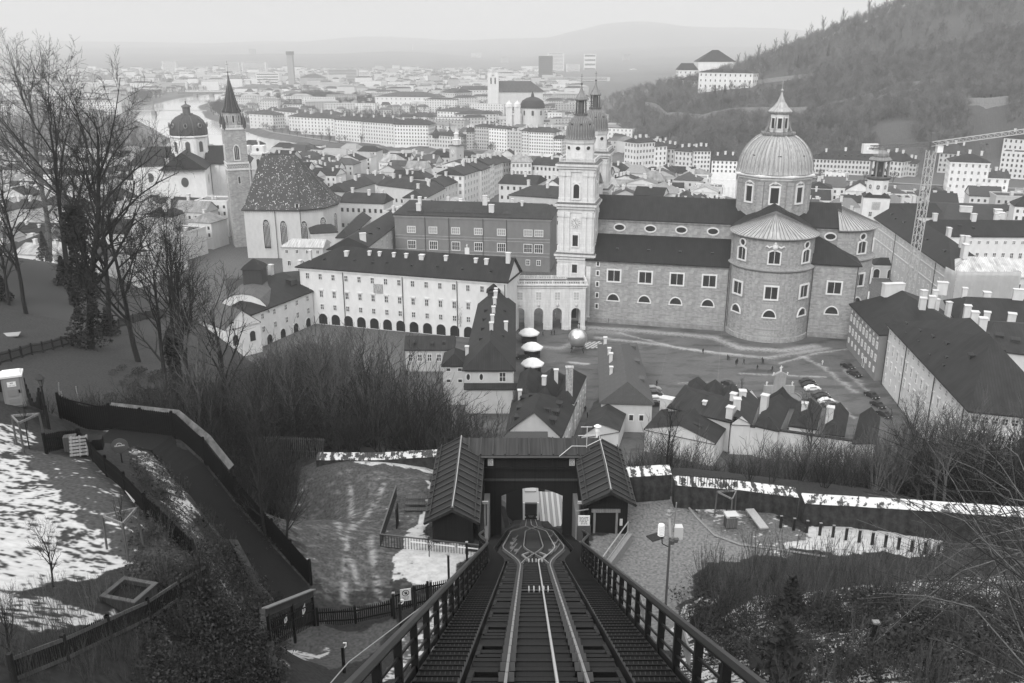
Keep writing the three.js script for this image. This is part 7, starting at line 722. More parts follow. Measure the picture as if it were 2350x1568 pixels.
  // right wing's door
  mesh('door_frame', new MB().box(5.85 - O[0], 58.3 - O[1], -56.12 - O[2], 6.0 - O[0], 60.55 - O[1], -55.96 - O[2]).box(7.45 - O[0], 58.3 - O[1], -56.12 - O[2], 7.6 - O[0], 60.55 - O[1], -55.96 - O[2]).box(5.7 - O[0], 60.5 - O[1], -56.14 - O[2], 7.75 - O[0], 60.7 - O[1], -55.9 - O[2]).geo(), M.woodPale, g); mesh('doorway', new MB().quad(q(6, 58.3, -56.06), q(7.45, 58.3, -56.06), q(7.45, 60.5, -56.06), q(6, 60.5, -56.06)).geo(), M.dark, g);
  const nb = signTex(48, 48, (x) => { x.fillStyle = '#ddd'; x.fillRect(0, 0, 48, 48); x.fillStyle = '#444'; lines(x, 5, 4, 7, 4, 44); lines(x, 34, 2, 6, 10, 40); }); const nt = thing('notice_box', 'white notice board on a dark cabinet left of the right wing door', 'notice', [5.15, 58.4, -55.7]); mesh('cabinet', new MB().box(-.5, 0, -.4, .5, 1.1, 0).geo(), mat(.07, null, .5), nt); mesh('board', new MB().box(-.42, 1.15, -.1, .42, 1.95, -.04).geo(), M.white, nt); mesh('print', new THREE.PlaneGeometry(.76, .72), nb, nt, [0, 1.55, -.03]); mesh('post', new MB().tube([[-.55, 0, .1], [-.55, 2.4, .1], [.3, 2.5, 0]], .06, 6).geo(), M.concrete, nt);
  mesh('wall_box', new MB().box(7.75 - O[0], 59.4 - O[1], -56.1 - O[2], 7.95 - O[0], 59.9 - O[1], -55.98 - O[2]).geo(), mat(.5, null, .6), g);
  const rp = thing('ramp', 'concrete ramp wall with tubular handrail right of the station door', 'ramp', [8.2, 58.4, -55]); new MB().fan([[0, -2, 0], [-3.4, -2, 6], [-3.4, .35, 6], [0, .95, 0]]).fan([[.35, -2, 0], [-3.05, -2, 6], [-3.05, .35, 6], [.35, .95, 0]]).quad([0, .95, 0], [.35, .95, 0], [-3.05, .35, 6], [-3.4, .35, 6]).quad([-3.4, -2, 6], [-3.05, -2, 6], [-3.05, .35, 6], [-3.4, .35, 6]).build('wall', mat(.3, TX.grain, .9), rp); const hr2 = new MB().tube([[-3.3, .3, 6], [-3.3, 1.3, 6], [0, 1.95, .1], [0, .9, .1]], .045, 5).tube([[-1.7, .6, 3], [-1.7, 1.6, 3]], .04, 5).tube([[-3.3, .6, 6], [0, 1.2, .1]], .03, 5); hr2.build('handrail', mat(.4, null, .4, { metal: .4 }), rp);
  mesh('paving', new MB().quad([5.2, 58.42, -56], [8.3, 58.42, -55.4], [5.2, 58.3, -48.5], [4.4, 58.3, -48.5]).geo(), mat(.13, TX.grain, .9), scene).userData.kind = 'structure';
  const ant = thing('antenna_mast', 'thin silver antenna and lightning mast on the right end of the gallery roof', 'antenna', [5.9, 62, -63.4]); new MB().tube([[0, 0, 0], [0, 1.9, 0]], .035, 5).build('pole', mat(.5, null, .4), ant); mesh('cross_arm', new MB().tube([[-.7, 1.1, 0], [.7, 1.15, 0]], .03, 4).tube([[-.5, 1.85, 0], [.4, 1.85, 0]], .03, 4).geo(), mat(.55, null, .4), ant); mesh('wire', new MB().tube([[-2.2, -.3, .8], [-1.2, .4, .4], [0, .2, 0], [1.2, .7, -.3]], .03, 4).geo(), mat(.55, null, .4), ant);
  const vh = thing('roof_ventilator', 'white capped ventilator pipe behind the station gallery roof', 'ventilator', [6.9, 62, -65.2]); vh.scale.setScalar(.62); new MB().lathe([[.18, 0], [.18, 1], [.3, 1.05], [.26, 1.6], [.3, 1.65], [.5, 1.8], [.05, 2.1]], 0, 0, 10).build('cap', M.white, vh);
  // platform fence in front of the left wing
  const pf = thing('platform_fence', 'low steel fence with reflective strip before the left wing', 'fence', [-8.4, 59.4, -53]), PP = [[-.4, 0, -7], [-.6, .1, .2], [6.4, -.35, .9]]; for (let i = 0; i < 2; i++) { const A = PP[i], B = PP[i + 1], n = i ? 12 : 9; mesh('handrail', new MB().beam([A[0], A[1] + 1.1, A[2]], [B[0], B[1] + 1.1, B[2]], .09, .07).geo(), mat(.07, null, .5), pf); mesh('bottom_rail', new MB().beam([A[0], A[1] + .15, A[2]], [B[0], B[1] + .15, B[2]], .06, .05).geo(), M.iron, pf); for (let k = 0; k <= n * 3; k++) { const p = mix3(A, B, k / n / 3); mesh('bar', new MB().box(-.018, .1, -.018, .018, 1.08, .018).geo(), M.iron, pf, p); } } for (let k = 0; k < 3; k++) mesh('reflector_strip', new MB().beam(add3(mix3(PP[1], PP[2], .3 + k * .23), [0, .82, .05]), add3(mix3(PP[1], PP[2], .5 + k * .23), [0, .82, .05]), .02, .09).geo(), M.white, pf);
  const aw = thing('striped_awning', 'pale striped translucent roof seen through the station arch', 'awning', PZ(1262, 1128, -124)); for (let i = 0; i < 14; i++) mesh('panel', new MB().quad([-2 + i * .42, 0 - i * .02, 0], [-1.62 + i * .42, 0 - i * .02, 0], [-1.1 + i * .42, -4.6, 5], [-1.48 + i * .42, -4.6, 5]).geo(), mat(i % 2 ? .55 : .3, null, .6), aw); const ls = thing('lower_shed', 'dark timber shed behind the funicular car beyond the station arch', 'shed', [2.2, 14, -134]); new MB().box(-3.2, -6, -6, 3.4, 12.5, 0).build('wall', M.wood, ls); new MB().quad([-4, 12.2, .8], [4, 12.2, .8], [4, 15, -6], [-4, 15, -6]).build('roof', M.gutter, ls); const st = thing('wooden_steps', 'short dark wooden steps beside the left wing wall', 'steps', [-7.2, 59, -57]); for (let k = 0; k < 5; k++) mesh('tread', new MB().box(-.8, k * .22, -k * .5 - .5, .8, k * .22 + .08, -k * .5).geo(), M.woodMid, st); mesh('door_leaf', new MB().box(-1.1, .2, .4, -1.02, 1.9, 1.4).geo(), M.wood, st);
}
// ---------------------------------------------------------------- stone walls with snow on their copings
function stoneWall(label, pts, w, h0, cap = .85, group) { // pts: [x, z, top]
  const o = [pts[0][0], pts[0][2], pts[0][1]], g = thing('stone_wall', label, 'wall', o), b = new MB(), t = new MB();
  for (let i = 0; i < pts.length - 1; i++) for (let k = 0; k < 5; k++) { const P0 = pts[i].map((v, j) => lerp(v, pts[i + 1][j], k / 5)), P1 = pts[i].map((v, j) => lerp(v, pts[i + 1][j], (k + 1) / 5)), jt = (p, s) => .09 * N0.noise(p[0] * 2.1, p[1] * 2 + s, s), A = [P0[0] - o[0], P0[1] - o[2]], B = [P1[0] - o[0], P1[1] - o[2]], ya = P0[2] - o[1], yb = P1[2] - o[1], f = (q, p, s, y) => [q[0], y, q[1] + s * w / 2 + jt(p, s)]; b.quad(f(A, P0, 1, ya - h0), f(B, P1, 1, yb - h0), f(B, P1, 1, yb), f(A, P0, 1, ya)).quad(f(A, P0, -1, ya - 9), f(A, P0, -1, ya + .25), f(B, P1, -1, yb + .25), f(B, P1, -1, yb - 9)); t.quad(f(A, P0, 1.1, ya + .02), f(B, P1, 1.1, yb + .02), f(B, P1, -1.05, yb + .3), f(A, P0, -1.05, ya + .3)); if (i === 0 && k === 0) b.quad(f(A, P0, -1, ya - 9), f(A, P0, 1, ya - 9), f(A, P0, 1, ya), f(A, P0, -1, ya + .25)); if (i === pts.length - 2 && k === 4) b.quad(f(B, P1, 1, yb - 9), f(B, P1, -1, yb - 9), f(B, P1, -1, yb + .25), f(B, P1, 1, yb)); }
  b.build('masonry', mat(.055, TX.rubble, .95), g); t.build('snowy_coping', snowCap(cap), g); return g;
}
function snowCap(amount) { const k = 'snow' + amount; if (mats[k]) return mats[k]; const t = tex(256, 4.5, (u, v) => { const n = wrapn(u, v, 9, 5, amount * 7) + .4 * wrapn(u, v, 40, 2, 3); return lerp(.06 + .06 * wrapn(u, v, 60, 2), .56, sstep(-.08, .08, n - (.35 - amount * .7))); }); return mats[k] = mat(.98, t, .9); }
stoneWall('low stone wall with patchy snow left of the station', [[-16, -65.6, 60.1], [-11, -65.8, 60], [-6, -66, 60.2]], .8, 2.2, .45); stoneWall('short high stone wall with broken snow right beside the station', [[8.6, -60.6, 61.2], [12.2, -61.2, 61.1]], 1.1, 3, .5); stoneWall('middle stone wall with snowy ledge behind the litter bin', [[12.3, -60, 60.8], [17, -59.4, 60.7], [21.2, -58.6, 60.5]], 1, 2.6, .5); stoneWall('long snow-covered stone wall running to the right edge', [[21.3, -57.6, 60.6], [29, -56, 60.9], [37, -54.6, 61], [46, -53, 61.2]], 1, 4, .72);
{ const g = thing('wall_grating', 'row of thin iron bars standing on the middle stone wall', 'railing', [12.6, 60.8, -59.6]); for (let i = 0; i < 22; i++) mesh('bar', new MB().box(-.02, 0, -.02, .02, .85, .02).geo(), M.iron, g, [i * .2, 0, .03 * i]); new MB().beam([0, .8, 0], [4.3, .78, .6], .04).build('rail', M.iron, g); }
// ---------------------------------------------------------------- picket and board fences
function fence(name, label, pts, o) { // pts: [x, z]; follows the ground
  const p0 = onT(pts[0][0], pts[0][1]), g = thing(name, label, 'fence', p0), m = o.m || M.wood, pk = new MB().box(-o.w / 2, o.y0 ?? .08, -.015, o.w / 2, o.h, .015).tri([-o.w / 2, o.h, 0], [o.w / 2, o.h, 0], [0, o.h + .06, 0]).geo(), seg = []; let n = 0;
  const tot = pts.slice(1).reduce((a, p, i) => a + Math.hypot(p[0] - pts[i][0], p[1] - pts[i][1]), 0), sp = Math.max(o.sp, tot / 290); for (let i = 0; i < pts.length - 1; i++) { const A = pts[i], B = pts[i + 1], L = Math.hypot(B[0] - A[0], B[1] - A[1]), k = Math.round(L / sp), turn = Math.atan2(-(B[1] - A[1]), B[0] - A[0]), P3 = (t, y) => sub(onT(lerp(A[0], B[0], t), lerp(A[1], B[1], t), y), p0); for (let j = 0; j < k && n < 300; j++, n++) mesh(o.kind || 'picket', pk, m, g, P3((j + .5) / k, 0), turn); const ps = Math.max(1, Math.round(L / 2.4)); for (let j = 0; j <= ps; j++) mesh('post', new MB().box(-.07, -.3, -.1, .07, o.h + .12, .04).geo(), m, g, P3(j / ps, 0), turn); for (const y of o.rails || [.3, o.h - .25]) for (let j = 0; j < ps; j++) mesh('rail', new MB().beam(add3(P3(j / ps, y), [0, 0, 0]), P3((j + 1) / ps, y), .05, o.rh || .09).geo(), o.rm || m, g); }
  return g;
}
const hp = (px, py) => { const q = hitT(px, py); return [q[0], q[2]]; };
const dk = mat(.012, TX.wood, .8), dk2 = mat(.03, TX.wood, .8);
const OUT = PATH.slice(0, 6).map((p, i) => { const q = PATH[Math.max(0, i - 1)], r = PATH[i + 1], l = Math.hypot(r[0] - q[0], r[2] - q[2]); return [p[0] + (-(r[2] - q[2])) / l * -1.35, p[2] + (r[0] - q[0]) / l * -1.35]; }); OUT.unshift([OUT[0][0] - 3, OUT[0][1] + .6]);
fence('board_fence', 'tall dark board fence along the outer edge of the curving path', OUT, { w: .125, sp: .14, h: 1.75, m: dk, kind: 'board' });
{ const q = OUT.slice(1, 5).map((p) => onT(p[0], p[1], 1.5)), g = thing('snow_ledge', 'pale grit-covered coping strip along the back of the path fence', 'ledge', q[0]), b = new MB(); for (let i = 0; i < 3; i++) { const f = (p, k, y) => add3(sub(p, q[0]), [i === 0 && p === q[0] ? 0 : k * .55, y, -k * .75]), A = q[i], B = i === 2 ? mix3(q[2], q[3], .75) : q[i + 1]; b.quad(f(A, .25, .05), f(B, .25, .05), f(B, .7, .25), f(A, .7, .25)).quad(f(A, .25, -.2), f(B, .25, -.2), f(B, .25, .05), f(A, .25, .05)); } b.build('coping', mat(.14, TX.rubble, .95), g); }
fence('board_fence', 'dark picket fence along the inner edge of the path above the planted strip', [hp(108, 1042), hp(185, 1030), hp(245, 1095), hp(335, 1185), hp(445, 1290)], { w: .1, sp: .14, h: 1.2, m: dk });
fence('board_fence', 'dark board fence running up beside the portable toilet', [hp(-20, 900), hp(60, 905), hp(112, 985)], { w: .14, sp: .15, h: 1.5, m: dk, kind: 'board' });
fence('garden_fence', 'weathered two-railed picket fence across the snowy bank at lower left', [hp(36, 1568), hp(255, 1470), hp(345, 1425), hp(478, 1340)], { w: .05, sp: .11, h: 1, m: dk2, rm: mat(.12, TX.wood, .8), rh: .14, rails: [.15, .92] });
fence('meadow_fence', 'long dark picket fence across the meadow behind the ivy trees', [hp(0, 838), hp(75, 815), hp(165, 792), hp(240, 770), hp(380, 728)], { w: .06, sp: .19, h: 1.3, m: dk2 });
{ // gate with its board, and the fence to the right
  const A = onT(...hp(622, 1492)), B = onT(...hp(722, 1436)), g = thing('path_gate', 'dark double picket gate under a long sign board across the path', 'gate', A), v = sub(B, A), L = Math.hypot(v[0], v[2]), t = Math.atan2(-v[2], v[0]), at = (s, y) => [v[0] * s / L, v[1] * s / L + y, v[2] * s / L], pk = new MB().box(-.03, .1, -.02, .03, 1.75, .02).geo(); for (let i = 0; i < 26; i++) mesh('picket', pk, dk, g, at((i + .5) * L / 26, 0), t); for (const y of [.4, 1.1, 1.55]) mesh('rail', new MB().beam(at(0, y), at(L, y), .06, .08).geo(), dk, g); for (const s of [0, L * .5, L]) mesh('post', new MB().box(-.07, -.4, -.07, .07, 2.1, .07).geo(), dk, g, at(s, 0)); mesh('sign_board', new MB().beam(at(-.2, 2.25), at(L + .2, 2.25), .08, .42).geo(), mat(.07, TX.wood, .8), g); mesh('board_cap', new MB().beam(at(-.3, 2.5), at(L + .3, 2.5), .34, .06).geo(), mat(.22, TX.wood, .8), g);
  const pm = signTex(32, 24, (x) => { x.fillStyle = '#ccc'; x.fillRect(0, 0, 32, 24); x.fillStyle = '#333'; x.fillRect(12, 8, 9, 8); lines(x, 3, 1, 4, 3, 28); }); mesh('notice', new THREE.PlaneGeometry(.5, .38), pm, g, add3(at(L * .34, 1.35), [.02, 0, .06]), t); mesh('notice', new THREE.PlaneGeometry(.62, .5), pm, g, add3(at(L * .76, 1.45), [.02, 0, .06]), t);
  fence('picket_fence', 'black picket fence with round tag from the path gate to the tall post', [[B[0] + .2, B[2]], hp(900, 1414)], { w: .055, sp: .125, h: 1.15, m: dk }); const f = fence('picket_fence', 'black picket fence with hand-sign notice before the snow patch', [hp(904, 1408), hp(1060, 1372)], { w: .055, sp: .125, h: 1.5, m: dk });
  const sp = onT(...hp(933, 1402)), s = thing('warning_sign', 'white no-entry notice with crossed hand symbol on the picket fence', 'sign', [sp[0], sp[1] + .8, sp[2] + .12], .25), sm = signTex(96, 128, (x) => { x.fillStyle = '#d4d4d4'; x.fillRect(0, 0, 96, 128); x.strokeStyle = '#222'; x.lineWidth = 7; x.beginPath(); x.arc(48, 42, 30, 0, 7); x.stroke(); x.fillStyle = '#222'; x.beginPath(); x.ellipse(52, 48, 11, 12, 0, 0, 7); x.fill(); for (let i = 0; i < 4; i++) x.fillRect(42 + i * 6, 24 + Math.abs(i - 1.5) * 2, 4, 22); x.save(); x.translate(40, 50); x.rotate(-.8); x.fillRect(-3, -12, 4, 16); x.restore(); x.beginPath(); x.moveTo(27, 21); x.lineTo(69, 63); x.stroke(); x.font = 'bold 10px sans-serif'; x.textAlign = 'center'; x.fillStyle = '#444'; x.fillText('ZUTRITT FÜR', 48, 88); x.fillText('UNBEFUGTE', 48, 101); x.fillText('VERBOTEN', 48, 114); }); mesh('panel', new MB().box(-.33, 0, -.02, .33, .86, 0).geo(), M.white, s); mesh('print', new THREE.PlaneGeometry(.64, .84), sm, s, [0, .43, .01]); for (const x of [-.28, .28]) mesh('bolt', new MB().ball(x, .8, .02, .02, 4).geo(), M.iron, s);
  const tp = onT(...hp(820, 1424)), rt = thing('round_tag', 'small round white tag on the left picket fence', 'sign', [tp[0], tp[1] + .75, tp[2] + .08], .2); mesh('disc', new THREE.CylinderGeometry(.17, .17, .02, 20).rotateX(Math.PI / 2), mat(.5, null, .6), rt);
  const ps = [[905, 1420], [990, 1392], [952, 1400], [1030, 1330], [1072, 1300]]; ps.forEach((q, i) => { const a = hitT(...q), w = thing('cable_post', `dark post carrying the slack wire left of the railing, ${ord(i)} from the left`, 'post', a); new MB().box(-.07, -.4, -.07, .07, 1.8, .07).build('shaft', M.iron, w); mesh('cap', new MB().box(-.09, 1.8, -.09, .09, 1.86, .09).geo(), mat(.2, null, .5), w); });
  const ws = [P(740, 1590, 64.2), P(800, 1520, 63.6), P(925, 1425, 62.6), P(1065, 1320, 61.6)]; const wr = thing('slack_wire', 'slack steel wire running beside the left railing down to the fence', 'wire', ws[0]); mesh('strand', new MB().tube(ws.map((p) => sub(p, ws[0])), .03, 5).geo(), mat(.3, null, .4), wr); for (const [i, q] of [[0, [790, 1545]], [1, [920, 1440]]]) { const a = hitT(...q), w = thing('wire_post', `thick dark post with bright hook, ${i ? 'far' : 'near'} one by the slack wire`, 'post', a); new MB().tube([[0, -.3, 0], [0, 1.7, 0]], .1, 7).build('shaft', M.iron, w); mesh('hook', new MB().tube([[.05, 1.6, 0], [.2, 1.75, 0], [.22, 1.95, 0], [.05, 1.95, 0]], .035, 5).geo(), M.white, w); }
}
{ const g = thing('lattice_screen', 'tilted light wooden lattice screen leaning in the shrubs left of the lawn', 'screen', onT(...hp(590, 1070)), -.1), b = new MB(); for (let i = 0; i < 34; i++) mesh('slat', new MB().box(i * .17, .1, -.02, i * .17 + .07, 2.6, .02).geo(), mat(.1, TX.wood, .8), g).rotation.x = -.35; for (const y of [.4, 1.4, 2.4]) mesh('rail', new MB().box(0, y, -.06, 5.8, y + .08, -.02).geo(), M.woodMid, g).rotation.x = -.35; }
// ---------------------------------------------------------------- things in the snowy garden
{
  const p = onT(...hp(38, 928)), g = thing('portable_toilet', 'grey portable toilet cabin with white roof at left', 'toilet', p, .42), gm = mat(.22, TX.plaster, .6); new MB().box(-.58, 0, -.58, .58, 2.05, .58).build('cabin', gm, g); new MB().box(-.63, 0, -.63, .63, .12, .63).build('base', mat(.1, null, .7), g); new MB().box(-.66, 2.05, -.66, .66, 2.18, .66).fan([[-.62, 2.18, .62], [.62, 2.18, .62], [.5, 2.34, .3], [-.5, 2.34, .3]]).fan([[.62, 2.18, -.62], [-.62, 2.18, -.62], [-.5, 2.34, -.3], [.5, 2.34, -.3]]).fan([[-.5, 2.34, .3], [.5, 2.34, .3], [.5, 2.34, -.3], [-.5, 2.34, -.3]]).fan([[.62, 2.18, .62], [.62, 2.18, -.62], [.5, 2.34, -.3], [.5, 2.34, .3]]).fan([[-.62, 2.18, -.62], [-.62, 2.18, .62], [-.5, 2.34, .3], [-.5, 2.34, -.3]]).build('roof', mat(.75, TX.plaster, .6), g);
  const d = mesh('door', new MB().box(-.46, .14, .58, .46, 2, .62).geo(), mat(.25, TX.plaster, .6), g); mesh('door_panel', new MB().box(-.3, .3, .62, .3, .62, .65).box(-.3, .8, .62, .3, 1.25, .65).geo(), mat(.2, null, .6), d); mesh('handle', new MB().box(.34, 1, .62, .4, 1.2, .68).geo(), M.dark, d); mesh('sign', new THREE.PlaneGeometry(.5, .34), signTex(96, 64, (x) => { x.fillStyle = '#ddd'; x.fillRect(0, 0, 96, 64); x.fillStyle = '#111'; x.font = 'bold 24px sans-serif'; x.textAlign = 'center'; x.fillText('MZ', 48, 28); x.font = '15px sans-serif'; x.fillText('Luger Franz', 48, 52); }), d, [0, 1.62, .64]);
  const l = onT(...hp(112, 985)), lp = thing('garden_lamp', 'black lamp post with hooded lantern beside the fence corner', 'lamp', l); new MB().tube([[0, -.3, 0], [0, 2.9, 0]], [.09, .06], 8).build('pole', M.iron, lp); const ln = mesh('lantern', new MB().lathe([[.1, 2.9], [.2, 3.35], [.3, 3.4], [.26, 3.46], [.05, 3.72]], 0, 0, 6).geo(), M.iron, lp); mesh('pane', new MB().lathe([[.115, 2.95], [.2, 3.33]], 0, 0, 6, .1, 6.38).geo(), mat(.12, null, .3), ln);
  const stake = (label, q, s, turn) => { const a = onT(...hp(...q)), w = thing('tree_stake', label, 'tree support', a, turn), m = mat(.13, TX.wood, .85); const c = [[-.75, -.45], [.75, -.45], [0, .8]]; c.forEach((k) => mesh('post', new MB().tube([[k[0], -.3, k[1]], [k[0] * .92, 1.9, k[1] * .92]], .055, 6).geo(), m, w)); for (let i = 0; i < 3; i++) { const A = c[i], B = c[(i + 1) % 3]; mesh('rail', new MB().beam([A[0] * .92, 1.85, A[1] * .92], [B[0] * .92, 1.85, B[1] * .92], .06, .12).geo(), mat(.22, TX.wood, .85), w); } mesh('sapling', bareTree(s, { h: 2.6, r: .045, kids: [7, 3], spread: .6, up: .15, wander: .12, twig: .012, ratio: .45, from: .5 }).trunk, M.bark, w); mesh('sapling_twigs', bareTree(s, { h: 2.6, r: .045, kids: [7, 3], spread: .6, up: .15, wander: .12, twig: .012, ratio: .45, from: .5 }).crown, M.bark, w); w.scale.setScalar(1.05); };
  stake('three-post tree support with sapling on the snow near the toilet', [66, 1030], 61, .2); stake('three-post tree support with sapling in the snowy slope beside the inner fence', [290, 1270], 62, .5); stake('three-post tree support behind the litter bin on the terrace', [1668, 1188], 63, .1);
  const pl = onT(...hp(182, 1050)), pa = thing('pallet_stack', 'pale wooden pallet leaning on dark boards by the inner fence', 'pallet', pl, .3); for (let i = 0; i < 6; i++) mesh('slat', new MB().box(-.5, .1 + i * .2, 0, .5, .24 + i * .2, .03).geo(), mat(.25, TX.wood, .85), pa).rotation.x = -.5; for (const x of [-.45, 0, .4]) mesh('bearer', new MB().box(x, .05, -.1, x + .09, 1.3, 0).geo(), M.woodPale, pa).rotation.x = -.5; mesh('board', new MB().box(-.9, 0, -1.3, -.2, 1, -.8).geo(), mat(.1, TX.wood, .85), pa); mesh('board', new MB().box(.1, 0, -1.4, 1.2, .7, -.7).geo(), M.wood, pa);
  const rs = onT(...hp(280, 1062)), rd = thing('round_sign', 'round dark sign with pale arc and lettering on a post by the inner fence', 'sign', rs, .35); new MB().tube([[0, -.3, -.05], [0, 1.3, -.05]], .04, 6).build('post', M.iron, rd); mesh('disc', new THREE.CylinderGeometry(.48, .48, .03, 28).rotateX(Math.PI / 2).translate(0, 1.1, 0), mat(.06, null, .5), rd); mesh('print', new THREE.CircleGeometry(.46, 28), signTex(96, 96, (x) => { x.fillStyle = '#484848'; x.fillRect(0, 0, 96, 96); x.strokeStyle = '#ccc'; x.lineWidth = 3; x.beginPath(); x.arc(46, 46, 18, 3.2, 5.9); x.stroke(); x.fillStyle = '#ccc'; x.font = 'bold 12px sans-serif'; x.textAlign = 'center'; x.fillText('SALZBURG', 48, 50); }), rd, [0, 1.1, .02]);
  const pbx = onT(...hp(302, 1390)), bx = thing('planter_box', 'weathered wooden planter box full of earth above the garden fence', 'planter', pbx, -.28), wm = mat(.07, TX.wood, .85); for (const [x0, z0, x1, z1] of [[-.8, .62, .8, .7], [-.8, -.7, .8, -.62], [-.8, -.62, -.72, .62], [.72, -.62, .8, .62]]) mesh('side', new MB().box(x0, -.2, z0, x1, .75, z1).geo(), wm, bx); mesh('earth', new MB().fan([[-.72, .55, .62], [.72, .55, .62], [.72, .55, -.62], [-.72, .55, -.62]]).geo(), M.dark, bx); mesh('rim', new MB().box(-.86, .75, .56, .86, .8, .76).box(-.86, .75, -.76, .86, .8, -.56).box(-.86, .75, -.56, -.66, .8, .56).box(.66, .75, -.56, .86, .8, .56).geo(), mat(.1, TX.wood, .85), bx);
  R = RNG(9); const rods = thing('bamboo_bundle', 'bundle of long pale canes lying beside the inner fence', 'canes', onT(...hp(245, 1085))), o = rods.position.toArray(); for (let i = 0; i < 16; i++) { const a = hitT(234 + rr(-6, 8), 1066 + rr(-3, 8)), b = hitT(322 + rr(-14, 6), 1160 + rr(-20, 8)); mesh('cane', new MB().tube([sub(add3(a, [0, .25 + rr(0, .2), 0]), o), sub(add3(b, [0, .2 + rr(0, .15), 0]), o)], .022, 4).geo(), mat(.42, null, .7), rods); } for (const q of [[428, 1244], [463, 1300]]) { }
  const wp = onT(...hp(462, 1292)), wd = thing('leaning_post', 'short leaning wooden post at the end of the garden fence', 'post', wp); new MB().beam([0, -.3, 0], [-.25, 1.5, .1], .12, .1).build('shaft', mat(.12, TX.wood, .85), wd); for (const [i, q] of [[0, [150, 935]], [1, [136, 905]], [2, [184, 930]]]) { const a = hitT(...q), k = thing('broken_stake', `split pale stake behind the dark fence, ${ord(i)} of three`, 'stake', a); new MB().beam([0, -.2, 0], [rr(-.3, .3), rr(1, 2), 0], .14, .06).build('shaft', mat(.3, TX.wood, .9), k); }
  const mc = onT(...hp(22, 770)), cv = thing('manhole_cover', 'pale square cover plate lying in the meadow at left', 'cover', add3(mc, [0, .08, 0]), .3); new MB().box(-1.1, -.05, -.8, 1.1, .06, .8).build('plate', mat(.3, null, .8), cv);
  // bank wall beside the gate
  const w = [[548, 1268], [590, 1345], [618, 1420], [628, 1490], [640, 1568]].map((q) => { const e = hp(...q); return [e[0] - .2, e[1], T(e[0], e[1]) + .9]; }); const g2 = thing('bank_wall', 'curved mossy retaining wall between the bank and the path gate', 'wall', [w[0][0], w[0][2], w[0][1]]), b = new MB(); for (let i = 0; i < 4; i++) { const A = w[i], B = w[i + 1], f = (p, y, dx) => [p[0] - w[0][0] + dx, p[2] - w[0][2] + y, p[1] - w[0][1]]; b.quad(f(A, -3, .2), f(B, -3, .2), f(B, 0, .2), f(A, 0, .2)).quad(f(A, 0, .2), f(B, 0, .2), f(B, .05, -.35), f(A, .05, -.35)).quad(f(A, .05, -.35), f(B, .05, -.35), f(B, -2, -.35), f(A, -2, -.35)); } b.build('masonry', mat(.075, TX.rubble, .95), g2);
}
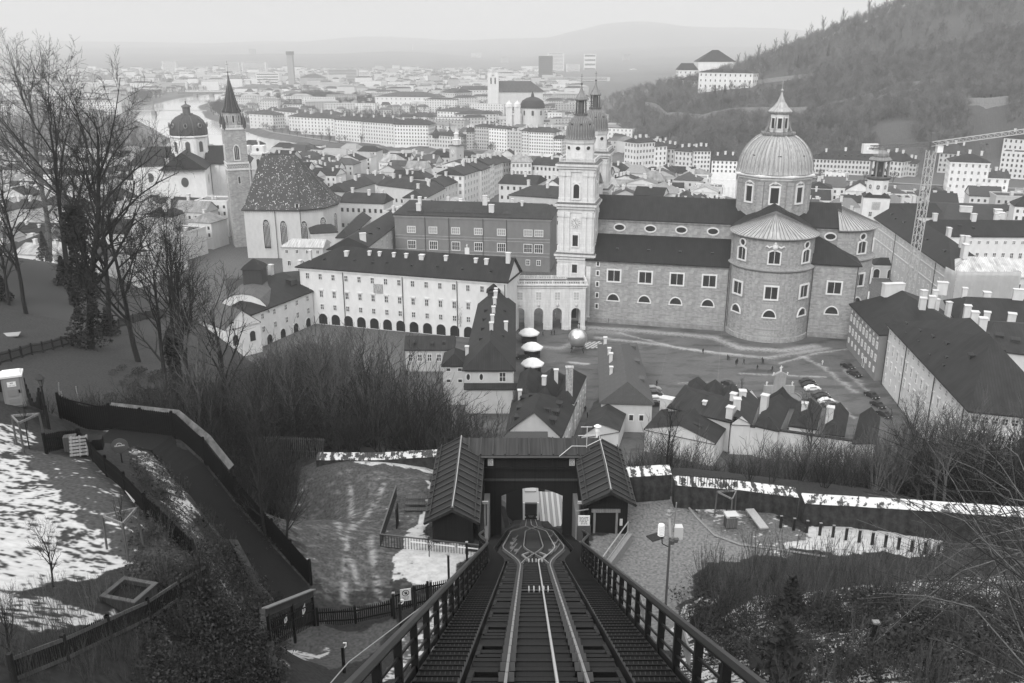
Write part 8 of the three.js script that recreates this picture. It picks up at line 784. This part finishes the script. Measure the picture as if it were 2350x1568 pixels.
// ---------------------------------------------------------------- the terrace at right
{
  const b = onT(...hp(1676, 1208)), g = thing('litter_bin', 'grey slatted litter bin with pale lid on the terrace', 'bin', b, .08); for (let i = 0; i < 7; i++) mesh('slat', new MB().box(-.42 + i * .125, .08, .34, -.34 + i * .125, .86, .38).geo(), mat(.2, TX.wood, .7), g); for (let i = 0; i < 6; i++) mesh('slat', new MB().box(.4, .08, -.32 + i * .115, .44, .86, -.25 + i * .115).geo(), mat(.16, TX.wood, .7), g); new MB().box(-.4, 0, -.34, .4, .9, .34).build('box', mat(.07, null, .6), g); new MB().box(-.46, .9, -.4, .46, 1.05, .42).build('lid', mat(.5, null, .5), g); mesh('slot', new MB().box(-.24, .95, .42, .24, 1.01, .435).geo(), M.dark, g);
  const e = onT(...hp(1742, 1210)), n = thing('stone_bench', 'long pale stone bench slab lying on the terrace', 'bench', e, .12); new MB().box(-.32, .34, -1.9, .32, .46, .9).build('seat', mat(.42, TX.grain, .85), n); for (const z of [-1.6, .6]) mesh('leg', new MB().box(-.26, 0, z - .15, .26, .34, z + .15).geo(), M.concrete, n);
  let f = null; for (let i = 0; i < 13; i++) { const q = hitT(1791 + i * 30, 1212 + i * 5.5), lab = `short dark wooden bollard on the snowy terrace edge, ${ord(i)} from the left`; if (!f) { f = thing('bollard', lab, 'bollard', q); new MB().box(-.09, -.2, -.06, .09, .95, .06).build('post', M.iron, f); mesh('cap', new MB().box(-.1, .95, -.07, .1, 1, .07).geo(), mat(.2, null, .6), f); } else copyOf(f, lab, q); }
  const dr = thing('drain_grate', 'dark square drain grate in the terrace paving', 'drain', add3(onT(...hp(1503, 1234)), [0, .05, 0]), .5); new MB().box(-.5, -.05, -.4, .5, .03, .4).build('frame', mat(.05, null, .7), dr); for (let i = 0; i < 6; i++) mesh('bar', new MB().box(-.44 + i * .16, .03, -.36, -.38 + i * .16, .05, .36).geo(), M.iron, dr);
  const ek = thing('edging_strip', 'pale stone edging strip curving across the terrace paving', 'edging', [0, 0, 0]), ep = [[1563, 1143], [1600, 1190], [1640, 1230], [1700, 1252], [1780, 1262], [1900, 1280]].map((q) => add3(hitT(...q), [0, .05, 0])); mesh('strip', new MB().tube(ep, .09, 4).geo(), mat(.3, TX.grain, .9), ek);
  // weather station
  const w = onT(...hp(1524, 1448)), s = thing('weather_station', 'weather station on a pole with white sensor shields above the right railing', 'weather station', w), H = 6.6, wm = M.white; new MB().tube([[0, -.5, 0], [0, H, 0]], [.08, .065], 8).build('pole', mat(.1, null, .5), s); mesh('mast_bracket', new MB().beam([0, H - .2, 0], [-.12, H + 1.1, 0], .2, .12).geo(), mat(.45, null, .5), s); const sh = new MB(); for (let i = 0; i < 6; i++) sh.at(-.55, H - .05 + i * .1, .1).lathe([[.15, 0], [.2, .02], [.15, .06]], 0, 0, 12); sh.here(); sh.build('radiation_shield', wm, s); mesh('shield_cap', new MB().at(-.55, H + .55, .1).lathe([[.2, 0], [.17, .1], [.02, .16]], 0, 0, 12).geo(), wm, s); mesh('equipment_box', new MB().box(.2, H - .3, -.3, .7, H + .45, .15).geo(), mat(.5, null, .5), s); mesh('sensor_head', new MB().at(-.14, H + 1.1, 0).lathe([[.16, 0], [.16, .14], [.1, .18], [.1, .3], [.14, .34], [.05, .5]], 0, 0, 10).geo(), mat(.25, null, .5), s); mesh('wind_arm', new MB().tube([[.18, H + .1, 0], [.24, H + 2, 0]], .04, 6).beam([-.15, H + 1.35, 0], [.55, H + 1.5, 0], .05).geo(), mat(.2, null, .5), s); mesh('cable_loop', new MB().tube([[-.5, H - .1, .1], [-.45, H - .6, .1], [-.1, H - .8, .1]], .03, 5).geo(), M.dark, s); mesh('spotlight', new MB().at(.1, H - .6, .2).lathe([[.02, 0], [.14, .05], [.17, .3], [.05, .3]], 0, 0, 8).geo(), mat(.1, null, .4), s); mesh('spotlight', new MB().at(.3, H - .45, .25).lathe([[.02, 0], [.13, .05], [.16, .28], [.05, .28]], 0, 0, 8).geo(), mat(.1, null, .4), s);
  for (const [i, q] of [[0, [2000, 1500]], [1, [1650, 1590]]]) { const a = hitT(...q), k = thing('wooden_stake', `dark square stake standing in the brambles, ${i ? 'nearest the railing' : 'right one'}`, 'stake', a); new MB().box(-.1, -.3, -.1, .1, 1.7, .1).build('shaft', M.wood, k); mesh('top', new MB().box(-.16, 1.7, -.14, .16, 1.78, .14).geo(), mat(.25, TX.wood, .8), k); }
}
// ---------------------------------------------------------------- on the square: people, cars, umbrellas, the ball
const proj = (x, y, z) => { const q = y - CAMY, d = -q * SIN - z * COS, u = q * COS - z * SIN; return [1175 + FOC * x / d, 784 - FOC * u / d, d]; };
{
  const figure = (stride) => { // one continuous body: smooth union of tapered capsules, meshed
    const J = [[[0, .92, 0], .13, [0, 1.38, .02], .16], [[0, 1.38, .02], .1, [0, 1.56, .03], .055], [[0, 1.63, .04], .1, [0, 1.68, .04], .1]]; for (const s of [-1, 1]) { const f = s * stride; J.push([[s * .1, .9, 0], .095, [s * .11, .5, f * .16], .07], [[s * .11, .5, f * .16], .068, [s * .11, .09, f * .3], .045], [[s * .11, .05, f * .3], .045, [s * .12, .04, f * .3 + .15], .04], [[s * .2, 1.38, 0], .062, [s * .27, 1.1, -f * .1], .05], [[s * .27, 1.1, -f * .1], .048, [s * .25, .84, -f * .2 + .08], .034]); }
    const n = 40, mc = new MarchingCubes(n, M.dark, false, false, 20000), c = (i) => (i / n * 2 - 1) ; mc.isolation = 0; const seg = (p, J2) => { const [a, ra, b, rb] = J2, d = sub(b, a), t = clamp(((p[0] - a[0]) * d[0] + (p[1] - a[1]) * d[1] + (p[2] - a[2]) * d[2]) / (d[0] * d[0] + d[1] * d[1] + d[2] * d[2])); return Math.hypot(p[0] - a[0] - d[0] * t, p[1] - a[1] - d[1] * t, p[2] - a[2] - d[2] * t) - lerp(ra, rb, t); };
    for (let z = 0; z < n; z++) for (let y = 0; y < n; y++) for (let x = 0; x < n; x++) { const p = [c(x) * .95, c(y) * .95 + .9, c(z) * .95]; let s = 0; for (const j of J) s += Math.exp(-32 * seg(p, j)); mc.field[x + y * n + z * n * n] = Math.log(s) / 32; } mc.update();
    const k = mc.count ?? mc.geometry.drawRange.count, g = new THREE.BufferGeometry(); g.setAttribute('position', new THREE.BufferAttribute(mc.positionArray.slice(0, k * 3), 3)); g.setAttribute('normal', new THREE.BufferAttribute(mc.normalArray.slice(0, k * 3), 3)); g.scale(.95, .95, .95); g.translate(0, .9, 0); return g;
  };
  const poses = [figure(1), figure(.15), figure(-1)], hair = new MB().ball(0, 1.7, .01, .105, 5, .85).geo(), cols = [.012, .02, .05, .014, .03];
  const who = [[1613, 812, 'standing alone near the cathedral wall'], [1669, 826, 'left of a pair on the square'], [1672, 828, 'right of a pair on the square'], [1689, 838, 'front one of a walking pair'], [1692, 835, 'rear one of a walking pair'], [1707, 836, 'walking alone right of the pair'], [1738, 849, 'walking alone before the cyclist'], [1749, 832, 'walking towards the round apse'], [1751, 836, 'just behind another walker near the apse'], [1772, 853, 'pushing a bicycle'], [1507, 886, 'alone right of the hip-roofed house'], [1246, 772, 'before the first arch'], [1266, 770, 'left of a pair before the arcade'], [1272, 769, 'right of a pair before the arcade'], [1192, 767, 'at the corner of the long wing'], [1343, 945, 'in the narrow lane, first from the square'], [1348, 960, 'in the narrow lane, second'], [1354, 956, 'in the narrow lane, third'], [1388, 741, 'first of those by the cathedral wall'], [1396, 742, 'second of those by the cathedral wall'], [1418, 743, 'third of those by the cathedral wall'], [1433, 744, 'fourth of those by the cathedral wall'], [1887, 838, 'in pale coat near the corner building']];
  let proto = []; who.forEach(([x, y, t], i) => { const p = P(x, y, .05), lab = `person in ${i === 22 ? 'light' : 'dark'} clothes ${t}`; let g; if (i < 3) { g = thing('person', lab, 'person', p, i * 1.3); mesh('body', poses[i], mat(cols[i], null, .9), g); mesh('hair', hair, M.dark, g); proto.push(g); } else { g = copyOf(proto[i % 3], lab, p, i * 2.1, 1 + .04 * Math.sin(i * 5)); g.children[0].material = mat(i === 22 ? .5 : cols[i % 5], null, .9); } });
  { const p = P(1766, 855, .1), b = thing('bicycle', 'bicycle beside the person on the square', 'bicycle', p, .3); for (const x of [-.52, .52]) mesh('wheel', new THREE.TorusGeometry(.33, .025, 5, 18).translate(x, .34, 0), M.dark, b); mesh('frame', new MB().tube([[-.52, .34, 0], [-.2, .8, 0], [.4, .85, 0], [.52, .34, 0]], .025, 5).tube([[-.2, .8, 0], [-.05, .34, 0], [.4, .8, 0]], .025, 5).tube([[.4, .8, -.25], [.38, 1, 0], [.4, .8, .25]], .02, 5).geo(), M.dark, b); }
  const car0 = (lab, p, turn) => { const g = thing('parked_car', lab, 'car', p, turn), sh = new THREE.Shape(); [[-2.15, .35], [-2.2, .7], [-2.05, .92], [-1.5, .98], [-.9, 1.4], [.5, 1.44], [1.1, 1.02], [1.9, .88], [2.2, .62], [2.2, .35]].forEach((q, i) => i ? sh.lineTo(...q) : sh.moveTo(...q)); sh.closePath(); const b = clean(new THREE.ExtrudeGeometry(sh, { depth: 1.5, bevelEnabled: true, bevelSize: .08, bevelThickness: .1, bevelSegments: 2 })); b.translate(0, 0, -.75); mesh('body', b, mat(.015, null, .25), g); for (const s of [-1, 1]) { mesh('side_window', new MB().quad([-1.25, 1, s * .86], [.9, 1, s * .86], [.42, 1.36, s * .84], [-.82, 1.36, s * .84]).geo(), M.glass, g); for (const x of [-1.35, 1.38]) { const w = mesh('wheel', new THREE.CylinderGeometry(.33, .33, .22, 14).rotateX(Math.PI / 2).translate(x, .33, s * .78), M.dark, g); mesh('rim', new THREE.CylinderGeometry(.19, .19, .24, 10).rotateX(Math.PI / 2).translate(x, .33, s * .78), mat(.3, null, .4), w); } mesh('headlight', new MB().box(2.12, .62, s * .62 - .16, 2.3, .78, s * .62 + .16).geo(), mat(.6, null, .3), g); mesh('tail_light', new MB().box(-2.3, .7, s * .62 - .14, -2.15, .86, s * .62 + .14).geo(), mat(.08, null, .4), g); } mesh('windscreen', new MB().quad([1.12, 1.04, -.7], [1.12, 1.04, .7], [.56, 1.46, .6], [.56, 1.46, -.6]).geo(), M.glass, g); mesh('rear_window', new MB().quad([-1.5, 1.02, .7], [-1.5, 1.02, -.7], [-.96, 1.44, -.6], [-.96, 1.44, .6]).geo(), M.glass, g); return g; };
  let c0 = null; [[1852, 880, 0, .1, 'first in the parking row behind the pavilion'], [1857, 888, 0, .1, 'second in the parking row behind the pavilion'], [1864, 896, 3, .1, 'third in the parking row behind the pavilion'], [1880, 908, 1, .1, 'fourth in the parking row behind the pavilion'], [1888, 916, 0, .1, 'fifth in the parking row behind the pavilion'], [1896, 925, 3, .1, 'sixth in the parking row behind the pavilion'], [1908, 934, 1, .1, 'last in the parking row behind the pavilion'], [1945, 845, 0, -1.1, 'farther of two beside the grey corner building'], [1960, 862, 0, -1.1, 'nearer of two beside the grey corner building'], [2000, 912, 0, -1.2, 'farthest of three beside the big white building'], [2014, 934, 0, -1.2, 'middle of three beside the big white building'], [2028, 956, 0, -1.2, 'nearest of three beside the big white building'], [1672, 886, 0, -.9, 'beside the small bare tree on the square'], [1198, 823, 0, .2, 'between the second and third umbrella'], [1498, 897, 2, .1, 'first beside the hip-roofed house'], [1502, 908, 1, .1, 'second beside the hip-roofed house'], [1505, 920, 3, .1, 'third beside the hip-roofed house'], [1503, 932, 0, .1, 'last beside the hip-roofed house']].forEach(([x, y, c, t, w]) => { const tone = ['black', 'dark grey', 'silver', 'white'][c], p = P(x, y, .06), lab = `${tone} parked car ${w}`; const g = c0 ? copyOf(c0, lab, p, t) : (c0 = car0(lab, p, t)); g.children[0].material = mat([.012, .05, .3, .75][c], null, .3); });
  let u0 = null; [[1214, 786, 'farthest from us'], [1221, 820, 'the middle one'], [1222, 858, 'nearest to us']].forEach(([x, y, w]) => { const p = P(x, y, .05), lab = `white market umbrella over a dark stall, ${w} of three`, m = `dark market stall under a white umbrella, ${w} of three`; if (!u0) { u0 = [thing('market_umbrella', lab, 'umbrella', p, .1), thing('market_stall', m, 'stall', [p[0], p[1], p[2]], .1)]; const b = new MB(), e = []; for (let i = 0; i < 8; i++) { const a = i * Math.PI / 4, c = a + Math.PI / 4, f = (q, r, yy) => [Math.sin(q) * r, yy, Math.cos(q) * r]; b.quad(f(a, 3.5, 3.4), f(c, 3.5, 3.4), f(c, 1.9, 4.5), f(a, 1.9, 4.5)).tri(f(a, 1.9, 4.5), f(c, 1.9, 4.5), [0, 5.1, 0]).quad(f(a, 3.5, 3), f(c, 3.5, 3), f(c, 3.5, 3.4), f(a, 3.5, 3.4)); mesh('rib', new MB().beam([0, 5, 0], f(a, 3.45, 3.38), .05).geo(), mat(.4, null, .6), u0[0]); } mesh('canopy', b.geo(), mat(.8, TX.plaster, .7), u0[0]); mesh('pole', new MB().tube([[0, 0, 0], [0, 5, 0]], .07, 6).geo(), M.iron, u0[0]); mesh('counter', new MB().box(-2.4, 0, .6, 2.4, 1.1, 1.2).geo(), M.wood, u0[1]); mesh('side_panel', new MB().box(-2.4, 0, -1.6, -2.2, 2.4, 1.2).box(2.2, 0, -1.6, 2.4, 2.4, 1.2).geo(), M.wood, u0[1]); mesh('back_panel', new MB().box(-2.4, 0, -1.7, 2.4, 2.4, -1.6).geo(), M.wood, u0[1]); } else { copyOf(u0[0], lab, p, .1); copyOf(u0[1], m, p, .1); } });
  const bp = P(1325, 806, .05), bl = thing('sphere_sculpture', 'large shiny metal sphere on a dark leg frame with a small figure on top', 'sculpture', bp); mesh('sphere', new THREE.SphereGeometry(3.05, 40, 24).translate(0, 4.4, 0), mat(.62, TX.plaster, .32, { metal: .85 }), bl); for (let i = 0; i < 4; i++) { const a = i * Math.PI / 2 + .7; mesh('leg', new MB().tube([[Math.sin(a) * 2.9, 0, Math.cos(a) * 2.9], [Math.sin(a) * 1.9, 2.1, Math.cos(a) * 1.9]], .14, 6).geo(), M.iron, bl); } mesh('ring', new THREE.TorusGeometry(2.1, .14, 6, 24).rotateX(Math.PI / 2).translate(0, 2.2, 0), M.iron, bl); const fg = new THREE.Group(); mesh('figure', poses[1], mat(.3, null, .8), bl, [.2, 7.4, 0]);
  const cp = P(1362, 792, .1), cb = thing('chess_board', 'giant ground chess board beside the metal sphere', 'chess board', cp, .2); for (let i = 0; i < 8; i++) for (let j = 0; j < 8; j++) mesh('square', new MB().box(i * .8 - 3.2, 0, j * .8 - 3.2, i * .8 - 2.42, .03, j * .8 - 2.42).geo(), mat((i + j) % 2 ? .5 : .1, null, .8), cb); let k0 = null; R = RNG(3); for (let i = 0; i < 14; i++) { const w = i < 9, p = [cp[0] + (w ? -3.6 + rr(-.5, .5) : 3 + rr(-.6, .6)) + (i % 3) * .5, .12, cp[2] - 3 + i * .5], lab = `tall giant chess piece in ${w ? 'white' : 'black'} beside the board`; const g = k0 ? copyOf(k0, lab, p, 0, rr(.8, 1.15)) : (k0 = tag(mesh('chess_piece', new MB().lathe([[.24, 0], [.26, .12], [.12, .3], [.1, .75], [.2, .85], [.08, 1], [.14, 1.12], [.02, 1.3]], 0, 0, 9).geo(), M.white, scene, p), lab, 'chess piece')); g.userData.group = w ? 'white giant chess pieces' : 'black giant chess pieces'; g.material = w ? M.white : M.dark; }
}
// ---------------------------------------------------------------- bare trees, ivy and thickets near us
{
  const at = (px, py) => hitT(px, py), ivyOn = (g, h, r, n, seed) => tag(mesh('ivy', leaves(seed, n, (q) => { const y = Math.pow(q(), .8) * h, a = q() * 6.28, d = r * (1.15 - .7 * y / h) * Math.sqrt(.3 + .7 * q()) * (1 + .35 * Math.sin(y * 1.3 + a * 2)); return [Math.cos(a) * d, y, Math.sin(a) * d]; }, .16), M.ivy, g), null, null, null, 'stuff');
  const tA = bareTree(701, { h: 19, r: .34, kids: [15, 8, 6, 4], spread: .95, up: .07, wander: .22, twig: .014, ratio: .52, from: .25 }), tB = bareTree(702, { h: 17, r: .3, kids: [14, 8, 6, 3], spread: .85, up: .1, wander: .2, twig: .013, ratio: .52, from: .32 }), tC = bareTree(703, { h: 9, r: .17, kids: [13, 7, 5], spread: .85, up: .1, wander: .2, twig: .013, ratio: .52, from: .25 }), bD = bareTree(704, { stems: 7, h: 6.2, r: .085, kids: [7, 4], spread: .6, up: .14, wander: .2, twig: .018, ratio: .42, from: .25, lean: .5 }), bE = bareTree(705, { stems: 9, h: 5.2, r: .06, kids: [6, 3], spread: .75, up: .08, wander: .28, twig: .015, ratio: .5, from: .2, lean: .8 }), bF = bareTree(706, { stems: 8, h: 3, r: .022, kids: [4, 2], spread: .45, up: .2, wander: .14, twig: .009, ratio: .4, from: .3, lean: .45 });
  const near = (lab, px, py, top, t, turn, o = {}) => { const p = o.p || at(px, py), h0 = o.h0, q = proj(...p), s = (q[1] - top) * q[2] / FOC / .97 / h0, g = treeThing('bare_tree', lab, 'tree', t, p, turn, s, o.m || M.bark); g.rotation.z = o.tilt || 0; if (o.ivy) ivyOn(g, o.ivy[0], o.ivy[1], o.ivy[2], px); return g; };
  near('tall wide-crowned bare tree with ivy-wrapped trunk, largest at left', 208, 800, 112, tA, .4, { h0: 27, ivy: [12.5, 1.3, 5200], tilt: -.02 }); near('tall bare tree leaning left at the far left edge', 112, 590, 66, tA, 2.6, { h0: 27, tilt: .16, m: M.barkPale }); near('second tall bare tree right beside the largest ivy tree', 252, 770, 225, tB, 1, { h0: 25, ivy: [3, .7, 900] }); near('straight ivy-clad bare tree standing over the path', 412, 935, 430, tB, 3, { h0: 25, ivy: [9, 1, 3600] }); near('slim forked bare tree right of the ivy-clad one', 458, 960, 438, tB, 5, { h0: 25, ivy: [4, .6, 900] }); near('tall dense bare tree between the leaning tree and the largest ivy tree', 165, 700, 118, tB, 3.1, { h0: 25 }); near('broad bare tree with crown below the domed church', 318, 830, 330, tA, 5, { h0: 27 }); near('tall bare tree rising from the bottom of the meadow fence', 60, 720, 300, tB, .3, { h0: 25 }); near('crooked bare tree in front of the abbey buildings', 520, 980, 590, tC, 1.1, { h0: 12 }); near('slender bare tree rising through the shrubs beyond the fence', 385, 900, 500, tC, 2, { h0: 12 }); near('thin pale-trunked tree beside the curving fence', 475, 1010, 660, tC, 4, { h0: 12, m: M.barkPale }); near('thin bare tree at the left edge of the meadow', 20, 700, 430, tC, 1.2, { h0: 12 });
  near('leaning bare tree at the edge of the lawn', 655, 1272, 1010, tC, .9, { h0: 12, tilt: -.12 }); near('slim bare tree left of the leaning lawn tree', 612, 1235, 905, tC, 3.3, { h0: 12 }); near('bare tree in the shrubs above the lattice screen', 600, 1100, 820, tC, 5.2, { h0: 12 });
  near('small bare tree before the white arcade wing', 1054, 770, 692, tC, 0, { h0: 12, p: P(1054, 772, 0) }); near('small pruned tree beside the cars on the square', 1700, 905, 862, tC, 2, { h0: 12, p: P(1700, 905, 0) });
  near('spreading bare tree behind the wall right of the station', 1532, 1075, 905, tC, 1.9, { h0: 12 }); near('dark bare tree behind the middle of the long wall', 1852, 1080, 880, tC, .6, { h0: 12 }); near('wide bare tree behind the wall below the big hip roof', 2080, 1060, 872, tB, 2.2, { h0: 25 }); near('tall bare tree behind the wall at the right edge', 2240, 1085, 905, tB, 4, { h0: 25 }); near('bare tree half out of the right edge', 2345, 1090, 860, tA, 1, { h0: 27 });
  near('thin sapling in the snowy garden', 122, 1348, 1160, tC, 1, { h0: 12 }); near('bushy sapling by the garden fence end', 470, 1395, 1195, tC, 2, { h0: 12 }); near('low shrub at the bottom left corner of the snow', 30, 1520, 1330, tC, 2.7, { h0: 12 }); near('young sapling in the snow patch beside the station', 985, 1278, 1195, tC, 1, { h0: 12 });
  for (const [i, px, py, h, r] of [[0, 8, 690, 3.6, 2], [1, 105, 600, 9, 3.2], [2, 148, 655, 4.5, 2.2], [3, 1790, 1568, 3.2, 1.7], [4, 1810, 1415, 2.4, 1.2]]) { const c = conifer(40 + i, h, r), p = at(px, py); treeThing('conifer', ['dark yew bush at the left edge of the meadow', 'dark conifer behind the leaning bare tree', 'small dark conifer in front of the tall ivy tree', 'dark young conifer among brambles near the right railing', 'small dark evergreen among the bare stems at right'][i], 'conifer', c, p, i, 1, M.bark, null, M.leaf); }
  // thickets: uncountable stems
  R = RNG(21); const sky = (T2, px) => table(T2, px), TL = [[180, 900], [300, 850], [520, 830], [600, 800], [640, 788], [700, 768], [760, 745], [850, 742], [920, 790], [980, 832], [1040, 872], [1090, 905], [1115, 960]], TR = [[1440, 1020], [1500, 985], [1560, 1000], [1640, 1048], [1700, 1008], [1800, 1000], [1900, 990], [1960, 1005], [2050, 945], [2150, 920], [2250, 940], [2350, 910]];
  const L = { d: [], e: [], f: [], t: [] }, put = (k, x, z, h0, s0, TB) => { const p = onT(x, z), q = proj(...p); if (q[0] < -60 || q[0] > 2420) return; const lim = sky(TB, q[0]) + rr(0, 30); let s = s0; const mx = (q[1] - lim) * q[2] / FOC / .9 / h0; if (mx < .3) return; s = Math.min(s, mx); L[k].push([p[0], p[1], p[2], R() * 6.3, s]); };
  for (let i = 0; i < 440; i++) { const z = -rr(68, 205), w = -z * .95 + 20, x = (rr(470, 1120) - 1175) / FOC * w; if (x > -3 && z > -75) continue; if (i % 4 === 1) put('t', x, z, 12, rr(.6, 1.35), TL); else put(i % 2 ? 'd' : 'e', x, z, 6.4, rr(1, 2.3), TL); } for (let i = 0; i < 260; i++) { const z = -rr(58, 78), x = rr(-34, -13); if (pathAt(x, z)[0] < 2.4 || (x > -17 && z > -66)) continue; put('e', x, z, 5.2, rr(.4, .9), TL); }
  for (let i = 0; i < 620; i++) { const z = -rr(62, 150), w = -z * .95 + 20, x = (rr(1430, 2420) - 1175) / FOC * w; if (z > -64 && x > 8 && x < 40) continue; if (i % 4 === 1) put('t', x, z, 12, rr(.6, 1.3), TR); else put(i % 2 ? 'd' : 'e', x, z, 6.4, rr(.8, 2.5), TR); }
  const FREE = [[0, 0]]; for (let i = 0; i < 130; i++) { const p = at(rr(1560, 2350), 1290 + Math.pow(R(), .8) * 330 + 0); if (p[0] < 10.5) continue; L.f.push([p[0], p[1], p[2], R() * 6.3, rr(.35, .9)]); if (i % 4 === 0) L.e.push([p[0], p[1], p[2], R() * 6, rr(.2, .42)]); } for (let i = 0; i < 130; i++) { const p = at(rr(1600, 2340), rr(1300, 1420)); L.f.push([p[0], p[1], p[2], R() * 6.3, rr(.6, 1.2)]); } for (let i = 0; i < 210; i++) { const p = at(rr(-20, 620), rr(1350, 1568)); L.f.push([p[0], p[1], p[2], R() * 6.3, rr(.2, .5)]); } for (let i = 0; i < 130; i++) { const p = at(rr(330, 620), rr(1050, 1400)); if (pathAt(p[0], p[2])[0] > 1.5) L.f.push([p[0], p[1], p[2], R() * 6.3, rr(.25, .6)]); }
  tag(instanced('thicket_trees', both(tC), mat(.11, TX.bark, .95), L.t), 'slender bare trees mixed into the slope thicket', 'thicket', null, 'stuff'); tag(instanced('tall_thicket', both(bD), mat(.12, TX.bark, .95), L.d), 'dense thicket of tall bare shrubs on the slope below the walls', 'thicket', null, 'stuff'); tag(instanced('tangled_thicket', both(bE), mat(.045, TX.bark, .95), L.e), 'tangled dark undergrowth of bare shrubs on the slope', 'undergrowth', null, 'stuff'); tag(instanced('bare_stems', both(bF), mat(.12, TX.bark, .95), L.f), 'thin upright bare stems and brambles on the near banks', 'brambles', null, 'stuff');
  const leafy = []; for (let i = 0; i < 300; i++) { const k = i % 2, p = k ? at(rr(1580, 2350), rr(1380, 1568)) : at(rr(250, 600), rr(850, 1120)); if (p[0] > 10.5 || (p[0] < -13 && p[2] < -60)) leafy.push([p[0], p[1] + .2, p[2], R() * 6, rr(.5, 1.3), rr(-.2, .2)]); } tag(instanced('evergreen_brambles', leaves(90, 260, (q) => { const a = q() * 6.28, d = Math.sqrt(q()) * .9; return [Math.cos(a) * d, q() * .9 * (1 - d * .5), Math.sin(a) * d]; }, .09), M.leaf, leafy), 'dark leafy bramble clumps on the banks', 'brambles', null, 'stuff');
  const lit = []; for (let i = 0; i < 4200; i++) { const r = i % 5, p = r < 2 ? at(rr(300, 640), rr(1010, 1568)) : r < 3 ? at(rr(1560, 2350), rr(1330, 1568)) : at(rr(420, 640), rr(1250, 1568)); if (pathAt(p[0], p[2])[0] > 1.2) lit.push([p[0], p[1] + .03, p[2], R() * 6, rr(.5, 1.3)]); } tag(instanced('leaf_litter', leaves(91, 26, (q) => [q() * 1.2 - .6, q() * .1, q() * 1.2 - .6], .07), mat(.045, null, .9), lit), 'dead leaves and dry grass scattered over the banks', 'leaf litter', null, 'stuff');
  // long arching branches hanging in from the right, close to us
  R = RNG(33); const b = thing('overhanging_branches', 'long thin arching branches reaching in from the right edge close to the camera', 'branches', PZ(2420, 1000, -20)), o = b.position.toArray(); for (let i = 0; i < 100; i++) { const d = rr(11, 24), e = PZ(2400 + rr(0, 60), rr(1150, 1640), -d), s = PZ(rr(1960, 2330), rr(960, 1480), -d - rr(.5, 2)), m = add3(mix3(e, s, .5), [rr(-.3, .3), rr(.1, .7), rr(-.3, .3)]), pts = [e, mix3(e, m, .5), m, add3(mix3(m, s, .5), [0, .08, 0]), s].map((p) => sub(p, o)), k = new MB().tube(pts, [.016, .013, .01, .007, .004], 4); for (let j = 0; j < 5; j++) { const p = mix3(pts[2], pts[4], j / 5); k.tube([p, add3(p, [-rr(.1, .6), rr(.05, .3), rr(-.2, .2)])], [.006, .003], 3); } mesh('branch', k.geo(), mat([.16, .04, .07][i % 3], TX.bark, .8), b); }
}
renderer.render(scene, camera);
